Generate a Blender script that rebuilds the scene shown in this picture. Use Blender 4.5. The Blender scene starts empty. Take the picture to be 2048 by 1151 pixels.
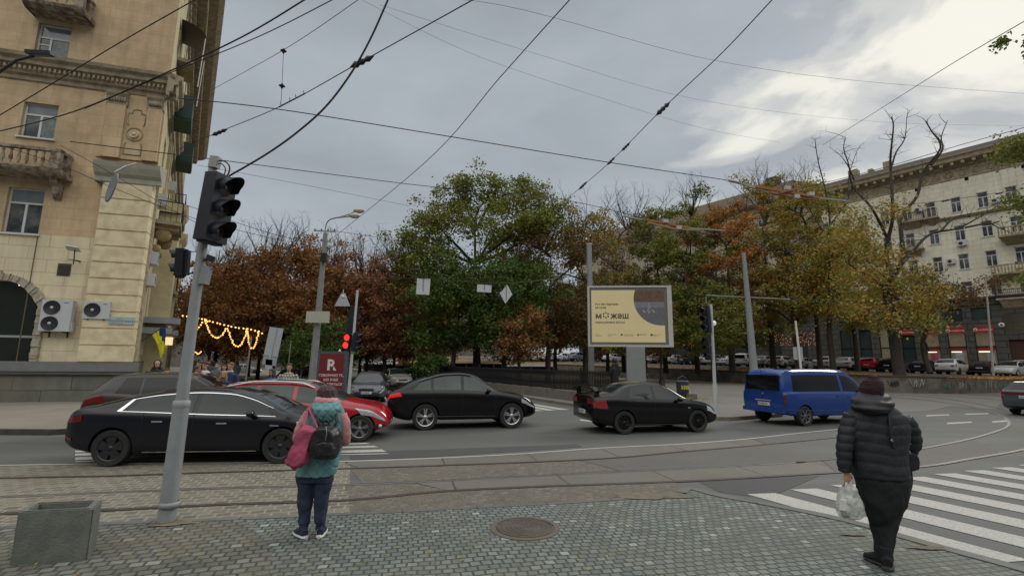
import bpy, bmesh, math, random
import numpy as np
from mathutils import Vector, Matrix, noise as mnoise
R = math.radians; PI = math.pi
sc = bpy.context.scene; col = sc.collection
# ---------------------------------------------------------------- camera
FPX = 950.0; CX = 1024.0; CY = 575.5; PITCH = R(8.97); ROLL = R(0.6); CH = 2.0
Fv = Vector((0, math.cos(PITCH), math.sin(PITCH)))
R0 = Vector((1, 0, 0)); U0 = R0.cross(Fv)
RV = math.cos(ROLL)*R0 + math.sin(ROLL)*U0
UV_ = -math.sin(ROLL)*R0 + math.cos(ROLL)*U0
CAM = Vector((0, 0, CH))
cd = bpy.data.cameras.new('camera'); cam = bpy.data.objects.new('camera', cd); col.objects.link(cam)
cd.sensor_width = 36; cd.lens = 36*FPX/2048; cd.clip_start = .05; cd.clip_end = 3000
M3 = Matrix((RV, UV_, -Fv)).transposed()
cam.matrix_world = Matrix.Translation(CAM) @ M3.to_4x4()
sc.camera = cam
# ---------------------------------------------------------------- light and sky
SUN_AZ = R(47); SUN_EL = R(30)
sdir = Vector((math.sin(SUN_AZ)*math.cos(SUN_EL), math.cos(SUN_AZ)*math.cos(SUN_EL), math.sin(SUN_EL)))
sl = bpy.data.lights.new('sun', 'SUN'); so = bpy.data.objects.new('sun', sl); col.objects.link(so)
sl.energy = 1.1; sl.angle = R(14); sl.color = (1, .95, .85)
so.rotation_euler = sdir.to_track_quat('Z', 'Y').to_euler()
W = bpy.data.worlds.new('World'); sc.world = W; W.use_nodes = True
nt = W.node_tree; nt.nodes.clear()
def nd(nt, t, **k):
    n = nt.nodes.new(t)
    for a, b in k.items(): setattr(n, a, b)
    return n
def math_n(nt, op, a, b=None, clamp=False):
    n = nd(nt, 'ShaderNodeMath', operation=op, use_clamp=clamp)
    for i, v in enumerate((a, b)):
        if v is None: continue
        if isinstance(v, (int, float)): n.inputs[i].default_value = v
        else: nt.links.new(v, n.inputs[i])
    return n.outputs[0]
def mixc(nt, f, a, b, blend='MIX'):
    n = nd(nt, 'ShaderNodeMix', data_type='RGBA', blend_type=blend)
    for i, v in ((0, f), (6, a), (7, b)):
        if isinstance(v, (int, float)): n.inputs[i].default_value = v
        elif isinstance(v, tuple): n.inputs[i].default_value = (*v[:3], 1)
        else: nt.links.new(v, n.inputs[i])
    return n.outputs[2]
def ramp(nt, f, stops, interp='LINEAR'):
    n = nd(nt, 'ShaderNodeValToRGB'); n.color_ramp.interpolation = interp
    e = n.color_ramp.elements
    while len(e) < len(stops): e.new(.5)
    for i, (p, c) in enumerate(stops):
        e[i].position = p
        e[i].color = (*c, 1) if isinstance(c, tuple) else (c, c, c, 1)
    nt.links.new(f, n.inputs[0]); return n.outputs[0]
def noise_n(nt, vec, scale, detail=4, rough=.55, dist=0.0):
    n = nd(nt, 'ShaderNodeTexNoise'); n.inputs['Scale'].default_value = scale
    n.inputs['Detail'].default_value = detail; n.inputs['Roughness'].default_value = rough
    n.inputs['Distortion'].default_value = dist
    if vec is not None: nt.links.new(vec, n.inputs['Vector'])
    return n.outputs[0]
def vmap(nt, vec, loc=(0,0,0), rot=(0,0,0), scale=(1,1,1)):
    n = nd(nt, 'ShaderNodeMapping'); n.inputs[1].default_value = loc; n.inputs[2].default_value = rot; n.inputs[3].default_value = scale
    nt.links.new(vec, n.inputs[0]); return n.outputs[0]
tc = nd(nt, 'ShaderNodeTexCoord'); gen = tc.outputs['Generated']
sky = nd(nt, 'ShaderNodeTexSky'); sky.sky_type = 'NISHITA'; sky.sun_disc = False
sky.sun_elevation = SUN_EL; sky.sun_rotation = SUN_AZ
v1 = vmap(nt, gen, loc=(2.3, .7, 1.9), scale=(1, 1, 2.6))
n1 = noise_n(nt, v1, 2.6, 7, .52, .25)
cl = ramp(nt, n1, [(.32, (3.45, 3.8, 4.15)), (.5, (3.9, 4.3, 4.7)), (.66, (4.3, 4.7, 5.1))])
def dotn(nt, vec, d):
    n = nd(nt, 'ShaderNodeVectorMath', operation='DOT_PRODUCT'); nt.links.new(vec, n.inputs[0]); n.inputs[1].default_value = d
    return n.outputs['Value']
nrm = nd(nt, 'ShaderNodeVectorMath', operation='NORMALIZE'); nt.links.new(gen, nrm.inputs[0]); gn = nrm.outputs[0]
bd = Vector((math.sin(R(46))*math.cos(R(17)), math.cos(R(46))*math.cos(R(17)), math.sin(R(17))))
bright = dotn(nt, gn, tuple(bd))
n2 = noise_n(nt, vmap(nt, gen, loc=(5.1, .3, 4.2), scale=(1, 1, 2.2)), 3.3, 6, .5, .35)
bm = math_n(nt, 'ADD', math_n(nt, 'MULTIPLY', math_n(nt, 'SUBTRACT', bright, .905), 6.5), math_n(nt, 'MULTIPLY', math_n(nt, 'SUBTRACT', n2, .5), 4.4))
bmask = ramp(nt, bm, [(.0, 0.0), (.30, .35), (.75, 1.0)], 'EASE')
c2 = mixc(nt, bmask, cl, (8.6, 8.5, 7.7))
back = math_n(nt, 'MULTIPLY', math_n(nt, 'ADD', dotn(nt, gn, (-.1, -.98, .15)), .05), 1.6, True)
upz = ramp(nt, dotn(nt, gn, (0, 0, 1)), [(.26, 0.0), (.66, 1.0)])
c3 = mixc(nt, back, c2, mixc(nt, upz, (.9, .9, .85), (21.0, 20.6, 19.6)))  # unseen sky behind the camera: brightened high up as fill, darkened low for reflections
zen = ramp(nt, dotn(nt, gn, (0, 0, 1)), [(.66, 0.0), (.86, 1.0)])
c3 = mixc(nt, zen, c3, (15.0, 14.8, 14.2))  # overhead sky out of view, brightened to add light on ground and walls
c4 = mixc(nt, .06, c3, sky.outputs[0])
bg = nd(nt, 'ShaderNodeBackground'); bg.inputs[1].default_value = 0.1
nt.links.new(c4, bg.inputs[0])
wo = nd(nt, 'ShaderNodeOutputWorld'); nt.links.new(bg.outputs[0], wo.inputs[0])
sc.view_settings.view_transform = 'Standard'; sc.view_settings.look = 'None'; sc.view_settings.exposure = 0; sc.view_settings.gamma = 1
sc.render.engine = 'CYCLES'
try: sc.cycles.max_bounces = 6; sc.cycles.transparent_max_bounces = 6
except Exception: pass
# ---------------------------------------------------------------- photo pixel -> place
def ray(x, y): return Fv + RV*((x-CX)/FPX) + UV_*((CY-y)/FPX)
def G(x, y, z=0.0):
    d = ray(x, y); t = (z-CH)/d.z; return Vector((d.x*t, d.y*t, z))
def at(x, y, Y):
    d = ray(x, y); t = Y/d.y; return Vector((d.x*t, Y, CH+d.z*t))
def plane(x, y, p, n):
    d = ray(x, y); n = Vector(n); t = (Vector(p)-CAM).dot(n)/d.dot(n); return CAM+d*t
# ---------------------------------------------------------------- materials
MATS = {}
def mat(name, color, rough=.6, metal=0.0, var=.12, vscale=6.0, bump=0.0, bscale=40.0, emit=None, estr=1.0, alpha=None, coat=0.0, spec=None, col2=None, trans=0.0):
    if name in MATS: return MATS[name]
    m = bpy.data.materials.new(name); m.use_nodes = True; t = m.node_tree; b = t.nodes['Principled BSDF']
    b.inputs['Roughness'].default_value = rough; b.inputs['Metallic'].default_value = metal
    tc = nd(t, 'ShaderNodeTexCoord'); ob = tc.outputs['Object']
    n = noise_n(t, ob, vscale, 5, .6)
    if col2: c = mixc(t, ramp(t, n, [(.4, 0.0), (.62, 1.0)]), color, col2)
    else:
        f = ramp(t, n, [(.25, 1-var), (.75, 1+var)])
        c = mixc(t, 1.0, color, f, 'MULTIPLY')
    if var > 0 or col2: t.links.new(c, b.inputs['Base Color'])
    else: b.inputs['Base Color'].default_value = (*color, 1)
    if bump:
        bn = nd(t, 'ShaderNodeBump'); bn.inputs['Strength'].default_value = bump; bn.inputs['Distance'].default_value = .02
        t.links.new(noise_n(t, ob, bscale, 4, .6), bn.inputs['Height']); t.links.new(bn.outputs[0], b.inputs['Normal'])
    if emit: b.inputs['Emission Color'].default_value = (*emit, 1); b.inputs['Emission Strength'].default_value = estr
    if coat: b.inputs['Coat Weight'].default_value = coat; b.inputs['Coat Roughness'].default_value = .05
    if spec is not None: b.inputs['Specular IOR Level'].default_value = spec
    if alpha is not None: b.inputs['Alpha'].default_value = alpha
    if trans: b.inputs['Transmission Weight'].default_value = trans
    MATS[name] = m; return m
def brickmat(name, c1, c2, mortar, bw, bh, ms=.012, plane='xy', rot=0.0, distort=0.0, dscale=1.5, bump=.3, rough=.75, var=.25, vscale=2.0, stain=None, sscale=.6, off=.5, smooth=.1, stops=(.45, .7), speck=0, streak=0):
    if name in MATS: return MATS[name]
    m = bpy.data.materials.new(name); m.use_nodes = True; t = m.node_tree; b = t.nodes['Principled BSDF']
    b.inputs['Roughness'].default_value = rough
    tc = nd(t, 'ShaderNodeTexCoord'); ob = tc.outputs['Object']
    if plane == 'xz': vv = vmap(t, ob, rot=(R(-90), 0, 0))
    elif plane == 'yz': vv = vmap(t, vmap(t, ob, rot=(0, 0, R(-90))), rot=(R(-90), 0, 0))
    else: vv = ob
    if rot: vv = vmap(t, vv, rot=(0, 0, rot))
    if distort:
        nn = nd(t, 'ShaderNodeTexNoise'); nn.inputs['Scale'].default_value = dscale; nn.inputs['Detail'].default_value = 2
        t.links.new(vv, nn.inputs['Vector'])
        s = nd(t, 'ShaderNodeVectorMath', operation='SUBTRACT'); t.links.new(nn.outputs[1], s.inputs[0]); s.inputs[1].default_value = (.5, .5, .5)
        s2 = nd(t, 'ShaderNodeVectorMath', operation='SCALE'); t.links.new(s.outputs[0], s2.inputs[0]); s2.inputs['Scale'].default_value = distort
        a = nd(t, 'ShaderNodeVectorMath', operation='ADD'); t.links.new(vv, a.inputs[0]); t.links.new(s2.outputs[0], a.inputs[1]); vv = a.outputs[0]
    br = nd(t, 'ShaderNodeTexBrick'); br.offset = off
    t.links.new(vv, br.inputs['Vector'])
    br.inputs['Color1'].default_value = (0, 0, 0, 1); br.inputs['Color2'].default_value = (1, 1, 1, 1); br.inputs['Mortar'].default_value = (.5, .5, .5, 1)
    br.inputs['Scale'].default_value = 1; br.inputs['Mortar Size'].default_value = ms; br.inputs['Mortar Smooth'].default_value = smooth
    br.inputs['Brick Width'].default_value = bw; br.inputs['Row Height'].default_value = bh; br.inputs['Bias'].default_value = 0
    rnd = br.outputs['Color']
    st = [(0.0, c1), (.5, tuple((p+q)/2 for p, q in zip(c1, c2))), (1.0, c2)]
    if speck: st = [(0.0, c1), (.93, c2), (.975, tuple(min(1, q*speck) for q in c2)), (1.0, tuple(min(1, q*speck*1.2) for q in c2))]
    c = ramp(t, rnd, st)
    f = ramp(t, noise_n(t, ob, vscale, 6, .65), [(.25, 1-var), (.75, 1+var)])
    c = mixc(t, 1.0, c, f, 'MULTIPLY')
    c = mixc(t, br.outputs['Fac'], c, mortar)
    if streak: c = mixc(t, 1.0, c, ramp(t, noise_n(t, vmap(t, ob, rot=(0, 0, R(-14)), scale=(.09, 1.1, 1)), 1.0, 5, .6), [(.3, 1-streak), (.7, 1+streak*.5)]), 'MULTIPLY')
    if plane == 'xz': c = mixc(t, 1.0, c, ramp(t, noise_n(t, vmap(t, ob, scale=(2.2, 2.2, .16)), 1.0, 6, .65), [(.3, .80), (.55, 1.0), (.75, 1.06)]), 'MULTIPLY')
    if stain: c = mixc(t, ramp(t, noise_n(t, ob, sscale, 5, .6), [(stops[0], 0.0), (stops[1], .75)]), c, stain)
    t.links.new(c, b.inputs['Base Color'])
    if bump:
        bn = nd(t, 'ShaderNodeBump'); bn.inputs['Strength'].default_value = bump; bn.inputs['Distance'].default_value = .015
        h = math_n(t, 'ADD', math_n(t, 'SUBTRACT', 1.0, br.outputs['Fac']), math_n(t, 'MULTIPLY', noise_n(t, ob, 60, 4, .6), .35))
        h = math_n(t, 'ADD', h, math_n(t, 'MULTIPLY', rnd, .25))
        t.links.new(h, bn.inputs['Height']); t.links.new(bn.outputs[0], b.inputs['Normal'])
    MATS[name] = m; return m
def leafmat(name, cols, trans=.25):
    m = bpy.data.materials.new(name); m.use_nodes = True; t = m.node_tree; b = t.nodes['Principled BSDF']
    g = nd(t, 'ShaderNodeNewGeometry'); tc = nd(t, 'ShaderNodeTexCoord')
    big = noise_n(t, tc.outputs['Object'], .38, 3, .6)
    f = math_n(t, 'ADD', math_n(t, 'MULTIPLY', g.outputs['Random Per Island'], .55), math_n(t, 'MULTIPLY', math_n(t, 'SUBTRACT', big, .3), 1.15), True)
    n = len(cols)
    c = ramp(t, f, [(.08+.84*i/(n-1), cc) for i, cc in enumerate(cols)])
    t.links.new(c, b.inputs['Base Color']); b.inputs['Roughness'].default_value = .65; b.inputs['Specular IOR Level'].default_value = .25
    tr = nd(t, 'ShaderNodeBsdfTranslucent'); t.links.new(c, tr.inputs[0])
    mx = nd(t, 'ShaderNodeMixShader'); mx.inputs[0].default_value = trans
    t.links.new(b.outputs[0], mx.inputs[1]); t.links.new(tr.outputs[0], mx.inputs[2])
    t.links.new(mx.outputs[0], t.nodes['Material Output'].inputs[0])
    return m
# ---------------------------------------------------------------- mesh helpers
class MB:
    def __init__(s, T=None): s.V = []; s.F = []; s.M = []; s.S = []; s.T = T
    def add(s, vs, fs, m=0, sm=False):
        o = len(s.V)
        s.V += [(s.T @ Vector(v))[:] if s.T else tuple(v) for v in vs]
        for f in fs: s.F.append(tuple(o+i for i in f)); s.M.append(m); s.S.append(sm)
    def box(s, c, d, rz=0.0, m=0, ry=0.0, rx=0.0, taper=1.0):
        M = Matrix.Translation(c) @ Matrix.Rotation(rz, 4, 'Z') @ Matrix.Rotation(ry, 4, 'Y') @ Matrix.Rotation(rx, 4, 'X')
        x, y, z = d[0]/2, d[1]/2, d[2]/2; k = taper
        vs = [M @ Vector(p) for p in ((-x,-y,-z),(x,-y,-z),(x,y,-z),(-x,y,-z),(-x*k,-y*k,z),(x*k,-y*k,z),(x*k,y*k,z),(-x*k,y*k,z))]
        s.add(vs, [(0,3,2,1),(4,5,6,7),(0,1,5,4),(1,2,6,5),(2,3,7,6),(3,0,4,7)], m)
    def bb(s, x0, x1, y0, y1, z0, z1, m=0): s.box(((x0+x1)/2, (y0+y1)/2, (z0+z1)/2), (abs(x1-x0), abs(y1-y0), abs(z1-z0)), m=m)
    def tube(s, pts, rad, n=8, m=0, cap=True, sm=True, flat=None):
        pts = [Vector(p) for p in pts]; k = len(pts)
        if not isinstance(rad, list): rad = [rad]*k
        up = None; rings = []
        for i, p in enumerate(pts):
            t = (pts[min(i+1, k-1)]-pts[max(i-1, 0)]).normalized()
            if up is None:
                up = Vector((0, 0, 1)) if abs(t.z) < .8 else Vector((0, 1, 0))
            a = t.cross(up)
            if a.length < 1e-6: a = t.cross(Vector((1, 0, 0)))
            a.normalize(); b = a.cross(t).normalized(); up = b
            r = rad[i]; rx, ry = (r, r) if isinstance(r, (int, float)) else r
            rings.append([p + a*(rx*math.cos(2*PI*j/n)) + b*(ry*math.sin(2*PI*j/n)) for j in range(n)])
        vs = [v for r in rings for v in r]; fs = []
        for i in range(k-1):
            for j in range(n): fs.append((i*n+j, i*n+(j+1) % n, (i+1)*n+(j+1) % n, (i+1)*n+j))
        s.add(vs, fs, m, sm)
        if cap: s.add(rings[0], [tuple(range(n))[::-1]], m); s.add(rings[-1], [tuple(range(n))], m)
    def beam(s, p, q, w, h, m=0):
        p = Vector(p); q = Vector(q); t = (q-p).normalized(); a = t.cross(Vector((0, 0, 1)))
        if a.length < 1e-5: a = Vector((1, 0, 0))
        a.normalize(); b = a.cross(t)
        vs = [c + a*(sx*w/2) + b*(sy*h/2) for c in (p, q) for sx, sy in ((-1,-1),(1,-1),(1,1),(-1,1))]
        s.add(vs, [(0,3,2,1),(4,5,6,7),(0,1,5,4),(1,2,6,5),(2,3,7,6),(3,0,4,7)], m)
    def lathe(s, prof, c=(0,0,0), axis='z', n=24, m=0, sm=True):
        c = Vector(c); vs = []; k = len(prof)
        for r, h in prof:
            for j in range(n):
                a = 2*PI*j/n; u, v = r*math.cos(a), r*math.sin(a)
                vs.append(c + (Vector((u, v, h)) if axis == 'z' else Vector((u, h, v)) if axis == 'y' else Vector((h, u, v))))
        fs = []
        for i in range(k-1):
            for j in range(n):
                q = (i*n+j, i*n+(j+1) % n, (i+1)*n+(j+1) % n, (i+1)*n+j); fs.append(q if axis != 'y' else q[::-1])
        s.add(vs, fs, m, sm)
    def prism(s, poly, z0, z1, m=0, top=True, bottom=False, mt=None):
        n = len(poly); a = sum(poly[i][0]*poly[(i+1) % n][1]-poly[(i+1) % n][0]*poly[i][1] for i in range(n))
        if a < 0: poly = poly[::-1]
        s.add([(p[0], p[1], z0) for p in poly]+[(p[0], p[1], z1) for p in poly], [(i, (i+1) % n, (i+1) % n+n, i+n) for i in range(n)], m)
        if top: s.add([(p[0], p[1], z1) for p in poly], [tuple(range(n))], m if mt is None else mt)
        if bottom: s.add([(p[0], p[1], z0) for p in poly], [tuple(range(n))[::-1]], m)
    def sphere(s, c, r, n=12, k=8, m=0):
        c = Vector(c); rx, ry, rz = (r, r, r) if isinstance(r, (int, float)) else r
        vs = [c+Vector((0, 0, rz))]
        for i in range(1, k):
            for j in range(n):
                a = PI*i/k; b = 2*PI*j/n; vs.append(c+Vector((rx*math.sin(a)*math.cos(b), ry*math.sin(a)*math.sin(b), rz*math.cos(a))))
        vs.append(c-Vector((0, 0, rz))); fs = [(0, 1+j, 1+(j+1) % n) for j in range(n)]
        for i in range(k-2):
            for j in range(n): fs.append((1+i*n+j, 1+(i+1)*n+j, 1+(i+1)*n+(j+1) % n, 1+i*n+(j+1) % n))
        l = len(vs)-1; fs += [(l, 1+(k-2)*n+(j+1) % n, 1+(k-2)*n+j) for j in range(n)]
        s.add(vs, fs, m, True)
    def strip(s, L, Rr, m=0, sm=False):
        n = len(L); s.add(list(L)+list(Rr), [(i, n+i, n+i+1, i+1) for i in range(n-1)], m, sm)
    def grid(s, rows, m=0, sm=True, closed=False):
        k = len(rows); n = len(rows[0]); vs = [v for r in rows for v in r]; fs = []
        for i in range(k-1):
            for j in range(n if closed else n-1): fs.append((i*n+j, i*n+(j+1) % n, (i+1)*n+(j+1) % n, (i+1)*n+j))
        s.add(vs, fs, m, sm)
    def build(s, name, mats, parent=None, world=False, sharp=None, fixn=False):
        me = bpy.data.meshes.new(name); V = s.V
        if world and parent is not None:
            inv = TW[parent.name if parent.name in TW else parent.parent.name].inverted(); V = [tuple(inv @ Vector(v)) for v in V]
        me.from_pydata([tuple(v) for v in V], [], s.F)
        for m in (mats if isinstance(mats, (list, tuple)) else [mats]): me.materials.append(m)
        me.polygons.foreach_set('material_index', s.M); me.polygons.foreach_set('use_smooth', s.S)
        if fixn:
            bmn = bmesh.new(); bmn.from_mesh(me); bmesh.ops.remove_doubles(bmn, verts=bmn.verts, dist=1e-5); bmesh.ops.recalc_face_normals(bmn, faces=bmn.faces); bmn.to_mesh(me); bmn.free()
        if sharp: me.set_sharp_from_angle(angle=R(sharp))
        me.update()
        o = bpy.data.objects.new(name, me); col.objects.link(o)
        if parent is not None: o.parent = parent
        return o
TW = {}
def thing(name, label, cat, loc=(0,0,0), rz=0.0, group=None, kind=None):
    o = bpy.data.objects.new(name, None); col.objects.link(o); o.location = loc; o.rotation_euler = (0, 0, rz)
    o['label'] = label; o['category'] = cat; o.empty_display_size = .3
    if group: o['group'] = group
    if kind: o['kind'] = kind
    TW[o.name] = Matrix.Translation(loc) @ Matrix.Rotation(rz, 4, 'Z')
    return o
def tag(o, label, cat, group=None, kind=None):
    o['label'] = label; o['category'] = cat
    if group: o['group'] = group
    if kind: o['kind'] = kind
    return o
def struct(o): o['kind'] = 'structure'; return o
def copytree(root, loc, rz, label, group=None, scale=None):
    c = root.copy(); col.objects.link(c); c.location = loc; c.rotation_euler = (0, 0, rz); c['label'] = label
    if scale: c.scale = scale
    if group: c['group'] = group
    for ch in root.children:
        d = ch.copy(); col.objects.link(d); d.parent = c
        for g in ch.children:
            e = g.copy(); col.objects.link(e); e.parent = d
    return c
def text(body, size, m, parent, loc, rot=(R(90), 0, 0), align='LEFT', name='lettering', bold=0.0, sx=1.0, extr=0.0):
    cu = bpy.data.curves.new('t', 'FONT'); cu.body = body; cu.size = size; cu.align_x = align; cu.offset = bold; cu.extrude = extr; cu.resolution_u = 3
    o = bpy.data.objects.new('t', cu); col.objects.link(o); bpy.context.view_layer.update()
    me = bpy.data.meshes.new_from_object(o.evaluated_get(bpy.context.evaluated_depsgraph_get()))
    bpy.data.objects.remove(o); bpy.data.curves.remove(cu)
    me.materials.clear(); me.materials.append(m); me.name = name
    r = bpy.data.objects.new(name, me); col.objects.link(r); r.parent = parent; r.location = loc; r.rotation_euler = rot; r.scale = (sx, 1, 1)
    return r
def lerp(a, b, t): return a+(b-a)*t
def interp(pts, x):
    if x <= pts[0][0]: return pts[0][1]
    if x >= pts[-1][0]: return pts[-1][1]
    for i in range(len(pts)-1):
        x0, y0 = pts[i]; x1, y1 = pts[i+1]
        if x <= x1:
            h = x1-x0; t = (x-x0)/h; d = (y1-y0)/h
            def sl(k):
                if k <= 0 or k >= len(pts)-1: return d
                a = (pts[k][1]-pts[k-1][1])/(pts[k][0]-pts[k-1][0]); b = (pts[k+1][1]-pts[k][1])/(pts[k+1][0]-pts[k][0])
                return 0 if a*b <= 0 else 2*a*b/(a+b)
            m0, m1 = sl(i), sl(i+1)
            return (2*t**3-3*t*t+1)*y0+(t**3-2*t*t+t)*h*m0+(-2*t**3+3*t*t)*y1+(t**3-t*t)*h*m1
rnd = random.Random(7)
# shared materials
steel = mat('galvanised_steel', (.27, .28, .28), .5, .5, .15, 8)
pole_grey = mat('pole_paint_grey', (.25, .27, .28), .55, .1, .15, 5, .1)
concrete = mat('concrete', (.26, .26, .245), .85, 0, .2, 5, .25, 60)
darkmetal = mat('dark_cast_metal', (.02, .02, .022), .5, .4, .2, 6)
blackp = mat('black_plastic', (.012, .012, .016), .45, 0, .1, 6)
rubber = mat('rubber', (.018, .018, .018), .8, 0, .15, 10)
white_paint = mat('white_paint', (.62, .62, .60), .5, 0, .08, 5)
glassw = mat('window_glass', (.03, .037, .04), .06, 0, .5, 1.1, spec=1.0, col2=(.15, .165, .165))  # pale patches in the colour stand in for sky reflections and curtains
whiteframe = mat('white_window_frame', (.62, .62, .60), .5, 0, .06, 4)
wirem = mat('wire_black', (.012, .012, .013), .6, 0, 0)
signback = mat('sign_back_aluminium', (.42, .45, .47), .5, .3, .08, 5)
# ================================================================ GROUND
from mathutils.geometry import delaunay_2d_cdt
from mathutils import geometry
def inpoly(x, y, P):
    c = False; n = len(P)
    for i in range(n):
        x0, y0 = P[i][0], P[i][1]; x1, y1 = P[i-1][0], P[i-1][1]
        if (y0 > y) != (y1 > y) and x < (x1-x0)*(y-y0)/(y1-y0)+x0: c = not c
    return c
def gp(L, z=0.0): return [G(x, y, z) if len(q) == 2 else None for q in L for x, y in [q]]
def sheet(poly, z, m, name, T=None):
    mb = MB(); mb.prism([(p[0], p[1]) for p in poly], z-.002, z, top=True); o = mb.build(name, m); return o
asphalt = brickmat('asphalt_road', (.084, .088, .083), (.094, .097, .091), (.088, .091, .086), 9.0, 3.7, .01, rot=R(-12), distort=.6, dscale=.3, bump=.3, rough=.82, var=.2, vscale=34, stain=(.066, .066, .063), sscale=.22, stops=(.48, .72), streak=.22)
mb = MB(); S_ = [(-900, -60), (900, -60), (900, 1500), (-900, 1500)]
mb.grid([[(-900+1800*i/24, -60+1560*j/24, 0) for i in range(25)] for j in range(25)], sm=False); struct(mb.build('ground', asphalt))
ROADZ = .004
# --- camera side paving
pave = brickmat('paving_setts', (.090, .110, .104), (.152, .178, .166), (.040, .042, .032), .112, .098, .012, rot=R(-12), distort=.15, dscale=1.0, bump=.6, rough=.8, var=.28, vscale=7, stain=(.098, .096, .07), sscale=.8, smooth=.25, stops=(.46, .75), speck=1.45)
pave_old = brickmat('paving_setts_old', (.092, .101, .086), (.145, .154, .132), (.046, .044, .033), .135, .115, .015, rot=R(-20), distort=.12, dscale=1.1, bump=.5, rough=.85, var=.25, vscale=6, stain=(.125, .10, .062), sscale=.9, smooth=.3, speck=1.3)
kerbst = brickmat('kerb_stone', (.085, .090, .088), (.125, .130, .126), (.04, .04, .035), 1.0, 5.0, .012, rot=R(-12), bump=.3, rough=.8, var=.2, vscale=8, stain=(.12, .105, .075), sscale=1.2)
PZ = .03
bord = [(-500, 1078), (0, 1055), (205, 1047), (376, 1040), (700, 1027), (950, 1014), (1200, 1000), (1362, 985)]
kerb = [(1380, 976), (1440, 991), (1530, 1007), (1690, 1040), (1844, 1084), (2048, 1139), (2300, 1215)]
B = [G(x, y, PZ) for x, y in bord]; K = [G(x, y, PZ) for x, y in kerb]
split = [G(490, 1036, PZ), G(545, 1100, PZ), G(520, 1300, PZ)]
near = [Vector((9, -8, 0)), Vector((-1.6, -8, 0))]
struct(sheet([split[0]]+[b for b in B if b.x > split[0].x]+K+near+[split[2], split[1]], PZ, pave, 'pavement'))
struct(sheet([b for b in B if b.x < split[0].x]+[split[0], split[1], split[2], Vector((-1.6, -8, 0)), Vector((-30, -8, 0))], PZ, pave_old, 'pavement_old_setts'))
def ribbon(pts, w, z, side=0.0):
    L = []; Q = []; n = len(pts)
    for i, p in enumerate(pts):
        a = Vector(pts[max(i-1, 0)][:2]); b = Vector(pts[min(i+1, n-1)][:2]); t = (b-a).normalized(); nn = Vector((-t.y, t.x))
        L.append((p[0]+nn.x*(w/2+side), p[1]+nn.y*(w/2+side), z)); Q.append((p[0]-nn.x*(w/2-side), p[1]-nn.y*(w/2-side), z))
    return L, Q
def smoothline(pts, n=6):
    out = []; P = [Vector(p) for p in pts]
    for i in range(len(P)-1):
        p0 = P[max(i-1, 0)]; p1 = P[i]; p2 = P[i+1]; p3 = P[min(i+2, len(P)-1)]
        for k in range(n):
            t = k/n; out.append(.5*((2*p1)+(p2-p0)*t+(2*p0-5*p1+4*p2-p3)*t*t+(3*p1-p0-3*p2+p3)*t**3))
    out.append(P[-1]); return out
def ribmesh(name, pts, w, z, m, thick=0.0, side=0.0, smooth=4):
    pts = smoothline(pts, smooth) if smooth else pts
    L, Q = ribbon(pts, w, z, side); mb = MB()
    mb.strip(Q, L)
    if thick:
        mb.strip([(p[0], p[1], z) for p in L], [(p[0], p[1], z-thick) for p in L]); mb.strip([(p[0], p[1], z-thick) for p in Q], [(p[0], p[1], z) for p in Q])
    return mb.build(name, m)
struct(ribmesh('kerb', [B[-1]]+K, .17, PZ+.012, kerbst, .05))
struct(ribmesh('kerb', B, .10, PZ+.006, kerbst, .03))
# dirt patch at the worn corner
dirt = mat('dirt_sand', (.125, .110, .078), .95, 0, .35, 7, .4, 30)
def blobsheet(name, c, rx, ry, z, m, seed, n=28):
    r_ = random.Random(seed); ph = [r_.uniform(0, 6.28) for _ in range(5)]
    P = []
    for i in range(n):
        a = 2*PI*i/n; k = 1+.18*math.sin(3*a+ph[0])+.12*math.sin(5*a+ph[1])+.08*math.sin(9*a+ph[2]); P.append((c[0]+rx*k*math.cos(a), c[1]+ry*k*math.sin(a)))
    return struct(sheet(P, z, m, name))
c = G(1300, 992, PZ); blobsheet('soil_patch', c, .62, .16, PZ+.010, dirt, 3)
c = G(340, 1046, PZ); blobsheet('soil_patch', c, .22, .13, PZ+.012, dirt, 4)
c = G(1700, 1068, PZ); blobsheet('soil_patch', (c.x+.02, c.y-.02), .13, .05, PZ+.014, dirt, 5)
c = G(1860, 1100, PZ); blobsheet('soil_patch', (c.x+.02, c.y+.05), .2, .05, PZ+.014, dirt, 6)
# --- tram bed
cob = brickmat('tram_cobbles', (.100, .096, .080), (.165, .156, .130), (.235, .215, .160), .20, .155, .020, rot=R(-15), distort=.13, dscale=1.3, bump=.7, rough=.85, var=.28, vscale=5, stain=(.150, .120, .078), sscale=.7, smooth=.35, off=.5, stops=(.5, .8))
cob2 = brickmat('tram_cobbles_old', (.085, .079, .069), (.155, .140, .120), (.118, .105, .082), .15, .12, .022, rot=R(-22), distort=.22, dscale=2.2, bump=.9, rough=.9, var=.35, vscale=7, stain=(.13, .112, .082), sscale=1.1, smooth=.5)
slab = brickmat('tram_slabs', (.118, .112, .098), (.132, .125, .110), (.04, .036, .03), 1.9, 30, .02, rot=R(-13), bump=.2, rough=.85, var=.16, vscale=12, stain=(.095, .085, .066), sscale=.7, smooth=.2)
slab2 = brickmat('tram_infill_asphalt', (.083, .082, .076), (.094, .093, .087), (.06, .06, .055), 6, 3, .01, rot=R(-13), distort=.3, bump=.2, rough=.85, var=.14, vscale=20, stain=(.105, .10, .087), sscale=.5)
L4 = [(-500, 948), (0, 931), (300, 927), (680, 923), (1000, 910), (1200, 896), (1360, 888), (1500, 877), (1600, 866), (1760, 850)]
L3 = [(-500, 975), (0, 957), (205, 953), (444, 945), (680, 938), (920, 930), (1200, 918), (1360, 904), (1500, 892), (1640, 878), (1790, 862)]
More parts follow.
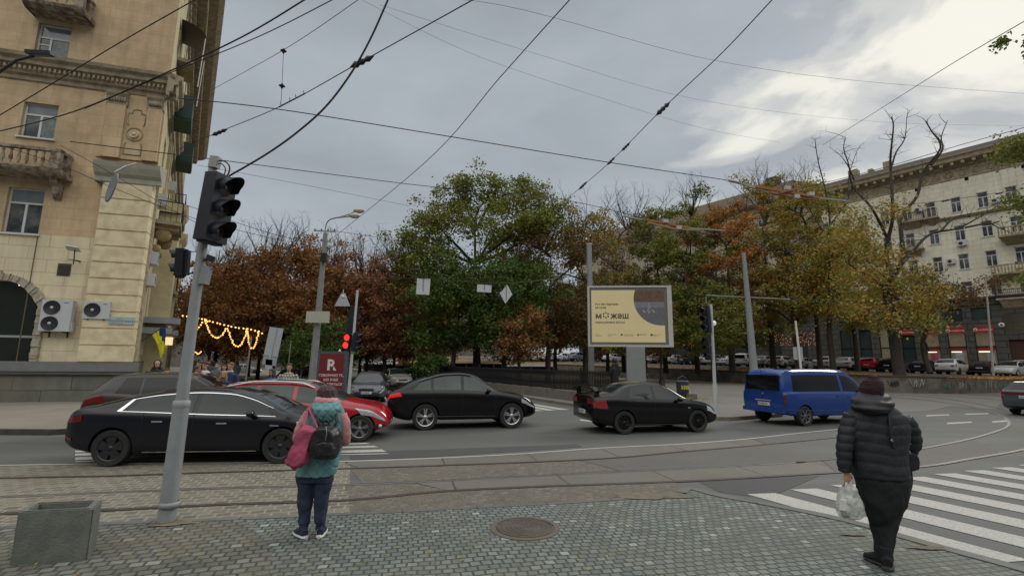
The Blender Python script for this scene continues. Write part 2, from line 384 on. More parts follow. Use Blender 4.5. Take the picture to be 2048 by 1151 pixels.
L2 = [(-500, 1010), (0, 995), (355, 980), (740, 969), (1040, 954), (1280, 942), (1500, 931), (1612, 924), (1800, 904), (1871, 893), (1951, 876), (2008, 858), (2021, 846), (2010, 834), (1987, 825), (1930, 811), (1844, 799), (1773, 793), (1700, 789), (1560, 786)]
L1 = [(-500, 1054), (0, 1029), (205, 1022), (444, 1010), (700, 1001), (880, 984), (1080, 974), (1352, 964), (1500, 956), (1630, 948), (1844, 934), (1951, 917), (2048, 900), (2120, 880), (2150, 862), (2120, 845), (2048, 829), (1949, 806), (1843, 792), (1700, 785)]
def gl(L, z=0.0): return [G(x, y, z) for x, y in L]
def seg(L, x0, x1):
    f = [p for i, p in enumerate(L) if i == 0 or max(q[0] for q in L[:i]) < p[0]]
    return [(x0, interp_lin(f, x0))]+[p for p in f if x0 < p[0] < x1]+[(x1, interp_lin(f, x1))]
def interp_lin(f, x):
    for i in range(len(f)-1):
        if f[i][0] <= x <= f[i+1][0]: return lerp(f[i][1], f[i+1][1], (x-f[i][0])/(f[i+1][0]-f[i][0]))
    return f[-1][1] if x > f[-1][0] else f[0][1]
L0 = [(x, y-2.0) for x, y in bord]
def between(A, Bq, x0, x1, xs0=0, xs1=0):
    return gl(seg(A, x0, x1))+gl(seg(Bq, x0+xs0, x1+xs1))[::-1]
struct(sheet(between(L4, L0, -500, 700), .004, cob, 'tram_cobbles'))
struct(sheet(between(L3, L2, 700, 1155, 30, 90), .004, cob2, 'tram_cobbles'))
struct(sheet(between(L2, L1, 690, 820, 10, 85), .006, cob2, 'tram_cobbles'))
struct(sheet(between(L1, L0, 698, 1352, 2, 10), .006, cob2, 'tram_cobbles'))
struct(sheet(between(L4, L3, 682, 1500, 40, 30), .008, slab, 'tram_slabs'))
struct(sheet(between(L3, L2, 1160, 1560, 90, 60), .005, slab2, 'tram_asphalt'))
struct(sheet(between(L2, L1, 828, 1640, 75, 30), .008, slab, 'tram_slabs'))
struct(sheet(between(L4, L3, 1505, 1755, 30, 30), .005, slab2, 'tram_asphalt'))
struct(sheet(between([(x, y) for x, y in L2[4:11]], L1[5:13], 1645, 1945, 30, 60), .005, slab2, 'tram_asphalt'))
railm = mat('rail_steel', (.27, .27, .26), .42, .7, .2, 3)
railold = mat('rail_rusty', (.075, .06, .048), .6, .4, .3, 4)
whitem = mat('road_marking_white', (.35, .35, .33), .85, 0, .42, 45)
def rails(L, w, m, name, lab, side, upto=None, extra=True):
    pts = gl(L); t = thing(name, lab, 'rail', tuple(pts[len(pts)//3]))
    P = smoothline(pts, 4)
    mb = MB(); a, b = ribbon(P, w, .016); mb.strip(b, a); q, r_ = ribbon(P, w, .0); mb.strip(a, q); mb.strip(r_, b); mb.build('rail_head', m, t, True)
    if extra:
        mb = MB(); a, b = ribbon(P, .05, .0115, side); mb.strip(b, a); mb.build('flange_groove', blackp, t, True)
GR = 'rails of the tram tracks set in the street'
rails(L1, .055, railold, 'tram_rail', 'dark tram rail nearest the grey paving, curving away to the right edge', .05)
rails([(1600, 924.6)]+L2[7:], .05, railold, 'tram_rail', 'dark curved end of the tram rail bending back past the crossing at right', .05)
rails(L2[:8], .05, railm, 'tram_rail', 'shiny tram rail running through the cobbles and bending back past the crossing at right', .05)
rails(L3, .05, railold, 'tram_rail', 'dull tram rail along the near edge of the pale slabs nearest the cars', .05)
struct(ribmesh('road_marking', gl(L4), .075, .012, mat('line_white', (.40, .40, .38), .6, 0, .15, 4)))
L5 = [(1700, 797), (1790, 806), (1860, 818), (1905, 832), (1915, 846), (1900, 862), (1860, 880), (1800, 890), (1700, 903), (1560, 915)]
rails([(1560, 780), (1780, 785), (1880, 791), (1970, 797), (2048, 804), (2200, 818)], .05, railold, 'tram_rail', 'rusty tram rail along the foot of the graffiti wall', .05)
# --- zebra crossing at right
A = G(1494, 988); Bc = G(1551, 986); Cc = G(2041, 1115); D = G(1984, 1126); stp = (G(1660, 970)-A)/2
w_ = (Bc-A); lng = (D-A); lng = lng*1.0
for k in range(10):
    o = A+stp*k; ex = .0 if k == 0 else 1.6+.25*k
    d = lng.normalized()
    P = [o, o+w_, o+w_+lng+d*ex, o+lng+d*ex]
    struct(sheet(P, .008, whitem, 'zebra_stripe'))
# zebra under the red and black cars
for (x0, x1, y, h) in ((150, 732, 885, 2.4), (150, 748, 891, 3.2), (150, 764, 898.5, 4.4), (150, 771, 906, 1.2)):
    struct(sheet([G(x0, y+16), G(x1, y), G(x1+8, y+h), G(x0, y+h+17)], .008, whitem, 'zebra_stripe'))
# zebra over the avenue in front of the fence
for i in range(13):
    a = G(1085, 820); b = G(735, 836); t = i/12*1.12-.14; p = a.lerp(b, t); u = Vector((-.45, .89, 0)); v = Vector((.95, .3, 0))*.24
    struct(sheet([p-v-u*.2, p+v-u*.2, p+v+u*3.4, p-v+u*3.4], .008, whitem, 'zebra_stripe'))
for P in ([(1852, 830), (1897, 828), (1899, 830), (1853, 832.5)], [(1929, 827), (1976, 825.5), (1979, 827.5), (1931, 829)], [(1893, 845), (1942, 842.5), (1945, 845), (1895, 848)], [(1983, 842), (2012, 840), (2015, 843), (1986, 845)], [(1811, 833), (1819, 832), (1820, 834), (1811, 836)],
          [(728, 765), (776, 776), (778, 779), (726, 767)], [(762, 792), (777, 796), (780, 800), (770, 800)], [(716, 774), (760, 790), (762, 793), (713, 776)], [(1160, 838), (1240, 846), (1240, 849), (1160, 841)]):
    struct(sheet([G(x, y) for x, y in P], .009, whitem, 'lane_marking'))
patch = mat('asphalt_patch', (.050, .051, .053), .85, 0, .15, 20, .2, 80)
struct(sheet([G(x, y) for x, y in [(700, 905), (900, 897), (1155, 888), (1165, 893), (1020, 903), (860, 913), (700, 919)]], .005, patch, 'road_patch'))
patch2 = mat('asphalt_pale', (.135, .130, .118), .85, 0, .15, 3, .2, 60)
struct(sheet([G(x, y) for x, y in [(1590, 812), (1640, 790), (1700, 783), (1790, 783), (1960, 783), (2100, 778), (2150, 800), (2010, 796), (1990, 818), (1900, 812), (1850, 822), (1700, 826), (1560, 832)]], .006, patch2, 'road_patch'))
struct(sheet([G(x, y) for x, y in [(1395, 985-23), (1640, 951), (1560, 985), (1500, 992), (1440, 984)]], .0045, patch, 'road_patch'))
# --- left pavement, kerb
LZ = .13
sidew = brickmat('left_pavement_asphalt', (.200, .180, .148), (.212, .192, .158), (.19, .17, .14), 6, 3, .01, distort=.4, bump=.15, rough=.9, var=.12, vscale=14, stain=(.16, .145, .12), sscale=.5)
kl = [(-600, 861), (0, 858), (140, 857), (330, 838), (520, 815), (600, 800), (628, 782), (640, 768), (620, 750)]
KL = gl(kl, LZ)
KL = KL + [KL[-1]+Vector((-60, 95, 0))]
struct(sheet(KL+[Vector((-120, 150, 0)), Vector((-120, 14, 0))], LZ, sidew, 'sidewalk'))
struct(ribmesh('kerb', KL, .18, LZ+.012, mat('kerb_dark', (.055, .05, .043), .85, 0, .3, 5, .3), .2, smooth=3))
# --- central island with planted strip
IZ = .12
eF = Vector((-.457, .889, 0)); nF = Vector((.889, .457, 0))
ki = [(1560, 826), (1492, 831), (1432, 833), (1300, 824), (1210, 815), (1153, 807), (1059, 793.5), (988, 781.5), (900, 769.5), (760, 752)]
KI = gl(ki, IZ)
KI = KI + [KI[-1]+eF*70]
plaza = brickmat('plaza_asphalt', (.165, .158, .138), (.180, .172, .150), (.15, .14, .12), 5, 3, .01, distort=.5, bump=.15, rough=.9, var=.12, vscale=10, stain=(.120, .112, .095), sscale=.25)
soil = mat('soil_and_leaves', (.095, .062, .035), .95, 0, .35, 4, .6, 25, col2=(.13, .10, .04))
far1 = KI[-1]+nF*34; 
WL = gl([(1215, 754), (1270, 757), (1340, 758.5), (1420, 760)], 0)
wallp = [Vector((7.5, 82, 0)), Vector((17.0, 66, 0)), Vector((22, 57.5, 0)), Vector((27.2, 46, 0)), Vector((29.6, 38.6, 0)), Vector((33.2, 37.6, 0)), Vector((37.9, 39.2, 0)), Vector((44.4, 42.4, 0)), Vector((52, 45.5, 0))]
struct(sheet([KI[0], G(1610, 812, IZ), G(1640, 790, IZ)]+[w+Vector((-.1, 0, 0)) for w in wallp[3::-1]]+[far1]+KI[::-1][:-1], IZ, plaza, 'plaza_pavement'))
fence0 = G(1153, 803, IZ)
def fl(t, o=0.0): p = Vector((3.28, 24.4, 0))+eF*t+nF*(o+.30); return p
struct(sheet([fl(-2.4, .1), fl(90, .1), fl(90, 40), fl(40, 33), fl(8, 12), fl(-2.4, 3)], IZ+.02, soil, 'planted_strip'))
struct(ribmesh('kerb', KI, .2, IZ+.012, mat('kerb_island', (.16, .145, .115), .85, 0, .25, 5, .3), .2, smooth=3))
# --- terrace
def tz(x, y):
    s = -.6*x+.8*y; q = .8*x+.6*y
    k = min(1, max(0, (q-48)/17)); k = k*k*(3-2*k)
    return 1.2+max(0, s-10)*(.004+.020*k)
TP = [(p.x, p.y) for p in wallp]
bound = [Vector((-80, 180, 0))]+wallp+[Vector((70, 50, 0)), Vector((190, 90, 0)), Vector((190, 260, 0)), Vector((20, 330, 0))]
pts = []; 
bl = []
for i in range(len(bound)):
    a = bound[i]; b = bound[(i+1) % len(bound)]; n = max(1, int((b-a).length/4))
    for k in range(n): bl.append(a.lerp(b, k/n))
pts = [(p.x, p.y) for p in bl]; nb = len(pts)
bpoly = [(p.x, p.y) for p in bound]
for i in range(-80, 190, 5):
    for j in range(36, 330, 5):
        if inpoly(i+.01, j+.01, bpoly) and min((Vector((i, j))-Vector(p)).length for p in pts[:nb]) > 1.5: pts.append((i, j))
vs, es, fs, *_ = delaunay_2d_cdt([Vector(p) for p in pts], [(i, (i+1) % nb) for i in range(nb)], [], 1, 1e-5)
mb = MB(); mb.add([(v.x, v.y, tz(v.x, v.y)) for v in vs], [tuple(f) for f in fs], 0, True)
litter = mat('leaf_litter_ground', (.150, .092, .038), .95, 0, .3, 3, .8, 18, col2=(.22, .155, .060))
struct(mb.build('terrace_ground', litter, sharp=30))
mb = MB(); park = mat('parking_asphalt', (.075, .074, .072), .85, 0, .15, 6, .2)
# parking lane on the terrace
ring = []
for s in range(-30, 110, 5):
    row = []
    for q in (59.5, 63, 66, 69, 72, 76): x = -.6*s+.8*q; y = .8*s+.6*q; row.append((x, y, tz(x, y)+.02))
    ring.append(row)
mb.grid(ring); struct(mb.build('parking', park, sharp=30))
wallm = mat('retaining_wall_concrete', (.155, .142, .118), .9, 0, .28, 1.5, .3, 30, col2=(.085, .078, .062))
capm = mat('retaining_wall_cap', (.060, .052, .040), .9, 0, .3, 3, .3)
t = thing('retaining_wall', 'low stained concrete retaining wall with graffiti below the parked cars', 'wall', tuple(wallp[3]))
mb = MB(); P = wallp
def wside(mb, P, th, z0f, z1f):
    n = len(P); A = []; Bq = []
    for i, p in enumerate(P):
        a = P[max(i-1, 0)]; b = P[min(i+1, n-1)]; tt = (b-a).normalized(); nn = Vector((tt.y, -tt.x, 0))
        A.append(p+nn*th/2); Bq.append(p-nn*th/2)
    for i in range(n-1):
        for (u, v, fl_) in ((A[i], A[i+1], 0), (Bq[i+1], Bq[i], 0)):
            mb.add([(u.x, u.y, z0f(u)), (v.x, v.y, z0f(v)), (v.x, v.y, z1f(v)), (u.x, u.y, z1f(u))], [(0, 1, 2, 3)])
        mb.add([(q.x, q.y, z1f(q)) for q in (A[i], A[i+1], Bq[i+1], Bq[i])], [(0, 1, 2, 3)])
    for q0, q1 in ((A[0], Bq[0]), (A[-1], Bq[-1])): mb.add([(q0.x, q0.y, z0f(q0)), (q1.x, q1.y, z0f(q1)), (q1.x, q1.y, z1f(q1)), (q0.x, q0.y, z1f(q0))], [(0, 1, 2, 3)])
wside(mb, P, .36, lambda p: -.05, lambda p: tz(p.x, p.y)+.02); mb.build('wall_face', wallm, t, True)
mb = MB(); wside(mb, P, .48, lambda p: tz(p.x, p.y)+.02, lambda p: tz(p.x, p.y)+.14); mb.build('cap_stone', capm, t, True)
# scrawled graffiti strokes on the wall
gm = [mat('spray_'+n, c_, .7, 0, .1) for n, c_ in (('white', (.32, .33, .32)), ('green', (.13, .22, .18)), ('grey', (.22, .22, .21)), ('dark', (.03, .03, .035)))]
r_ = random.Random(5)
for (a, b, t0, t1, z0, z1, mi) in [(3, 4, .35, .42, .7, 1.0, 0), (4, 5, .5, .75, .5, 1.0, 0), (5, 6, .05, .2, .4, .9, 1), (5, 6, .25, .36, .6, .9, 1), (5, 6, .42, .62, .3, .8, 0), (5, 6, .7, .95, .45, .8, 2), (6, 7, .05, .35, .35, .9, 2), (6, 7, .4, .6, .3, .8, 1), (1, 2, .0, .3, .3, .9, 0), (1, 2, .4, .9, .3, .9, 2), (4, 5, .1, .3, .5, .9, 3), (6, 7, .65, .9, .3, .7, 0)]:
    p, q = wallp[a], wallp[b]; tt = (q-p).normalized(); nn = Vector((tt.y, -tt.x, 0)) ; nn = nn if nn.y < 0 or nn.x < 0 else -nn
    pts_ = []
    for k in range(9):
        u = t0+(t1-t0)*(k/8)+r_.uniform(-.02, .02); pt = p.lerp(q, u)+nn*.19; pt.z = z0 if k % 2 else z1; pt.z += r_.uniform(-.1, .1); pts_.append(pt)
    mb = MB(); mb.tube(smoothline(pts_, 4), .028, 4); mb.build('graffiti', gm[mi], t, True)
# --- cast iron manhole cover
mh = G(1050, 1055, PZ); t = thing('manhole_cover', 'round rusty cast iron manhole cover sunk in the grey setts', 'manhole', (mh.x, mh.y, PZ))
iron = mat('cast_iron_rusty', (.080, .068, .055), .75, .3, .3, 9, .3, 60)
mb = MB(); mb.lathe([(.42, -.004), (.42, .008), (.36, .010), (.36, -.004)], n=40); mb.build('ring_frame', mat('iron_ring', (.10, .085, .065), .8, .1, .2, 9, .3), t, sharp=30)
mb = MB(); mb.lathe([(.0, .008), (.30, .008), (.345, .006), (.35, .0)], n=40)
for a in range(6): mb.lathe([(.04+a*.055, .008), (.045+a*.055, .013), (.06+a*.055, .013), (.065+a*.055, .008)], n=36)
mb.build('lid', iron, t, sharp=30)
# ================================================================ LEFT CORNER BUILDING
AA = R(15.7); C0 = Vector((-17.35, 22.0, 0))
TA = Matrix.Translation(C0) @ Matrix.Rotation(AA, 4, 'Z'); TAi = TA.inverted(); nA = Vector((math.sin(AA), -math.cos(AA), 0))
def FA(px, py, off=0.0):
    p = TAi @ plane(px, py, C0+nA*off, nA); return p.x, p.z
plaster = brickmat('plaster_brown', (.565, .42, .26), (.60, .455, .285), (.47, .345, .21), 1.15, .52, .012, 'xz', bump=.25, rough=.9, var=.16, vscale=1.6, stain=(.27, .20, .12), sscale=.35, stops=(.48, .8), smooth=.3)
creamw = brickmat('plaster_cream', (.69, .61, .42), (.72, .64, .445), (.50, .42, .28), 1.5, .58, .016, 'xz', bump=.25, rough=.9, var=.13, vscale=1.6, stain=(.40, .31, .19), sscale=.4, stops=(.5, .85), smooth=.3)
creamp = mat('cream_render', (.74, .66, .45), .9, 0, .14, 2.2, .2, 30, col2=(.60, .51, .33))
trimc = mat('stone_trim_weathered', (.38, .33, .23), .9, 0, .2, 3, .3, 25, col2=(.25, .20, .13))
trimd = mat('cornice_top_dark', (.085, .075, .06), .9, 0, .3, 4)
granite = brickmat('granite_base', (.13, .14, .12), (.17, .175, .15), (.07, .07, .06), 2.1, .62, .02, 'xz', bump=.3, rough=.8, var=.18, vscale=4, stain=(.17, .14, .10), sscale=.6)
bandm = mat('grey_band', (.17, .18, .185), .8, 0, .12, 3)
rough_stone = mat('rough_hewn_stone', (.46, .42, .34), .95, 0, .3, 7, .8, 16, col2=(.33, .29, .22))
rustm = mat('balcony_stone_stained', (.36, .32, .25), .95, 0, .3, 4, .6, 20, col2=(.16, .095, .06))
greenm = mat('dark_green_sheet', (.012, .045, .030), .6, 0, .25, 4)
darkroom = mat('dark_interior', (.015, .017, .018), .9, 0, .2, 2)
curtain = mat('pale_curtain', (.30, .33, .33), .9, 0, .25, 7)
lampm = mat('ceiling_lamp_glow', (.9, .85, .7), .5, 0, 0, emit=(1, .86, .6), estr=1.6)
bld = thing('corner_building', 'brown and cream plastered corner building with rusticated cream quoins, left edge', 'building', tuple(C0), AA)
def wall_holes(mb, x0, x1, z0, z1, holes, y=0.0, depth=.28, m=0, mr=None):
    xs = sorted({x0, x1, *[v for h in holes for v in h[:2] if x0 < v < x1]}); zs = sorted({z0, z1, *[v for h in holes for v in h[2:4] if z0 < v < z1]})
    for i in range(len(xs)-1):
        for j in range(len(zs)-1):
            cx, cz = (xs[i]+xs[i+1])/2, (zs[j]+zs[j+1])/2
            if any(h[0] < cx < h[1] and h[2] < cz < h[3] for h in holes): continue
            mb.add([(xs[i], y, zs[j]), (xs[i+1], y, zs[j]), (xs[i+1], y, zs[j+1]), (xs[i], y, zs[j+1])], [(0, 1, 2, 3)], m)
    mr = m if mr is None else mr
    for a, b, c, d in [h[:4] for h in holes]:
        e = y+depth
        mb.add([(a,y,c),(b,y,c),(b,y,d),(a,y,d),(a,e,c),(b,e,c),(b,e,d),(a,e,d)], [(0,1,5,4),(1,2,6,5),(2,3,7,6),(3,0,4,7)], mr)
def window(parent, a, b, c, d, y=.16, T=None, style='two', frame=None, name='window', fr=.07, sill=True, cur=None):
    """frame, pane, curtain of one window in a hole a..b x c..d"""
    F = MB(T); w = b-a; h = d-c; fr_ = fr
    F.bb(a, a+fr_, y, y+.06, c, d); F.bb(b-fr_, b, y, y+.06, c, d); F.bb(a+fr_, b-fr_, y, y+.06, d-fr_, d); F.bb(a+fr_, b-fr_, y, y+.06, c, c+fr_)
    tr = c+h*.68
    if style == 'two': F.bb(a+fr_, b-fr_, y-.004, y+.05, tr-.04, tr+.04); F.bb(a+w*.5-.045, a+w*.5+.045, y-.006, y+.045, c+fr_, tr-.04)
    if style == 'three': F.bb(a+fr_, b-fr_, y-.004, y+.05, tr-.04, tr+.04); F.bb(a+w*.38-.04, a+w*.38+.04, y-.006, y+.045, c+fr_, tr-.04); F.bb(a+fr_, a+w*.38-.04, y-.006, y+.045, c+h*.48, c+h*.48+.05)
    if style == 'cross': F.bb(a+w*.5-.04, a+w*.5+.04, y-.004, y+.05, c+fr_, d-fr_); F.bb(a+fr_, b-fr_, y-.006, y+.045, tr-.03, tr+.03)
    if sill: F.bb(a-.08, b+.08, -.09, y, c-.07, c)
    f = F.build(name, frame or whiteframe, parent)
    P = MB(T); P.add([(a+.02, y+.03, c+.02), (b-.02, y+.03, c+.02), (b-.02, y+.03, d-.02), (a+.02, y+.03, d-.02)], [(0, 1, 2, 3)]); 
    P.build('pane', glassw, f)
    return f
def cornice(mb, x0, x1, prof, y=0.0, ends=True, m=0, mt=None):
    """prof: list of (out, z) going up"""
    n = len(prof); vs = []
    for x in (x0, x1):
        for o, z in prof: vs.append((x, y-o, z))
    fs = [(i, i+n, i+n+1, i+1) for i in range(n-1)]
    for i, f in enumerate(fs): mb.add([vs[k] for k in f], [(0, 1, 2, 3)], (mt if (mt is not None and i >= n-2) else m))
    if ends:
        mb.add(vs[:n]+[(x0, y+.02, prof[-1][1]), (x0, y+.02, prof[0][1])], [tuple(range(n+2))], m); mb.add(vs[n:]+[(x1, y+.02, prof[-1][1]), (x1, y+.02, prof[0][1])], [tuple(range(n+2))[::-1]], m)
XL = -16.0; ZT = 27.0
zc = FA(250, 172)[1]; zc_t = zc+.75; zc_b = zc-.45     # main cornice band
zsplit = FA(100, 470)[1]; zcap = FA(250, 345, .3)[1]; zband = FA(160, 742, .1)[1]
def wbox(px0, px1, py0, py1):
    cy = (py0+py1)/2; a = FA(px0, cy)[0]; b = FA(px1, cy)[0]; return (a, b, FA((px0+px1)/2, py1)[1], FA((px0+px1)/2, py0)[1])
W1 = wbox(70, 139, 49, 128); W2 = wbox(42, 113, 206, 276); W3 = wbox(9, 84, 375, 467); 
W0 = (W1[0], W1[1], W1[3]+1.75, W1[3]+4.4)
W4 = (W1[0]-6.2, W1[1]-6.2, W1[2], W1[3]); W5 = (W2[0]-6.2, W2[1]-6.2, W2[2], W2[3]); W6 = (W3[0]-6.2, W3[1]-6.2, W3[2], W3[3])
AR = wbox(-60, 72, 560, 748); arch = (AR[0]-.6, AR[1], zband-.15, AR[3])
mb = MB()
wall_holes(mb, XL, 0, zsplit, ZT, [W0, W1, W2, W3, W4, W5, W6], m=0)
wall_holes(mb, XL, 0, 0, zsplit, [arch], m=1, depth=.5)
# arch spandrels
ax0, ax1, az1 = arch[0], arch[1], arch[3]
for k in range(8):
    t0, t1 = k/8, (k+1)/8; f = lambda t: az1-1.1*(abs(t)**2.6)
    mb.add([(ax1-(1-t0)*1.5, .002, f(t0)), (ax1-(1-t1)*1.5, .002, f(t1)), (ax1-(1-t1)*1.5, .002, az1), (ax1-(1-t0)*1.5, .002, az1)], [(0, 1, 2, 3)], 1)
mb.build('wall', [plaster, creamw], bld)
mb = MB(); mb.bb(XL, 0.12, -.10, .02, 0, zband-.02); mb.build('plinth', granite, bld)
mb = MB(); mb.bb(XL, .30, -.32, 0, zband+.0, zband+.42); mb.bb(XL, .26, -.24, 0, zband-.12, zband); mb.build('grey_band', bandm, bld)
for w_, s_ in ((W1, 'three'), (W2, 'two'), (W3, 'two'), (W4, 'two'), (W5, 'two'), (W6, 'two'), (W0, 'two')):
    f = window(bld, *w_, style=s_)
    mb = MB(); zz = w_[2]+(w_[3]-w_[2])*.70; mb.add([(w_[0]+.08, .185, zz), (w_[1]-.08, .185, zz), (w_[1]-.08, .185, w_[3]-.07), (w_[0]+.08, .185, w_[3]-.07)], [(0, 1, 2, 3)]); mb.build('transom_pane', mat('transom_reflection', (.17, .21, .24), .08, 0, .25, 2, spec=.9), f)  # upper panes paler: the sky's reflection is put into the glass colour
    if w_ in (W1, W2):
        mb = MB(); xm = w_[0]+(w_[1]-w_[0])*.5; mb.add([(xm+.06, .187, w_[2]+.1), (w_[1]-.08, .187, w_[2]+.1), (w_[1]-.08, .187, zz-.08), (xm+.06, .187, zz-.08)], [(0, 1, 2, 3)]); mb.build('curtained_pane', mat('curtained_glass', (.17, .21, .21), .15, 0, .5, 5), f)
# arched shop window with hewn stone surround
mb = MB()
N = 16; 
def archpt(t, o):  # from bottom right up, round, to left
    if t < .5: return (ax1+o, lerp(zband+.3, az1-1.1, t*2))
    a = (t-.5)*2; return (ax1+o-1.5*(a**1.0)*(1+o*.6), az1+o-1.1*(1-a)**2.4)
for k in range(40):
    t0, t1 = k/40, (k+1)/40; j0 = .04*math.sin(k*2.3)+.02; j1 = .04*math.sin((k+1)*2.3)+.02
    a0 = archpt(t0, 0); a1 = archpt(t1, 0); b0 = archpt(t0, .26+j0*.7); b1 = archpt(t1, .26+j1*.7)
    y = -.14+.03*math.sin(k*1.7)
    mb.add([(a0[0], y, a0[1]), (b0[0], y, b0[1]), (b1[0], y, b1[1]), (a1[0], y, a1[1]), (a0[0], .0, a0[1]), (b0[0], .0, b0[1]), (b1[0], .0, b1[1]), (a1[0], .0, a1[1])], [(0,1,2,3),(1,5,6,2),(0,3,7,4)])
mb.bb(ax0-.4, ax1-1.5, -.12, 0, az1, az1+.42); mb.build('arch_surround', rough_stone, bld)
f = MB(); f.bb(ax0, ax1, .30, .36, FA(40, 672)[1]-.05, FA(40, 672)[1]+.05); shopw = f.build('shop_window', mat('aluminium', (.45, .46, .47), .4, .6, .05), bld)
f = MB(); f.add([(ax0, .34, zband), (ax1, .34, zband), (ax1, .34, az1), (ax0, .34, az1)], [(0, 1, 2, 3)]); f.build('pane', mat('tinted_glass', (.012, .018, .014), .08, 0, .3, 1, spec=.8), shopw)
for i, (x, y) in enumerate(((50, 568), (64, 576), (70, 588))):
    p = FA(x, y); f = MB(); f.bb(p[0]-.42+.1*i, p[0]+.42-.12*i, .33, .337, p[1]-.04, p[1]+.03); f.build('strip_light', lampm, shopw)
# string courses and cornices
prof = [(0, zc_b), (.08, zc_b+.05), (.10, zc_b+.22), (.22, zc_b+.30), (.24, zc_b+.62), (.40, zc_b+.70), (.42, zc_b+.86), (.56, zc_b+.98), (.60, zc_b+1.14), (0.05, zc_b+1.22)]
mb = MB(); cornice(mb, XL, .45, prof, mt=1)
mb.build('main_cornice', [trimc, trimd], bld)
mb = MB(); x = XL+.1
while x < .38: mb.bb(x, x+.09, -.37, -.23, zc_b+.44, zc_b+.60); x += .19
mb.build('dentils', trimc, bld)
# upper pilaster bay
pzb = zcap+.75; pzt = zc_b
def PX(px, py): return FA(px, py)[0]
pl1 = (FA(207, 290)[0], FA(245, 290)[0]); pl2 = (FA(290, 290)[0], -.04)
mb = MB(); mb.bb(FA(196, 290)[0], 0.02, -.07, .01, pzb, pzt)
mb.bb(pl1[0], pl1[1], -.20, -.06, pzb, pzt-.6); mb.bb(pl2[0], pl2[1], -.20, -.06, pzb, pzt-.6); mb.build('pilasters', plaster, bld)
for a, b in (pl1, pl2):
    mb = MB()
    cornice(mb, a-.05, b+.05, [(.19, pzt-.66), (.22, pzt-.58), (.20, pzt-.5), (.24, pzt-.3), (.34, pzt-.12), (.36, pzt-.02), (.0, pzt)], y=0)
    for k in range(7): mb.sphere((a+.05+(b-a-.1)*k/6, -.24, pzt-.38), (.06, .07, .15), 8, 6)
    mb.build('capital', trimc, bld)
mx = (pl1[1]+pl2[0])/2; mzc = FA(267, 270)[1]
mb = MB(); hw = (pl2[0]-pl1[1])/2-.1; rr = .33
def fr_path():
    P = [(-hw, pzb+.3)]; P += [(-hw, mzc-.62), (-hw+.12, mzc-.5), (-rr*.98, mzc-.12)]
    return P
for sx in (-1, 1):
    mb.tube([(mx+sx*hw, -.08, pzb+.25), (mx+sx*hw, -.08, mzc-.6), (mx+sx*(hw-.05), -.08, mzc-.45)], .03, 6)
    mb.tube([(mx+sx*(hw-.05), -.08, mzc+.45), (mx+sx*hw, -.08, mzc+.6), (mx+sx*hw, -.08, pzt-.95), (mx+sx*hw*.55, -.08, pzt-.95), (mx+sx*hw*.5, -.08, pzt-.78), (mx, -.08, pzt-.72)], .03, 6)
mb.tube([(mx+hw, -.08, pzb+.25), (mx-hw, -.08, pzb+.25)], .03, 6)
mb.tube([(mx+rr*math.cos(a*PI/12)*1.0, -.08, mzc+rr*math.sin(a*PI/12)) for a in range(25)], .03, 6)
mb.build('moulded_panel', trimc, bld)
mb = MB(); mb.lathe([(.0, -.20), (.07, -.19), (.085, -.14), (.14, -.13), (.16, -.17), (.19, -.17), (.21, -.06)], (mx, 0, mzc), 'y', 24); mb.build('rosette', creamp, bld)
# rusticated quoins
qx0 = FA(178, 560, .3)[0]
mb = MB(); z = zband+.42; hq = (zcap-.55-z)/11.0
for k in range(11):
    a = z+k*hq; mb.box(((qx0+.06)/2, -.17, a+hq/2-.02), (.06-qx0, .36, hq-.075))
mb.bb(qx0+.05, .03, -.30, 0, z, zcap-.5); mb.build('quoin_blocks', creamp, bld)
mb = MB(); cornice(mb, qx0-.35, .40, [(.30, zcap-.55), (.36, zcap-.5), (.38, zcap-.3), (.52, zcap-.15), (.66, zcap+.15), (.72, zcap+.35), (.0, zcap+.45)], mt=1); mb.build('quoin_cap', [mat('cap_grey_stone', (.40, .38, .31), .9, 0, .15, 4), trimd], bld)
mb = MB(); mb.bb(-4.25, -4.22, -.03, .0, zband+.4, zsplit); mb.build('wall_seam', mat('seam_dark', (.16, .12, .07), .9), bld)
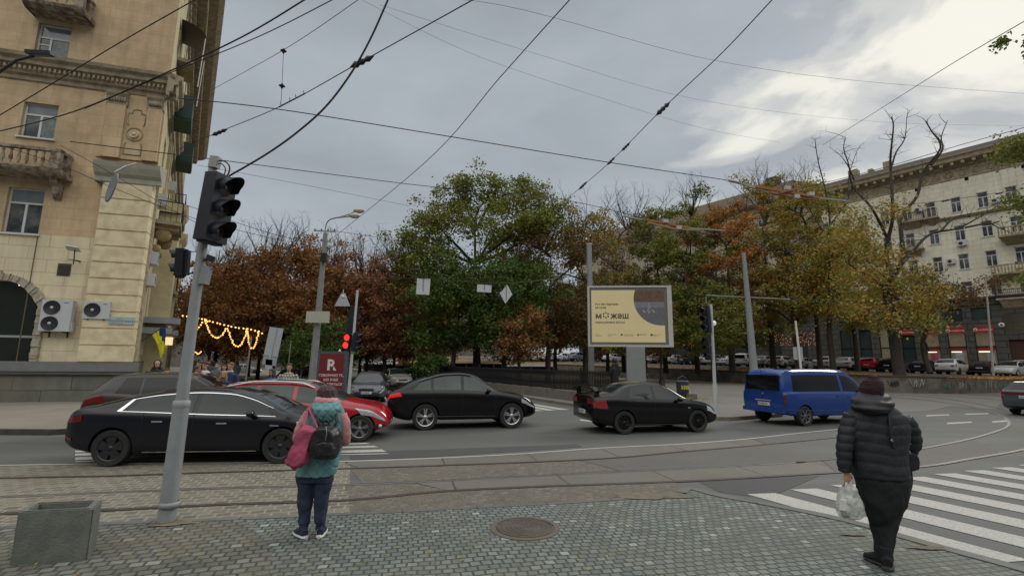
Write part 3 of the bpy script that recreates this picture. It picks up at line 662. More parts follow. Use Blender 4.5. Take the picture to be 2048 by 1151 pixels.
# balconies
def balcony(x0, x1, zf, name='balcony', depth=.95, hh=.95, br=True):
    mb = MB(); cornice(mb, x0-.1, x1+.1, [(depth-.25, zf-.28), (depth-.1, zf-.2), (depth, zf-.12), (depth+.06, zf), (0, zf+.01)]); mb.bb(x0, x1, -(depth-.3), 0, zf-.28, zf-.2)
    b = mb.build(name, rustm, bld)
    mb = MB(); mb.bb(x0, x1, -depth+.02, -depth+.22, zf+hh-.13, zf+hh); mb.bb(x1-.32, x1, -depth+.03, 0, zf+hh-.13, zf+hh-.003); mb.bb(x1-.35, x1, -depth+.03, -depth+.25, zf, zf+hh-.13); mb.bb(x0, x0+.3, -depth+.03, -depth+.25, zf, zf+hh-.13)
    mb.bb(x1-.2, x1-.03, -.35, 0, zf, zf+hh-.13); mb.bb(x0, x1, -depth+.04, -depth+.22, zf, zf+.1); mb.build('parapet', rustm, b)
    n = int((x1-x0-.7)/.26)
    for i in range(n):
        x = x0+.42+i*(x1-x0-.8)/max(1, n-1); mb = MB(); mb.lathe([(.05, 0), (.05, .05), (.035, .1), (.075, .28), (.06, .4), (.035, .55), (.05, .6), (.05, hh-.23)], (x, -depth+.13, zf+.1), n=10); mb.build('baluster', rustm, b)
    for x in ((x0+.3, x1-.45) if br else ()):
        mb = MB(); pr = [(0, zf-.28), (-.62, zf-.28), (-.60, zf-.5), (-.38, zf-.62), (-.30, zf-.95), (-.12, zf-1.15), (0, zf-1.2)]
        mb.add([(x, p[0], p[1]) for p in pr]+[(x+.26, p[0], p[1]) for p in pr], [tuple(range(7))[::-1], tuple(range(7, 14))]+[(i, i+1, i+8, i+7) for i in range(6)]); mb.build('bracket', rustm, b)
    return b
bz = FA(60, 333, .9)[1]; balcony(FA(-150, 333, .9)[0], FA(118, 333, .9)[0], bz)
bz = FA(110, 8, .9)[1]; balcony(FA(48, 12, .9)[0], FA(166, 12, .9)[0], bz, br=False)
mb = MB(); v = wbox(118, 139, 529, 549); mb.bb(v[0]-.05, v[1]+.05, -.03, 0, v[2]-.05, v[3]+.05)
for k in range(6): mb.bb(v[0], v[1], -.05, -.03, v[2]+k*(v[3]-v[2])/6, v[2]+(k+.6)*(v[3]-v[2])/6)
mb.build('vent_grille', mat('vent_brown', (.07, .05, .035), .7), bld)
# street side of the corner building
AB = R(90+34.3); TB = Matrix.Translation(C0) @ Matrix.Rotation(AB, 4, 'Z')   # local +x runs away along the avenue, outward is local -y
sideT = TAi @ TB; LEN = 40.0; sideT = sideT @ Matrix.Diagonal((1, 1, 1, 1))
# outward normal of side = to the right of travel: local -y
def SB(name, fn, m, T=sideT):
    mb = MB(T); fn(mb); return mb.build(name, m, bld)
sidec = mat('cream_side_render', (.58, .52, .33), .9, 0, .12, 1.5, .2, 25, col2=(.48, .42, .26))
holes = []
for k in range(9):
    for (a, b) in ((2.6, 4.9), (6.3, 8.3), (11.6, 13.7), (15.2, 17.2), (18.8, 20.8), (22.4, 24.4)): holes.append((2.2+k*4.3, 3.5+k*4.3, a+zband-1.4, b+zband-1.4))
SB('street_side_wall', lambda mb: wall_holes(mb, 0, LEN, 0, ZT, holes, depth=.3), sidec)
for h in holes[:36]: window(bld, *h, T=sideT, y=.14, sill=False)
def side_cornice(mb):
    cornice(mb, -.9, LEN+.6, [(0, ZT-2.4), (.15, ZT-2.3), (.18, ZT-1.6), (.35, ZT-1.45), (.4, ZT-1.1), (1.0, ZT-.8), (1.05, ZT-.5), (1.6, ZT-.3), (1.95, ZT), (0, ZT+.1)])
SB('eaves_cornice', side_cornice, trimc)
x = -.5
while x < LEN: SB('cornice_bracket', lambda mb: (mb.bb(x, x+.30, -.97, -.33, ZT-1.28, ZT-.79), mb.bb(x+.05, x+.25, -.42, -.12, ZT-2.1, ZT-1.27)), trimc); x += .80
def frontcor(mb): cornice(mb, XL, 1.2, [(0, ZT-2.4), (.15, ZT-2.3), (.18, ZT-1.6), (.35, ZT-1.45), (.4, ZT-1.1), (1.0, ZT-.8), (1.35, ZT), (0, ZT+.1)])
SB('main_cornice', lambda mb: cornice(mb, -.6, LEN, prof, mt=1), [trimc, trimd])
for k, x in enumerate((5.4, 13.2, 21.5, 30.0)):
    w_ = 3.0
    SB('projecting_bay', lambda mb: (mb.bb(x-.02, x+w_, -1.0, 0, 3.9, zcap-.3), mb.bb(x+.2, x+.9, -.9, 0, 0, 3.9), mb.bb(x+w_-.9, x+w_-.2, -.9, 0, 0, 3.9), cornice(mb, x-.3, x+w_+.3, [(.95, zcap-.3), (1.05, zcap-.2), (1.25, zcap), (1.35, zcap+.25), (0, zcap+.35)])), sidec)
    SB('bay_pilaster', lambda mb: (mb.bb(x+.1, x+.35, -.16, 0, zcap+.35, zc_b), mb.bb(x+.55, x+.8, -.22, 0, zcap+.35, zc_b), mb.bb(x+1.0, x+1.25, -.16, 0, zcap+.35, zc_b)), sidec)
def sbalc(x0, x1, z, dep, m, curved=False, solid=False):
    mb = MB(sideT); mb.bb(x0, x1, -dep, 0, z-.2, z)
    b = mb.build('balcony', trimc if not solid else m, bld)
    mb = MB(sideT)
    if solid: mb.bb(x0-.02, x1+.02, -dep-.03, -dep+.03, z-.1, z+1.25); mb.bb(x0-.03, x0+.03, -dep, 0, z-.1, z+1.25); mb.bb(x1-.03, x1+.03, -dep, 0, z-.1, z+1.25)
    else:
        mb.bb(x0, x1, -dep, -dep+.05, z+.95, z+1.02); n = int((x1-x0)/.14)
        for i in range(n+1): mb.bb(x0+i*(x1-x0)/n-.012, x0+i*(x1-x0)/n+.012, -dep+.01, -dep+.04, z, z+.95)
        for i in range(5): mb.bb(x0-.01, x0+.02, -dep*i/5-.02, -dep*i/5, z, z+.95)
        mb.bb(x0-.01, x0+.02, -dep, 0, z+.95, z+1.0)
    mb.build('railing', m, b); return b
zA = 2+(716-172)*22.5/950; 
sbalc(2.6, 4.6, 15.3, 1.0, greenm, solid=True); sbalc(9.6, 11.8, 15.3, 1.1, greenm, solid=True); sbalc(3.2, 5.6, 19.0, .8, darkmetal); sbalc(12.0, 14.4, 12.6, 1.0, darkmetal); sbalc(16.3, 18.7, 12.6, 1.0, darkmetal)
sbalc(.9, 3.9, 8.9, 1.2, darkmetal); sbalc(11.2, 13.6, 6.6, 1.1, darkmetal); sbalc(20.2, 22.6, 6.6, 1.1, darkmetal)
# curved glass canopy over an upper balcony
mb = MB(sideT); rows = []
for i in range(7): a = i/6*PI/2; rows.append([(3.2, -1.25*math.sin(a), 20.6+.75*math.cos(a)), (5.8, -1.25*math.sin(a), 20.6+.75*math.cos(a))])
mb.grid(rows); mb.build('balcony_canopy', mat('canopy_brown', (.09, .065, .045), .5), bld)
for x in (3.2, 5.8): mb = MB(sideT); mb.tube([(x, -1.2, 20.6), (x, -1.1, 17.5)], .03, 6); mb.build('canopy_post', whiteframe, bld)
for x, z0_, z1_ in ((.45, 1.9, zcap+.2), (1.0, 1.9, 8.4)):
    mb = MB(sideT); mb.bb(x, x+.28, -.14, 0, z0_, z1_); mb.build('side_pilaster', mat('carved_pale_stone', (.55, .50, .38), .95, 0, .3, 8, .9, 10, col2=(.38, .32, .22)), bld)
SB('side_plinth', lambda mb: mb.bb(.05, LEN, -.14, 0, 0, 1.9), granite)
for k in range(12): x = 4.2+k*3.0; SB('wall_panel', lambda mb: mb.bb(x, x+1.3, -.06, 0, 2.2, 6.2), sidec)
# scroll consoles under the low balcony
for x in (1.3, 3.4):
    mb = MB(sideT); mb.lathe([(.0, -.14), (.30, -.14), (.34, -.05), (.34, .05), (.30, .14), (0, .14)], (x, -.50, 8.2), 'x', 16); mb.lathe([(0, -.13), (.18, -.13), (.2, 0), (.18, .13), (0, .13)], (x, -.28, 7.5), 'x', 14); mb.bb(x-.16, x+.16, -1.1, 0, 8.45, 8.7); mb.build('scroll_console', mat('aged_ochre_stone', (.34, .25, .12), .95, 0, .35, 6, .6, 14), bld)
# shop canopies on the ground floor side
canopym = mat('canopy_grey', (.33, .35, .36), .5, .2, .12, 4)
for (x0, x1, z, d) in ((3.6, 5.3, 3.9, 1.6), (3.6, 5.2, 3.35, 1.3), (9.0, 12.6, 3.5, 1.5)):
    SB('shop_canopy', lambda mb: mb.bb(x0, x1, -d, 0, z, z+.32), canopym)
mb = MB(sideT); mb.bb(12.3, 13.8, -1.2, -.6, 3.0, 3.6); mb.build('lit_shop_sign', mat('lit_sign', (.8, .7, .4), .5, 0, 0, emit=(1, .8, .42), estr=.9), bld)
# roof and back so the block is solid
mb = MB(); pA = [(XL, 0), (0, 0)]; q = [sideT @ Vector((LEN, 0, 0)), sideT @ Vector((LEN, 12, 0))]; poly = pA+[(q[0].x, q[0].y), (q[1].x, q[1].y), (XL, 14)]
mb.prism(poly, ZT-.05, ZT+.1, top=True, bottom=True); mb.build('roof', trimd, bld)
mb = MB(sideT); mb.bb(LEN-.05, LEN+.0, 0.05, 12, 0, ZT-.06); mb.build('end_wall', sidec, bld)
# ------------------------------------------------ next buildings down the avenue
def simple_block(name, label, p, ang, L_, D_, H_, m, rows, nwin, wz0, wdz, wm, roofm, gr=None, ww=1.2, wh=1.8, band=None, ground=None, roofh=0.0):
    t = thing(name, label, 'building', tuple(p), ang, gr); holes = []
    for r in range(rows):
        for k in range(nwin): x = L_*(k+.5)/nwin; holes.append((x-ww/2, x+ww/2, wz0+r*wdz, wz0+r*wdz+wh))
    gh = []
    if ground:
        for k in range(ground[0]): x = L_*(k+.5)/ground[0]; gh.append((x-ground[1]/2, x+ground[1]/2, .5, ground[2]))
    mb = MB(); wall_holes(mb, 0, L_, 0, H_, holes+gh, depth=.3); mb.bb(0, .02, .02, D_, 0, H_-.02); mb.bb(L_-.02, L_, .02, D_, 0, H_-.02); mb.bb(0, L_, D_-.02, D_, 0, H_-.02); mb.build('wall', m, t)
    for h in holes: window(t, *h, sill=True)
    for h in gh: window(t, *h, sill=False, frame=darkmetal, name='shop_window', fr=.1, style='two')
    mb = MB(); cornice(mb, -.3, L_+.3, [(0, H_-1.0), (.1, H_-.9), (.15, H_-.6), (.5, H_-.3), (.6, H_), (0, H_+.05)]); mb.build('cornice', trimc, t)
    mb = MB()
    if roofh: mb.add([(-.3, -.5, H_), (L_+.3, -.5, H_), (L_+.3, D_/2, H_+roofh), (-.3, D_/2, H_+roofh), (-.3, D_+.4, H_), (L_+.3, D_+.4, H_)], [(0, 1, 2, 3), (3, 2, 5, 4), (0, 3, 4), (1, 5, 2)])
    else: mb.bb(0, L_, 0, D_, H_-.03, H_+.04)
    mb.build('roof', roofm, t)
    return t
pB = TB @ Vector((LEN+8, 1.0, 0))
simple_block('avenue_building', 'pale distant block beyond the corner building, behind the chestnut crowns', pB, AB, 45, 14, 19, sidec, 4, 10, 5.5, 3.6, whiteframe, trimd, ground=(8, 3.2, 4.0))
t = simple_block('distant_block', 'long low grey building closing the far end of the avenue behind the trunks', Vector((-130, 118, 0)), R(12), 130, 12, 13, mat('distant_wall', (.16, .15, .13), .9, 0, .2, .3), 3, 24, 4, 3, whiteframe, trimd)
# ------------------------------------------------ ac units, dish, antenna, plates
acm = mat('ac_case_white', (.50, .52, .54), .5, 0, .06, 3); acd = mat('ac_fan_dark', (.02, .022, .024), .6)
def acunit(px0, px1, py0, py1, fans, label, two=False):
    off = .42
    a, z1 = FA((px0+px1)/2, py0, off); b, z0 = FA((px0+px1)/2, py1, off); xa = FA(px0, (py0+py1)/2, off)[0]; xb = FA(px1, (py0+py1)/2, off)[0]
    w_ = xb-xa; h_ = z1-z0; t = thing('ac_unit', label, 'air conditioner', tuple(TA @ Vector(((xa+xb)/2, -.05, z0))), AA, 'outdoor air conditioner units')
    mb = MB(); mb.bb(-w_/2, w_/2, -.37, -.08, 0, h_); mb.bb(w_/2, w_/2+.05, -.3, -.12, 0, h_*.3); mb.build('case', acm, t)
    for i in range(fans):
        cz = h_*(i+.5)/fans; cx = -w_*.16; r = min(w_*.29, h_/fans*.42)
        mb = MB(); mb.lathe([(0, -.378), (r, -.378), (r+.015, -.40), (r+.02, -.37)], (cx, 0, cz), 'y', 24)
        f = mb.build('fan_grille', acd, t)
        mb = MB()
        for q in range(3):
            rr_ = r*(.45+.25*q); mb.tube([(cx+rr_*math.cos(k*PI/10), -.392, cz+rr_*math.sin(k*PI/10)) for k in range(21)], .006, 4)
        mb.build('guard', mat('guard_grey', (.06, .065, .07), .5), f)
        mb = MB(); mb.lathe([(0, -.402), (r*.2, -.40), (r*.22, -.378)], (cx, 0, cz), 'y', 14); mb.build('fan_hub', acm, f)
    for sx in (-1, 1): mb = MB(); mb.bb(sx*w_*.3-.02, sx*w_*.3+.02, -.34, .04, -.06, 0); mb.bb(sx*w_*.3-.02, sx*w_*.3+.02, .0, .04, -.25, 0); mb.build('bracket', darkmetal, t)
    mb = MB(); mb.bb(w_*.22, w_*.36, -.373, -.37, h_-.14, h_-.10); mb.build('badge', mat('badge_blue', (.10, .19, .27), .5), t)
    return t
acunit(80, 142, 599, 662, 2, 'white two-fan air conditioner unit beside the arched window'); acunit(166, 220, 602, 637, 1, 'white single-fan air conditioner unit on the cream quoins')
def farac(p, rz, s, label):
    t = thing('ac_unit', label, 'air conditioner', tuple(p), rz, 'outdoor air conditioner units'); mb = MB(); mb.bb(-.4*s, .4*s, -.35*s, 0, 0, .55*s); mb.build('case', acm, t)
    mb = MB(); mb.lathe([(0, -.355*s), (.2*s, -.355*s), (.21*s, -.345*s)], (-.1*s, 0, .28*s), 'y', 16); mb.build('fan_grille', acd, t); return t
for (x, z, lab) in ((2.0, 9.8, 'grey air conditioner on the ledge over the scroll balcony'), (1.2, 6.6, 'air conditioner below the scroll balcony of the corner building'), (.9, 5.5, 'lowest air conditioner on the side of the corner building'), (9.5, 12.9, 'white air conditioner below the second green balcony')):
    q = TB @ Vector((x, -.56 if z > 99 else -.05, z)); farac(q, AB, 1.1, lab)
q = FA(244, 641, .36); t = thing('street_name_plate', 'pale blue street name plate on the cream quoins', 'street sign', tuple(TA @ Vector((q[0], -.37, q[1]))), AA)
mb = MB(); mb.bb(-.52, .52, -.02, 0, -.17, .17); mb.build('plate', mat('plate_pale', (.40, .46, .46), .5), t)
text('вулиця', .07, mat('plate_ink', (.05, .08, .12), .6), t, (-.2, -.023, .07)); text('Воскресенська', .15, MATS['plate_ink'], t, (-.48, -.023, -.06)); text('Voskresenska street', .06, MATS['plate_ink'], t, (-.44, -.023, -.14))
q = FA(140, 497, .8); t = thing('satellite_terminal', 'flat white satellite internet panel on a short mast by the vent', 'antenna', tuple(TA @ Vector((q[0], 0, q[1]-.55))), AA)
mb = MB(); mb.box((0, -.6, .6), (.52, .34, .035), rx=R(-28), ry=R(8)); mb.build('panel', white_paint, t)
mb = MB(); mb.tube([(.05, -.55, .58), (.05, -.5, .1), (.05, -.5, -.1)], .025, 6); mb.beam((.05, -.5, .1), (.05, 0, .1), .03, .03); mb.beam((-.15, -.5, .12), (.3, -.5, .08), .03, .03); mb.build('mast', darkmetal, t)
# wall street lamp at top left
q = at(92, 103, 13.0); t = thing('wall_street_lamp', 'black street lamp arm with flat head reaching in at the top left edge', 'street lamp', tuple(at(-60, 170, 15)))
mb = MB(); mb.tube([at(-60, 175, 15), at(0, 143, 13.6), at(35, 120, 13.2), at(66, 112, 13)], .045, 8); mb.build('arm', darkmetal, t, True)
mb = MB(); p = at(82, 107, 13); mb.box(p, (.62, .34, .11), rz=.25, ry=-.12, rx=.3); mb.box(p+Vector((0, 0, -.05)), (.5, .26, .05), rz=.25, ry=-.12, rx=.3); mb.build('lamp_head', mat('lamp_head_dark', (.06, .065, .075), .4, .2), t, True)
# ================================================================ RIGHT LONG BUILDING
BR = R(-53); pR = Vector((14, 116, 0))   # facade runs from far left to near right; outward local -y
AR_ = math.atan2(-.8, .6); TR = Matrix.Translation((56.5, 62, 0)) @ Matrix.Rotation(AR_, 4, 'Z'); TRi = TR.inverted(); nR = Vector((-.8, -.6, 0))
def FR(px, py, off=0.0): p = TRi @ plane(px, py, Vector((56.5, 62, 0))+nR*off, nR); return p.x, p.z
rb = thing('long_apartment_building', 'long cream apartment block with ornate eaves above dark stone shops, right side', 'building', (56.5, 62, 0), AR_)
creamR = brickmat('cream_block_wall', (.72, .69, .56), (.76, .73, .60), (.54, .51, .40), 1.3, .6, .02, 'xz', bump=.15, rough=.9, var=.12, vscale=.8, stain=(.42, .38, .28), sscale=.15, stops=(.5, .85))
darkst = brickmat('dark_rusticated_stone', (.060, .062, .055), (.080, .080, .070), (.025, .025, .022), 2.2, .75, .06, 'xz', bump=.5, rough=.85, var=.2, vscale=1.5, smooth=.2)
zt = FR(1871, 325)[1]; zs = FR(1990, 585)[1]; zs = FR(1935, 592)[1]-.3
xa = FR(1655, 560)[0]; xb = FR(2048, 500)[0]+16

colx = [0.2+2.55*k for k in range(-6, 10)]; rz = [10.9, 14.5, 18.3, 22.1]
holes = [(x-.52, x+.52, z, z+2.0) for x in colx for z in rz]
sm_ = [(x-.2, x+.2, 26.0, 26.6) for x in (-1.0, 4.1, 9.2, 14.3)]
mb = MB(); wall_holes(mb, xa, xb, zs, zt-1.2, holes+sm_, depth=.25); mb.bb(xa, xa+.05, .02, 14, 0, zt); mb.bb(xa, xb, 13.9, 14, 0, zt); mb.build('wall', creamR, rb)
shopx = [(-6.3, 1.7), (-3.9, 1.5), (-1.4, 1.5), (1.05, 1.75), (3.65, 1.85), (9.4, 1.9), (12, 1.9), (-8.8, 1.5), (-11.2, 1.5)]
gh = [(x-w_/2, x+w_/2, 1.2, 7.3) for x, w_ in shopx]+[(x-w_/2, x+w_/2, 7.9, 9.5) for x, w_ in shopx]+[(5.7, 7.6, 1.2, 5.4), (5.6, 7.7, 6.2, 8.6)]
mb = MB(); wall_holes(mb, xa, xb, 0, zs, gh, depth=.35); mb.build('stone_ground_floor', darkst, rb)
for h in holes: window(rb, *h, y=.12, sill=True, fr=.09)
for h in sm_: mb = MB(); mb.add([(h[0], .2, h[2]), (h[1], .2, h[2]), (h[1], .2, h[3]), (h[0], .2, h[3])], [(0, 1, 2, 3)]); mb.build('vent_opening', darkroom, rb)
tealg = mat('dusk_glass_teal', (.030, .045, .050), .15, 0, .3, .6, spec=.8); redm = mat('shop_red', (.32, .012, .018), .5, 0, .12, 1.5); warm = mat('shop_interior', (.10, .085, .055), .8, 0, .5, 1.4, emit=(.5, .42, .28), estr=.10)
for i, (x, w_) in enumerate(shopx):
    mb = MB(); mb.bb(x-w_/2, x-w_/2+.1, .2, .3, 1.2, 7.3); mb.bb(x+w_/2-.1, x+w_/2, .2, .3, 1.2, 7.3); mb.bb(x-w_/2, x+w_/2, .2, .3, 4.55, 4.7)
    f = mb.build('shop_window', darkmetal, rb); mb = MB(); mb.add([(x-w_/2, .27, 1.2), (x+w_/2, .27, 1.2), (x+w_/2, .27, 7.3), (x-w_/2, .27, 7.3)], [(0, 1, 2, 3)]); mb.build('pane', warm if i in (0, 2, 3, 4) else tealg, f)
    mb = MB(); mb.add([(x-w_/2, .22, 7.9), (x+w_/2, .22, 7.9), (x+w_/2, .22, 9.5), (x-w_/2, .22, 9.5)], [(0, 1, 2, 3)]); mb.build('upper_pane', tealg, rb)
    if i in (1, 2, 3, 4):
        mb = MB(); mb.bb(x-w_/2, x+w_/2, -.02, .22, 6.35, 7.15); fs = mb.build('red_fascia', redm, rb)
        text('vodafone', .36, white_paint, rb, (x-.5, -.03, 6.6), name='fascia_lettering'); mb = MB(); mb.lathe([(.11, -.03), (.2, -.03), (.2, -.02)], (x-.72, 0, 6.72), 'y', 14); mb.build('fascia_logo', white_paint, rb)
    if i in (2, 3, 4):
        mb = MB(); mb.bb(x-w_/2+.1, x+w_/2-.1, .24, .26, 4.2, 4.55); mb.build('red_band', redm, rb)
        mb = MB(); mb.bb(x-.35+.3*(i == 4), x+.45+.2*(i == 4), .24, .26, 1.9, 3.9); mb.build('window_poster', mat('poster_pink', (.30, .07, .11), .6, 0, .5, 2.5) if i == 2 else mat('poster_pale', (.32, .34, .38), .6, 0, .5, 2.2), rb)
        mb = MB(); mb.bb(x-w_/2+.2, x+.3, .235, .24, 3.95, 4.05); mb.build('lit_strip', lampm, rb)
mb = MB(); mb.bb(5.7, 7.6, .3, .33, 1.2, 5.4); mb.build('entrance_door', mat('door_brown', (.05, .02, .015), .5, 0, .2), rb)
mb = MB(); mb.lathe([(.12, -.1), (.28, -.1), (.28, .0)], (5.3, 0, 7.2), 'y', 16); mb.build('round_shop_logo', white_paint, rb)
mb = MB(); cornice(mb, xa-.3, xb, [(0, zs-1.0), (.15, zs-.9), (.2, zs-.4), (.55, zs-.2), (.65, zs+.05), (0, zs+.12)], mt=1); mb.build('shop_floor_cornice', [darkst, trimd], rb)
mb = MB(); cornice(mb, -.5, 7.5, [(0, 21.2), (.25, 21.3), (.4, 21.55), (0, 21.65)]); cornice(mb, 7.5, xb, [(0, 21.2), (.25, 21.3), (.4, 21.55), (0, 21.65)]); mb.build('string_course', trimc, rb)
mb = MB(); cornice(mb, xa-.4, xb, [(0, zt-3.0), (.06, zt-2.9), (.06, zt-1.5), (.3, zt-1.35), (.35, zt-1.0), (1.1, zt-.75), (1.15, zt-.35), (1.35, zt-.1), (1.35, zt+.05), (0, zt+1.0)], mt=1); mb.build('eaves_cornice', [trimc, mat('roof_edge', (.05, .043, .035), .8, 0, .2)], rb)
mb = MB(); x = xa
while x < xb: mb.bb(x, x+.35, -1.0, -.3, zt-1.2, zt-.74); x += 1.05
mb.build('eaves_brackets', trimc, rb)
mb = MB(); x = xa+.5
while x < xb: mb.tube([(x+.38*math.cos(a*PI/6), -.1, zt-2.2+.38*math.sin(a*PI/6)) for a in range(13)], .06, 5); mb.bb(x-.1, x+.1, -.12, -.04, zt-2.3, zt-2.1); x += 1.35
mb.build('frieze_ornament', trimc, rb)
mb = MB(); mb.bb(xa, xb, 0.5, 14, zt-1.2, zt+.9); mb.build('roof', trimd, rb)
def rbalc(x0, x1, z, dep, m, solid):
    mb = MB(); mb.bb(x0, x1, -dep, 0, z-.22, z); b = mb.build('balcony', trimc, rb)
    if solid:
        mb = MB(); mb.bb(x0, x1, -dep, -dep+.15, z+.85, z+1.0); n = int((x1-x0)/.3)
        for i in range(n+1): mb.tube([(x0+.1+i*(x1-x0-.2)/n, -dep+.08, z), (x0+.1+i*(x1-x0-.2)/n, -dep+.08, z+.4), (x0+.1+i*(x1-x0-.2)/n, -dep+.08, z+.85)], [.05, .1, .05], 6)
    else:
        mb = MB(); mb.bb(x0, x1, -dep, -dep+.05, z+.95, z+1.05); n = int((x1-x0)/.16)
        for i in range(n+1): mb.bb(x0+i*(x1-x0)/n-.02, x0+i*(x1-x0)/n+.02, -dep, -dep+.04, z, z+.95)
        for i in range(5): mb.bb(x0-.02, x0+.02, -dep*i/4, -dep*i/4+.04, z, z+.95)
    mb.build('railing', m, b)
    mb = MB(); mb.add([(x0+.2, 0, z-.22), (x1-.2, 0, z-.22), (x1-.2, -dep*.8, z-.22), (x0+.2, -dep*.8, z-.22), (x0+.5, 0, z-1.1), (x1-.5, 0, z-1.1)], [(0, 3, 4), (1, 5, 2), (3, 2, 5, 4), (0, 4, 5, 1)]); mb.build('corbel', trimc, b)
ironr = mat('rusty_rail', (.07, .03, .035), .6, .1, .3)
for a in ((-3.3, -.6, 21.9, 1.1, ironr, False), (-.5, 1.0, 21.9, 1.0, ironr, False), (-3.4, -.9, 14.2, 1.1, ironr, False), (-3.4, -.9, 18.0, 1.1, ironr, False), (6.3, 10.5, 17.9, 1.5, trimc, True), (5.2, 8.6, 13.4, 1.3, trimc, True), (5.2, 8.6, 10.4, .6, ironr, False)): rbalc(*a)
for i, (px, py, lab) in enumerate(((1838, 420, 'air conditioner left of the top balcony window on the long cream block'), (1992, 402, 'rusty-bracket air conditioner on the top window row, far right'), (1925, 487, 'air conditioner under the dark window of the long cream block'), (1903, 523, 'air conditioner left of the third row window on the long cream block'), (1944, 577, 'air conditioner beside the lowest cream window over the dark cornice'))):
    q = FR(px, py); farac(TR @ Vector((q[0], -.05, q[1]-.3)), AR_, 1.1, lab)
# taller brown roofed building further left behind the trees
xk0 = FR(1150, 500)[0]; xk1 = FR(1650, 400)[0]; zk = FR(1600, 385)[1]
t = thing('brown_roof_building', 'tall apartment block with a brown hipped roof rising behind the yellow trees', 'building', tuple(TR @ Vector((xk0, 1.0, 0))), AR_)
Lk = xk1-xk0-.3; holes = [(x-.6, x+.6, z, z+2.1) for x in [2+3.1*k for k in range(int(Lk/3.1)) ] if x < Lk-1 for z in (10.9, 14.5, 18.3, 22.1, 26)]

mb = MB(); wall_holes(mb, 0, Lk, zs, zk, holes, depth=.25); mb.bb(Lk-.03, Lk, .02, 15, 0, zk); mb.build('wall', brickmat('tan_block_wall', (.40, .34, .25), (.46, .40, .30), (.3, .25, .18), 1.3, .6, .02, 'xz', bump=.1, rough=.9, var=.12, vscale=.8), t)
mb = MB(); wall_holes(mb, 0, Lk, 0, zs, [(x-1.1, x+1.1, 1.2, 7) for x in [2+4*k for k in range(int(Lk/4))] if x < Lk-2], depth=.35); mb.build('stone_ground_floor', darkst, t)
for h in holes: window(t, *h, y=.12, sill=False, fr=.09)
for x in [2+4*k for k in range(int(Lk/4))]:
    if x < Lk-2: mb = MB(); mb.add([(x-1.1, .3, 1.2), (x+1.1, .3, 1.2), (x+1.1, .3, 7), (x-1.1, .3, 7)], [(0, 1, 2, 3)]); mb.build('shop_window', tealg, t)
mb = MB(); cornice(mb, -.4, Lk+.4, [(0, zk-1.5), (.2, zk-1.3), (.3, zk-.6), (1.0, zk-.3), (1.2, zk), (0, zk+.2)]); mb.build('eaves_cornice', trimc, t)
mb = MB(); rh = FR(1547, 352)[1]-zk+1.0; v = [(-1, -1.2, zk), (Lk+1, -1.2, zk), (Lk+1, 15, zk), (-1, 15, zk), (7, 6, zk+rh), (Lk-7, 6, zk+rh), (Lk-7, 8, zk+rh), (7, 8, zk+rh)]
mb.add(v, [(0, 1, 5, 4), (1, 2, 6, 5), (2, 3, 7, 6), (3, 0, 4, 7), (4, 5, 6, 7)]); rf = mb.build('roof', mat('roof_brown', (.10, .070, .045), .85, 0, .2, 1.5), t)
mb = MB(); mb.bb(Lk-11, Lk-9.2, 5, 7, zk+rh-.5, zk+rh+1.3); mb.build('chimney', trimd, rf)
for p, w_, h_ in ((-9, 1.2, 1.6), (-6.5, .6, 1.0), (-4.6, .9, 1.5)):
    mb = MB(); mb.bb(p, p+w_, .8, 2, zt+.8, zt+.8+h_); mb.build('chimney', trimc, rb)
# ================================================================ VEHICLES
def paint(n, c, rough=.2, coat=0.0): return mat('car_paint_'+n, c, .16, 0, 0, coat=0 if max(c) < .05 else .5, spec=.42)
carglass = mat('car_glass', (.012, .018, .020), .04, 0, 0, spec=.45); tint = mat('tinted_car_glass', (.006, .007, .009), .05, 0, 0, spec=.35)
glassg = mat('car_glass_green', (.028, .045, .042), .05, 0, .5, 1.5, spec=.5)
chrome = mat('chrome_trim', (.75, .76, .78), .18, 1, 0); redl = mat('tail_light_red', (.13, .004, .005), .2, 0, 0, coat=.3); redlit = mat('tail_light_lit', (.5, .01, .01), .2, 0, 0, emit=(1, .03, .02), estr=.30)
headl = mat('head_lamp_clear', (.45, .47, .50), .12, .3, .2, 9, coat=1); trimp = mat('grey_plastic_trim', (.022, .022, .024), .6, 0, .1); platew = mat('number_plate_white', (.55, .56, .55), .5, 0, .05); rimsil = mat('alloy_silver', (.55, .56, .58), .3, .8, 0); rimdark = mat('alloy_dark', (.035, .037, .042), .35, .5, 0); gapm = mat('panel_gap', (.003, .003, .004), .8)
inkm = mat('plate_ink_black', (.02, .02, .02), .6); inkb = mat('plate_blue_band', (.02, .08, .35), .6); orangel = mat('indicator_orange', (.45, .13, .02), .3)
NV = 12
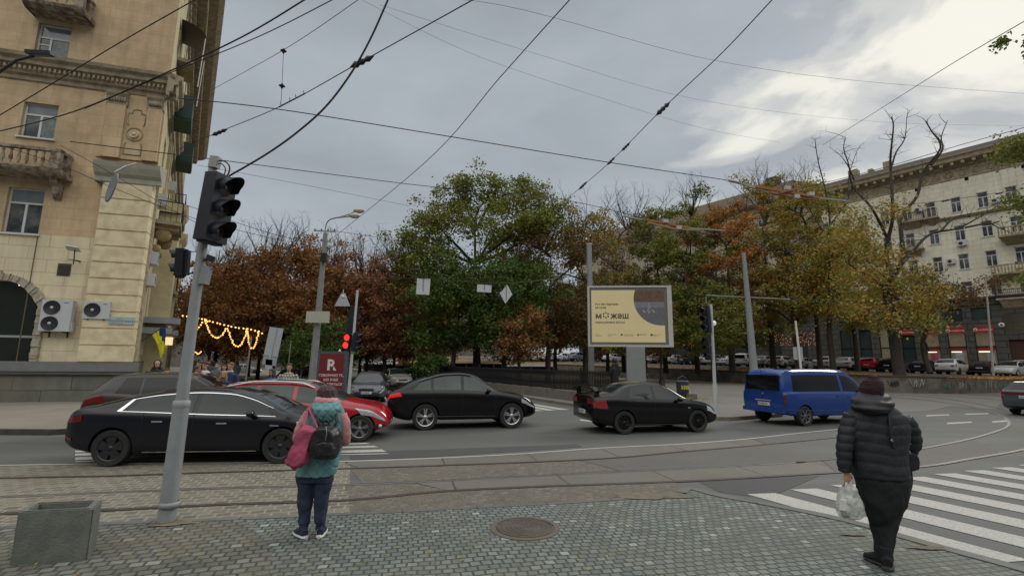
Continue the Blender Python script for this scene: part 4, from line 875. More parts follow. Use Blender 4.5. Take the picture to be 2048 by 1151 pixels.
class Car:
    def __init__(s, sp, kx=1.0):
        s.sp = sp; s.k = kx; s.L = sp['L']*kx; s.W = sp['W']
        s.top = [(x*kx, z) for x, z in sp['top']]; s.bl = [(x*kx, z) for x, z in sp['belt']]
        s.sill = [(x*kx, z) for x, z in sp.get('sillp', [(0, .42), (.25, .30), (.7, .22), (sp['L']-.8, .22), (sp['L']-.3, .26), (sp['L'], .36)])]
        fr = sp.get('fr', .78); rr = sp.get('rr', .86)
        s.pl = [(0, rr), (.06, rr+.05), (.2, .96), (.7, 1.0), (s.L-1.2, 1.0), (s.L-.5, .95), (s.L-.2, fr+.06), (s.L-.05, fr-.04), (s.L, fr-.12)]
        s.tum = sp.get('tum', .38)
    def sec(s, x):
        zt = interp(s.top, x); zb = min(interp(s.bl, x), zt-.02); w = s.W/2*interp(s.pl, x); zs = min(interp(s.sill, x), zb-.1); h = zt-zb
        wb = w*.955; wr = max(wb-.03-h*s.tum, .2); e = min(.085, h*.3)
        if h < .12: wr = wb-.02-h*.2
        hh = zb-zs
        return [(0, zt), (wr*.5, zt-.012-.0*h), (wr*.86, zt-.03*min(1, h*4+.35)), (wr, zt-.03-e*.6), (lerp(wr, wb, .36)+.010*min(1, h*4), lerp(zt-e, zb, .36)), (lerp(wr, wb, .70)+.012*min(1, h*4), lerp(zt-e, zb, .70)), (wb, zb), (w*.985, zb-min(.06, hh*.15)), (w, zb-.36*hh), (w*.992, zb-.62*hh), (w*.985, zs+.18*hh), (w*.955, zs+.04*hh), (w*.86, zs)]
    def S(s, x, v, side, off=0.0):
        P = s.sec(x); i = min(int(v), NV-1); t = v-i
        p0 = P[max(i-1, 0)]; p1 = P[i]; p2 = P[i+1]; p3 = P[min(i+2, NV)]
        if i in (5, 6, 2, 3): y = lerp(p1[0], p2[0], t); z = lerp(p1[1], p2[1], t)
        else:
            y, z = [.5*(2*p1[k]+(p2[k]-p0[k])*t+(2*p0[k]-5*p1[k]+4*p2[k]-p3[k])*t*t+(3*p1[k]-p0[k]-3*p2[k]+p3[k])*t**3) for k in (0, 1)]
        if off:
            q = s.S(x, min(v+.1, NV), side); r_ = s.S(x, max(v-.1, 0), side); a = s.S(x+.02, v, side)-s.S(x-.02, v, side); d = q-r_
            if d.length < 1e-6 or a.length < 1e-6: n = Vector((0, side, 0))
            else: n = a.cross(d).normalized()
            if n.dot(Vector((0, side*max(y, .01), z-.75)) ) < 0: n = -n
            return Vector((x-s.L/2, y*side, z))+n*off
        return Vector((x-s.L/2, y*side, z))
    def patch(s, mb, x0, x1, v0, v1, side, nx=8, nv=4, off=.006, x0t=None, x1t=None, m=0, edge=True):
        """x0,x1 at v1 (lower edge), x0t,x1t at v0 (upper edge)"""
        k = s.k; x0t = x0 if x0t is None else x0t; x1t = x1 if x1t is None else x1t
        rows = [[s.S(lerp(lerp(x0t, x0, j/nv), lerp(x1t, x1, j/nv), i/nx)*k, lerp(v0, v1, j/nv), side, off) for i in range(nx+1)] for j in range(nv+1)]
        if side > 0: rows = [r[::-1] for r in rows]
        mb.grid([r[::-1] for r in rows], m)
    def body(s, t, m, arches=True, ns=60, sub=2):
        L = s.L; xs = sorted(set([0, .015, .04, .08, .14, .22, .32]+[.45+(L-.9)*i/ns for i in range(ns+1)]+[L-.32, L-.22, L-.14, L-.08, L-.04, L-.015, L]))
        vs = [i/sub for i in range(NV*sub+1)]; mb = MB(); rows = []
        for x in xs: rows.append([s.S(x, v, 1) for v in reversed(vs)]+[s.S(x, v, -1) for v in vs[1:]])
        n = len(rows[0]); V = [v for r in rows for v in r]; F = []
        for i in range(len(rows)-1):
            for j in range(n): F.append((i*n+j, (i+1)*n+j, (i+1)*n+(j+1) % n, i*n+(j+1) % n))
        F.append(tuple(range(n))); F.append(tuple((len(rows)-1)*n+j for j in reversed(range(n))))
        me = bpy.data.meshes.new('body'); me.from_pydata([tuple(v) for v in V], [], F)
        bmn = bmesh.new(); bmn.from_mesh(me); bmesh.ops.recalc_face_normals(bmn, faces=bmn.faces); bmn.to_mesh(me); bmn.free()
        me.materials.append(m); me.materials.append(blackp)
        o = bpy.data.objects.new('body', me); col.objects.link(o)
        if arches:
            cs = MB()
            for wx in (s.sp['xr']*s.k, s.sp['xf']*s.k):
                for sd in (1, -1):
                    r = s.sp['wr']*1.13; y0 = sd*(s.W/2-.34); y1 = sd*(s.W/2+.2)
                    a, b = min(y0, y1), max(y0, y1); n = 40; c = Vector((wx-L/2, 0, s.sp['wr']+.01))
                    va = [c+Vector((r*math.cos(2*PI*i/n), a, r*math.sin(2*PI*i/n))) for i in range(n)]+[c+Vector((r*math.cos(2*PI*i/n), b, r*math.sin(2*PI*i/n))) for i in range(n)]
                    cs.add(va, [(i, i+n, (i+1) % n+n, (i+1) % n) for i in range(n)]+[tuple(range(n)), tuple(reversed(range(n, 2*n)))], 1)
            c = cs.build('cutter', [m, blackp], None, fixn=True)
            md = o.modifiers.new('b', 'BOOLEAN'); md.operation = 'DIFFERENCE'; md.object = c; md.solver = 'EXACT'
            bpy.context.view_layer.update()
            nm = bpy.data.meshes.new_from_object(o.evaluated_get(bpy.context.evaluated_depsgraph_get()))
            o.modifiers.clear(); o.data = nm; bpy.data.objects.remove(c); me = nm
        me.polygons.foreach_set('use_smooth', [True]*len(me.polygons)); me.set_sharp_from_angle(angle=R(38)); me.name = 'body'; o.parent = t; return o
def wheel(t, x, y, r, wd, style, rim, side):
    mb = MB(); rr = r*.69
    mb.lathe([(rr, -wd/2+.01), (r-.02, -wd/2), (r, -wd/2+.03), (r, wd/2-.03), (r-.02, wd/2), (rr, wd/2-.01), (rr-.01, -wd/2+.02)], (x, y, r), 'y', 32)
    w = mb.build('wheel', rubber, t, sharp=50)
    yo = y+side*(wd/2-.012); mb = MB()
    def yy(d): return yo+side*d
    mb.lathe([(rr+.004, wd*.0), (rr+.004, side*-.004-0), (rr-.016, side*.004), (rr-.022, side*-.05)], (x, yo, r), 'y', 32)
    n = {'five': 5, 'ten': 10, 'aero': 5, 'double': 5, 'seven': 7}.get(style, 5)
    for k in range(n):
        a0 = 2*PI*k/n+.3
        spk = [(a0-.13, a0-.16), (a0+.13, a0+.16)] if style == 'double' else [(a0, a0)]
        for a, b in spk:
            w0, w1 = {'five': (.055, .10), 'ten': (.022, .035), 'aero': (.09, .20), 'double': (.028, .036), 'seven': (.03, .06)}[style]
            w0 *= r/.33; w1 *= r/.33
            ca, sa = math.cos(a), math.sin(a); cb, sb = math.cos(b), math.sin(b); r0 = rr*.15; r1 = rr*.985
            P = []
            for (rad, hw, c_, s_, d) in ((r0, w0/2, ca, sa, -.012), (r1, w1/2, cb, sb, -.004)):
                for sg in (-1, 1): P.append((x+rad*c_-sg*hw*s_, yy(d), r+rad*s_+sg*hw*c_))
            q = [(p[0], p[1]-side*.03, p[2]) for p in P]
            mb.add(P+q, [(0, 1, 3, 2), (4, 6, 7, 5), (0, 2, 6, 4), (1, 5, 7, 3)])
    mb.lathe([(0, side*-.006), (rr*.2, side*-.006), (rr*.24, side*-.03)], (x, yo, r), 'y', 16)
    mb.build('rim', rim, w, fixn=False)
    mb = MB(); mb.lathe([(0, side*-.055), (rr*.95, side*-.055)], (x, yo, r), 'y', 24); mb.lathe([(rr*.2, side*-.05), (rr*.62, side*-.05)], (x, yo, r), 'y', 24); mb.build('brake_disc', rimdark, w)
    return w
def place(pr, pf, sp, name, label, group, cat='car', fix=None, side=-1):
    """pr/pf: ground points of the near side rear and front wheels"""
    d = (pf-pr); d.z = 0; wb = d.length; base = sp['xf']-sp['xr']; k = wb/base if fix is None else fix; u = d.normalized(); lft = Vector((-u.y, u.x, 0))
    mid = (pr+pf)/2; xm = (sp['xr']+sp['xf'])/2*k; o = mid+lft*(-side)*(sp['W']/2-.12)-u*(xm-sp['L']*k/2)
    t = thing(name, label, cat, (o.x, o.y, pr.z), math.atan2(u.y, u.x), group); return t, Car(sp, k)
def plate(t, x, y, z, txt, rz, back=True):
    mb = MB(T=Matrix.Translation((x, y, z)) @ Matrix.Rotation(rz, 4, 'Z')); mb.bb(-.26, .26, -.012, 0, -.057, .057); p = mb.build('number_plate', platew, t)
    M = Matrix.Translation((x, y, z)) @ Matrix.Rotation(rz, 4, 'Z')
    q = text(txt, .10, inkm, p, M @ Vector((-.20, -.014, -.036)), (R(90), 0, rz), name='plate_characters', bold=.002, sx=.72)
    mb = MB(T=M); mb.bb(-.26, -.225, -.0135, -.012, -.05, .05); mb.build('blue_band', inkb, p)
GC = 'cars waiting and driving on the crossing'
def common(t, c, body, glass, side_w, doors, handles, rim, style, arches=True, ws=None, rw=None, mirror=None, gloss=chrome, ns=60, hz=7.45, tail=None, head=None, tailm=None, strip=None, wd=.22, vtop=3.25, vbot=5.85, mirrorm=None):
    sp = c.sp; k = c.k
    c.body(t, body, arches, ns)
    for i, (x0, x1, x0t, x1t) in enumerate(side_w):
        for sd in (1, -1): mb = MB(); c.patch(mb, x0, x1, vtop, vbot, sd, 14, 5, .006, x0t, x1t); mb.build('side_window', glass, t)
    if ws: mb = MB(); [c.patch(mb, ws[0], ws[1], 0, 2.62, sd, 8, 6, .006) for sd in (1, -1)]; mb.build('windscreen', glass, t, fixn=True)
    if rw: mb = MB(); [c.patch(mb, rw[0], rw[1], 0, 2.55, sd, 8, 6, .006) for sd in (1, -1)]; mb.build('rear_window', glass, t, fixn=True)
    for x in doors:
        for sd in (1, -1): mb = MB(); c.patch(mb, x-.006, x+.006, 6.05, 11.2, sd, 1, 14, .0025); mb.build('door_gap', gapm, t)
    for x in handles:
        for sd in (1, -1):
            p = c.S(x*k, hz, sd, .02); mb = MB(); mb.box(p, (.19, .022, .028)); mb.build('door_handle', gloss, t)
    for x in (sp['xr'], sp['xf']):
        for sd in (1, -1): wheel(t, x*k-c.L/2, sd*(c.W/2-.115), sp['wr'], wd, style, rim, sd)
    if mirror:
        for sd in (1, -1):
            p = c.S(mirror*k, 6, sd); mb = MB(); mb.sphere(p+Vector((0, sd*.13, .05)), (.075, .11, .07), 12, 8); mb.beam(p+Vector((0, -sd*.02, 0)), p+Vector((0, sd*.08, .03)), .05, .03); mb.build('door_mirror', mirrorm or body, t)
    if tail:
        for sd in (1, -1): mb = MB(); c.patch(mb, tail[0], tail[1], tail[2], tail[3], sd, 8, 4, .010, tail[4] if len(tail) > 4 else None, tail[5] if len(tail) > 5 else None); mb.build('tail_light', tailm or redl, t)
    if head:
        for sd in (1, -1): mb = MB(); c.patch(mb, head[0], head[1], head[2], head[3], sd, 8, 4, .010, head[4] if len(head) > 4 else None, head[5] if len(head) > 5 else None); mb.build('headlight', headl, t)
    if strip:
        for a in strip:
            for sd in (1, -1): mb = MB(); c.patch(mb, a[0], a[1], a[2], a[3], sd, 24, 1, a[4] if len(a) > 4 else .009, a[5] if len(a) > 5 else None, a[6] if len(a) > 6 else None); mb.build('trim_strip', a[7] if len(a) > 7 else gloss, t)
# ---- 1 black electric saloon
SP_EV = dict(L=4.69, W=1.85, xr=.86, xf=3.83, wr=.335, fr=.74, rr=.84, tum=.42, top=[(0, .78), (.03, .93), (.10, 1.06), (.45, 1.15), (1.0, 1.295), (1.6, 1.40), (2.25, 1.443), (2.75, 1.42), (3.2, 1.31), (3.6, 1.13), (3.85, 1.0), (4.2, .88), (4.5, .76), (4.64, .64), (4.69, .52)], belt=[(0, .93), (.4, 1.02), (.9, 1.01), (2.5, .94), (3.7, .90), (4.3, .78), (4.69, .5)])
t, c = place(G(222, 931), G(560, 925), SP_EV, 'electric_saloon', 'shiny black electric saloon with chrome window line, nearest car at left', GC)
bk = paint('black', (.006, .007, .012)); bk2 = paint('deep_black', (.004, .004, .006))
common(t, c, bk, carglass, [(1.05, 2.18, 1.25, 2.18), (2.27, 3.62, 2.27, 3.5)], (1.35, 2.23, 3.42), (1.62, 2.75), rimdark, 'aero', ws=(2.85, 3.78), rw=(.5, 1.5), mirror=3.28, tail=(.02, .32, 7.05, 7.65), head=(4.1, 4.62, 6.7, 7.7), strip=[(.90, 3.70, 5.93, 6.06), (1.05, 3.62, 3.06, 3.16), (.88, .96, 3.1, 6.0, .010, 1.05, 1.11)], hz=7.5)
mb = MB(); c.patch(mb, 1.4, 3.4, 10.75, 10.95, -1, 20, 1, .012); mb.build('sill_strip', chrome, t)
mb = MB(); c.patch(mb, 3.62, 3.78, 7.55, 7.68, -1, 4, 1, .012); mb.build('side_repeater', chrome, t)
mb = MB(); c.patch(mb, .04, .18, 9.3, 9.7, -1, 4, 1, .012); mb.build('rear_reflector', redl, t)
# ---- 2 dark brown SUV behind it
SP_SUV = dict(L=4.58, W=1.86, xr=.92, xf=3.62, wr=.36, fr=.80, rr=.88, tum=.30, top=[(0, .75), (.03, .98), (.12, 1.12), (.25, 1.32), (.48, 1.52), (.62, 1.60), (1.3, 1.66), (2.0, 1.665), (2.6, 1.60), (2.95, 1.45), (3.35, 1.20), (3.6, 1.10), (4.1, 1.03), (4.4, .92), (4.53, .76), (4.58, .6)], belt=[(0, 1.03), (.5, 1.16), (1.5, 1.10), (3.2, 1.02), (4.1, .94), (4.58, .6)], sillp=[(0, .5), (.25, .4), (.7, .3), (3.8, .3), (4.3, .34), (4.58, .45)])
t, c = place(G(225, 883), G(455, 876), SP_SUV, 'brown_suv', 'dark bronze SUV half hidden behind the nearest black saloon', GC, fix=.88)
bron = paint('bronze', (.038, .033, .028), .35)
common(t, c, bron, tint, [(.78, 1.35, .95, 1.35), (1.42, 2.2, 1.42, 2.2), (2.3, 3.3, 2.3, 3.2)], (1.3, 2.25, 3.2), (1.5, 2.6), rimsil, 'seven', ws=(2.7, 3.5), rw=(.2, .56), mirror=3.1, tail=(.02, .62, 6.7, 7.7, .02, .45), head=(4.0, 4.5, 6.7, 7.6), strip=[(.4, 4.3, 10.4, 11.9, .008, None, None, trimp)])
mb = MB(); c.patch(mb, .02, .16, 8.6, 9.0, -1, 4, 1, .012); mb.build('rear_reflector', redl, t)
mb = MB(); c.patch(mb, .1, .5, 0, 2.4, 1, 5, 4, .05); c.patch(mb, .1, .5, 0, 2.4, -1, 5, 4, .05)
# ---- 3 red estate
SP_EST = dict(L=4.56, W=1.80, xr=1.08, xf=3.90, wr=.325, fr=.78, rr=.86, tum=.34, top=[(0, .7), (.03, .92), (.12, 1.05), (.3, 1.24), (.55, 1.40), (.75, 1.46), (1.5, 1.50), (2.1, 1.495), (2.6, 1.42), (3.0, 1.26), (3.4, 1.06), (3.6, .99), (4.1, .90), (4.4, .78), (4.53, .62), (4.56, .5)], belt=[(0, .98), (.5, 1.07), (1.5, .99), (3.2, .91), (4.1, .80), (4.56, .5)])
t, c = place(G(535, 884), G(720, 882), SP_EST, 'red_estate_car', 'red estate car with pale roof rails behind the woman in the teal vest', GC, fix=1.0)
# re-place by front wheel
fp = G(719, 882); u = Vector((math.cos(t.rotation_euler.z), math.sin(t.rotation_euler.z), 0)); l_ = Vector((-u.y, u.x, 0)); t.location = fp+l_*(SP_EST['W']/2-.12)-u*(3.90-2.28); TW[t.name] = Matrix.Translation(t.location) @ Matrix.Rotation(t.rotation_euler.z, 4, 'Z')
redp = paint('red', (.36, .010, .018), .3)
common(t, c, redp, glassg, [(.72, 1.32, .92, 1.32), (1.40, 2.2, 1.4, 2.2), (2.3, 3.25, 2.3, 3.15)], (1.3, 2.25, 3.2), (1.5, 2.6), mat('alloy_grey', (.20, .20, .21), .35, .6, 0), 'five', ws=(2.62, 3.45), rw=(.14, .6), mirror=3.02, tail=(.02, .4, 6.8, 7.8), head=(3.92, 4.5, 6.6, 7.75, 3.75, 4.45))
for sd in (1, -1): mb = MB(); mb.tube([c.S(x, 2.9, sd, .055 if .8 < x < 2.5 else .0) for x in (.6, .8, 1.2, 1.6, 2.0, 2.4, 2.7)], (.035, .022), 6); mb.build('roof_rail', mat('pale_roof_rail', (.60, .60, .62), .3, .3, 0), t)
mb = MB(); [c.patch(mb, .6, 2.55, 0, 2.3, sd, 10, 5, .007) for sd in (1, -1)]; mb.build('roof_reflection', mat('roof_reflect', (.25, .25, .27), .12, .2, 0, coat=1), t, fixn=True)  # pale grey sheet standing in for a glossy reflection on the red roof
mb = MB(); c.patch(mb, 4.22, 4.5, 9.3, 10.2, -1, 5, 2, .012); mb.build('fog_lamp_surround', blackp, t); mb = MB(); mb.sphere(c.S(4.38, 9.7, -1, .02), .05, 10, 6); mb.build('fog_lamp', headl, t)
mb = MB(); mb.bb(4.50-2.28, 4.545-2.28, -.62, .62, .36, .50); mb.build('lower_grille', blackp, t)
# ---- 4 black coupe SUV
SP_CS = dict(L=4.69, W=1.90, xr=1.13, xf=3.83, wr=.38, fr=.80, rr=.88, tum=.40, top=[(0, .80), (.02, .98), (.06, 1.12), (.16, 1.17), (.30, 1.20), (.7, 1.40), (1.15, 1.55), (1.7, 1.68), (2.15, 1.70), (2.6, 1.65), (3.0, 1.43), (3.4, 1.18), (3.6, 1.10), (4.1, 1.03), (4.45, .93), (4.62, .78), (4.69, .62)], belt=[(0, 1.06), (.5, 1.15), (1.5, 1.15), (3.3, 1.09), (4.1, .95), (4.69, .62)], sillp=[(0, .52), (.2, .38), (.7, .28), (3.9, .28), (4.4, .32), (4.69, .42)])
t, c = place(G(849, 859), G(1022, 855), SP_CS, 'coupe_suv', 'glossy black coupe SUV with silver twin-spoke wheels and lit red tail light', GC)
common(t, c, bk2, glassg, [(.72, 1.28, .95, 1.28), (1.36, 2.2, 1.36, 2.2), (2.3, 3.35, 2.3, 3.2)], (1.35, 2.25, 3.3), (1.6, 2.6), rimsil, 'double', ws=(2.68, 3.5), rw=(.36, 1.15), mirror=3.05, tail=(.02, .42, 6.75, 7.45, .02, .34), head=(4.15, 4.62, 6.8, 7.6), strip=[(1.3, 3.3, 10.2, 10.35, .01, None, None, mat('satin_strip', (.12, .12, .125), .4, .5, 0))], mirrorm=bk2, tailm=redlit, gloss=bk2)
mb = MB(); mb.bb(-c.L/2-.03, -c.L/2+.16, -.70, .70, 1.155, 1.20); mb.build('tail_spoiler', bk2, t)
mb = MB(); mb.bb(-c.L/2-.012, -c.L/2+.01, -.76, .76, .86, .98); mb.build('tail_light_bar', redl, t); plate(t, -c.L/2-.006, 0, .74, 'AE 4405 KT', R(-90))
mb = MB(); mb.bb(-c.L/2-.02, -c.L/2+.1, -.82, .82, .40, .56); mb.build('rear_bumper_insert', trimp, t)
for sd in (1, -1): mb = MB(); mb.tube([c.S(x, 2.9, sd, .03) for x in (.9, 1.3, 1.7, 2.1, 2.5)], .016, 6); mb.build('roof_rail', mat('grey_rail', (.12, .12, .13), .3, .6, 0), t)
# ---- 5 black saloon with rear wing
SP_SE = dict(L=4.57, W=1.78, xr=1.03, xf=3.66, wr=.325, fr=.78, rr=.86, tum=.40, top=[(0, .78), (.02, .96), (.08, 1.10), (.5, 1.15), (.72, 1.18), (1.1, 1.33), (1.5, 1.44), (1.95, 1.49), (2.4, 1.46), (2.8, 1.33), (3.2, 1.10), (3.45, .99), (4.0, .89), (4.35, .79), (4.52, .66), (4.57, .52)], belt=[(0, .98), (.6, 1.03), (1.5, .98), (3.2, .92), (4.0, .82), (4.57, .5)])
t, c = place(G(1247, 867), G(1394, 863), SP_SE, 'winged_saloon', 'black sports saloon with a tall rear wing and black wheels', GC)
common(t, c, bk2, carglass, [(1.18, 2.06, 1.32, 2.06), (2.14, 3.12, 2.14, 3.0)], (1.35, 2.1, 3.15), (1.45, 2.42), mat('alloy_black', (.012, .012, .014), .3, .4, 0), 'ten', ws=(2.5, 3.3), rw=(.78, 1.4), mirror=2.95, tail=(.02, .48, 6.9, 8.1, .02, .40), head=(4.02, 4.5, 6.6, 7.8), strip=[(1.05, 3.1, 10.7, 10.9, .012, None, None, mat('satin_strip2', (.16, .16, .17), .35, .6, 0))], tailm=mat('tail_light_pinkish', (.22, .02, .02), .25, 0, .3, 12, coat=.3), gloss=bk2)
mb = MB(); rows = []
for i in range(13):
    y = -.78+1.56*i/12; e = 1-(abs(y)/.78)**6; z = 1.20+.11*e; rows.append([(-c.L/2-.02, y, z), (-c.L/2+.16, y, z+.035), (-c.L/2+.30, y, z+.0), (-c.L/2+.16, y, z-.02)])
mb.grid(rows, closed=True); mb.build('rear_wing', bk2, t, fixn=True)
mb = MB()
for sd in (1, -1): mb.bb(-c.L/2+.1, -c.L/2+.24, sd*.70-.02, sd*.70+.02, 1.08, 1.27)
mb.build('wing_support', bk2, t)
plate(t, -c.L/2-.012, 0, .60, 'AE 1940 PT', R(-90)); mb = MB(); mb.bb(-c.L/2-.02, -c.L/2+.15, -.70, .70, .40, .44); mb.build('bumper_edge', mat('satin_edge', (.08, .08, .085), .4), t)
for sd in (1, -1): mb = MB(); mb.bb(-c.L/2-.015, -c.L/2+.02, sd*.42, sd*.76, .84, 1.0); mb.build('tail_light_inner', redl, t)
mb = MB(); c.patch(mb, 3.28, 3.36, 7.6, 7.75, -1, 3, 1, .012); mb.build('side_repeater', chrome, t)
# ---- 6 blue van
SP_VAN = dict(L=4.66, W=1.88, xr=.86, xf=3.86, wr=.33, fr=.80, rr=.90, tum=.15, top=[(0, .8), (.01, 1.2), (.05, 1.62), (.14, 1.82), (.35, 1.885), (1.5, 1.91), (2.6, 1.90), (3.05, 1.86), (3.4, 1.68), (3.85, 1.30), (4.1, 1.12), (4.4, .99), (4.6, .80), (4.66, .62)], belt=[(0, 1.10), (.5, 1.13), (2.8, 1.12), (3.6, 1.08), (4.2, .98), (4.66, .6)], sillp=[(0, .44), (.2, .38), (.6, .32), (4.1, .30), (4.66, .38)])
t, c = place(G(1607, 851), G(1738, 840), SP_VAN, 'blue_van', 'bright blue passenger van with dark windows waiting beyond the tram rails', GC, cat='van', fix=1.0)
fp = G(1608, 851); u = Vector((math.cos(R(19)), math.sin(R(19)), 0)); t.rotation_euler.z = R(19); l_ = Vector((-u.y, u.x, 0)); t.location = fp+l_*(.94-.12)-u*(.86-2.33); TW[t.name] = Matrix.Translation(t.location) @ Matrix.Rotation(R(19), 4, 'Z')
bl = paint('blue', (.004, .036, .20), .35)
common(t, c, bl, tint, [(.42, 2.62, .5, 2.62), (2.76, 3.72, 2.76, 3.6)], (2.68, 3.75), (2.45, 2.95), mat('hubcap_grey', (.12, .12, .125), .5, .3, 0), 'seven', ws=(3.12, 3.98), mirror=3.62, head=(4.1, 4.6, 6.8, 7.8), strip=[(.0, 4.2, 9.55, 9.72, .012, None, None, mat('blue_bump_strip', (.03, .06, .16), .5))], gloss=bl, vtop=3.5, vbot=5.9)
mb = MB(); mb.bb(-c.L/2-.012, -c.L/2+.03, -.70, .70, 1.18, 1.68); mb.build('rear_window', tint, t)
for sd in (1, -1):
    mb = MB(); c.patch(mb, .005, .10, 6.6, 8.75, sd, 4, 6, .012); f = mb.build('tail_light', mat('tail_light_smoked', (.06, .012, .008), .25, coat=1), t)
    mb = MB(); mb.tube([c.S(x, 2.9, sd, .05 if .5 < x < 2.9 else .01) for x in (.3, .55, 1.2, 2.0, 2.8, 3.1)], .018, 6); mb.build('roof_rail', mat('rail_blue_grey', (.10, .15, .25), .35, .3), t)
mb = MB(); mb.bb(-c.L/2-.03, -c.L/2+.02, -.36, .30, .80, .84); mb.build('door_chrome_bar', chrome, t); plate(t, -c.L/2-.012, -.04, .70, 'AE 7007 CX', R(-90))
mb = MB(); mb.bb(-c.L/2-.06, -c.L/2+.05, -.86, .86, .42, .55); mb.build('rear_bumper', bl, t)
mb = MB(); mb.bb(-c.L/2-.008, -c.L/2+.01, -.006, .006, .85, 1.85); mb.build('door_gap', gapm, t)
mb = MB(); mb.lathe([(0, -.01), (.06, -.01), (.06, 0)], (-c.L/2, .0, 1.02), 'x', 16); mb.build('tail_emblem', mat('emblem_dull', (.05, .12, .25), .4, .5), t)
# ---- 7 grey estate leaving at right edge
SP_WG = dict(SP_EST); SP_WG.update(L=4.8, xf=3.85, W=1.84)
SP_WG['top'] = [(0, .72), (.03, .94), (.1, 1.06), (.3, 1.24), (.55, 1.42), (.75, 1.46), (1.5, 1.49), (2.3, 1.48), (2.8, 1.40), (3.3, 1.15), (3.6, 1.02), (4.2, .92), (4.6, .8), (4.75, .65), (4.8, .5)]
q0 = G(2136, 835); u = Vector((math.cos(R(24)), math.sin(R(24)), 0)); t, c = place(q0, q0+u*2.95, SP_WG, 'dark_estate_car', 'dark grey estate car driving out of the right edge with its brake light lit', GC, fix=1.0)
gr_ = paint('graphite', (.045, .052, .062), .3)
common(t, c, gr_, tint, [(.72, 1.4, .92, 1.4), (1.48, 2.35, 1.48, 2.35), (2.45, 3.4, 2.45, 3.3)], (1.4, 2.4, 3.4), (1.6, 2.7), rimdark, 'seven', ws=(2.75, 3.55), rw=(.14, .6), mirror=3.15, tail=(.02, .4, 6.8, 8.0), head=(4.1, 4.7, 6.7, 7.7), tailm=redlit)
mb = MB(); mb.bb(-c.L/2-.015, -c.L/2+.02, -.78, .78, .92, 1.0); mb.build('tail_light_bar', redl, t); plate(t, -c.L/2-.012, 0, .80, 'AE 2281 OM', R(-90))
# ---- oncoming saloons on the avenue
def front_car(px, py, ang, sp, col_, name, label, ptxt, tint_=carglass, grp='cars waiting on the avenue', fogs=True):
    o = G(px, py); u = Vector((math.cos(ang), math.sin(ang), 0)); o = o-u*(sp['L']/2)
    t = thing(name, label, 'car', tuple(o), ang, grp); c = Car(sp, 1.0)
    common(t, c, col_, tint_, [(1.2, 2.06, 1.32, 2.06), (2.14, 3.12, 2.14, 3.0)], (1.35, 2.1, 3.15), (1.45, 2.42), rimsil, 'seven', ws=(2.5, 3.3), rw=(.78, 1.4), mirror=2.95, tail=(.02, .48, 6.9, 8.1), head=(3.98, 4.54, 6.45, 7.9), arches=True, ns=30)
    L = c.L/2
    for sd in (1, -1): mb = MB(); mb.box((L-.10, sd*.52, .66), (.14, .38, .13), rz=-sd*.35); mb.build('headlight_lens', headl, t)
    mb = MB(); mb.bb(L-.03, L+.01, -.34, .34, .60, .68); mb.build('grille', blackp, t); mb = MB(); mb.bb(L+.005, L+.02, -.36, .36, .685, .70); mb.build('grille_chrome', chrome, t)
    mb = MB(); mb.bb(L-.05, L+.012, -.55, .55, .34, .44); mb.build('lower_grille', blackp, t)
    plate(t, L+.014, 0, .50, ptxt, R(90)); return t
front_car(731, 806, R(-78), SP_SE, paint('dark_violet_grey', (.040, .042, .055), .3), 'grey_saloon', 'dark grey saloon facing the crossing beside the red advertising box', 'AE 3358 IH')
front_car(806, 776, R(-62), SP_SE, paint('beige_silver', (.27, .26, .225), .3), 'beige_saloon', 'beige silver saloon approaching along the fenced strip', 'AE 6215 TB')
# ---- low detail parked cars
KS = dict(
 suv=dict(SP_SUV), hatch=dict(SP_EST, L=4.2, xf=3.35, top=[(0, .7), (.03, .95), (.12, 1.08), (.3, 1.32), (.5, 1.44), (1.2, 1.50), (1.9, 1.50), (2.4, 1.42), (2.8, 1.24), (3.15, 1.05), (3.4, .98), (3.8, .90), (4.05, .78), (4.17, .62), (4.2, .5)], belt=[(0, 1.0), (.5, 1.05), (1.5, .98), (3.0, .92), (3.8, .8), (4.2, .5)]),
 sedan=SP_SE, van=dict(SP_VAN), coupe=dict(SP_CS))
WIN = dict(suv=[(.78, 1.35, .95, 1.35), (1.42, 2.2, 1.42, 2.2), (2.3, 3.3, 2.3, 3.2)], hatch=[(.72, 1.2, .85, 1.2), (1.28, 2.0, 1.28, 2.0), (2.1, 3.0, 2.1, 2.9)], sedan=[(1.18, 2.06, 1.32, 2.06), (2.14, 3.12, 2.14, 3.0)], van=[(.42, 2.62, .5, 2.62), (2.76, 3.72, 2.76, 3.6)], coupe=[(.72, 1.28, .95, 1.28), (1.36, 2.2, 1.36, 2.2), (2.3, 3.35, 2.3, 3.2)])
WSR = dict(suv=((2.7, 3.5), (.2, .56)), hatch=((2.45, 3.2), (.16, .5)), sedan=((2.5, 3.3), (.78, 1.4)), van=((3.12, 3.98), None), coupe=((2.68, 3.5), (.36, 1.15)))
PC = {}
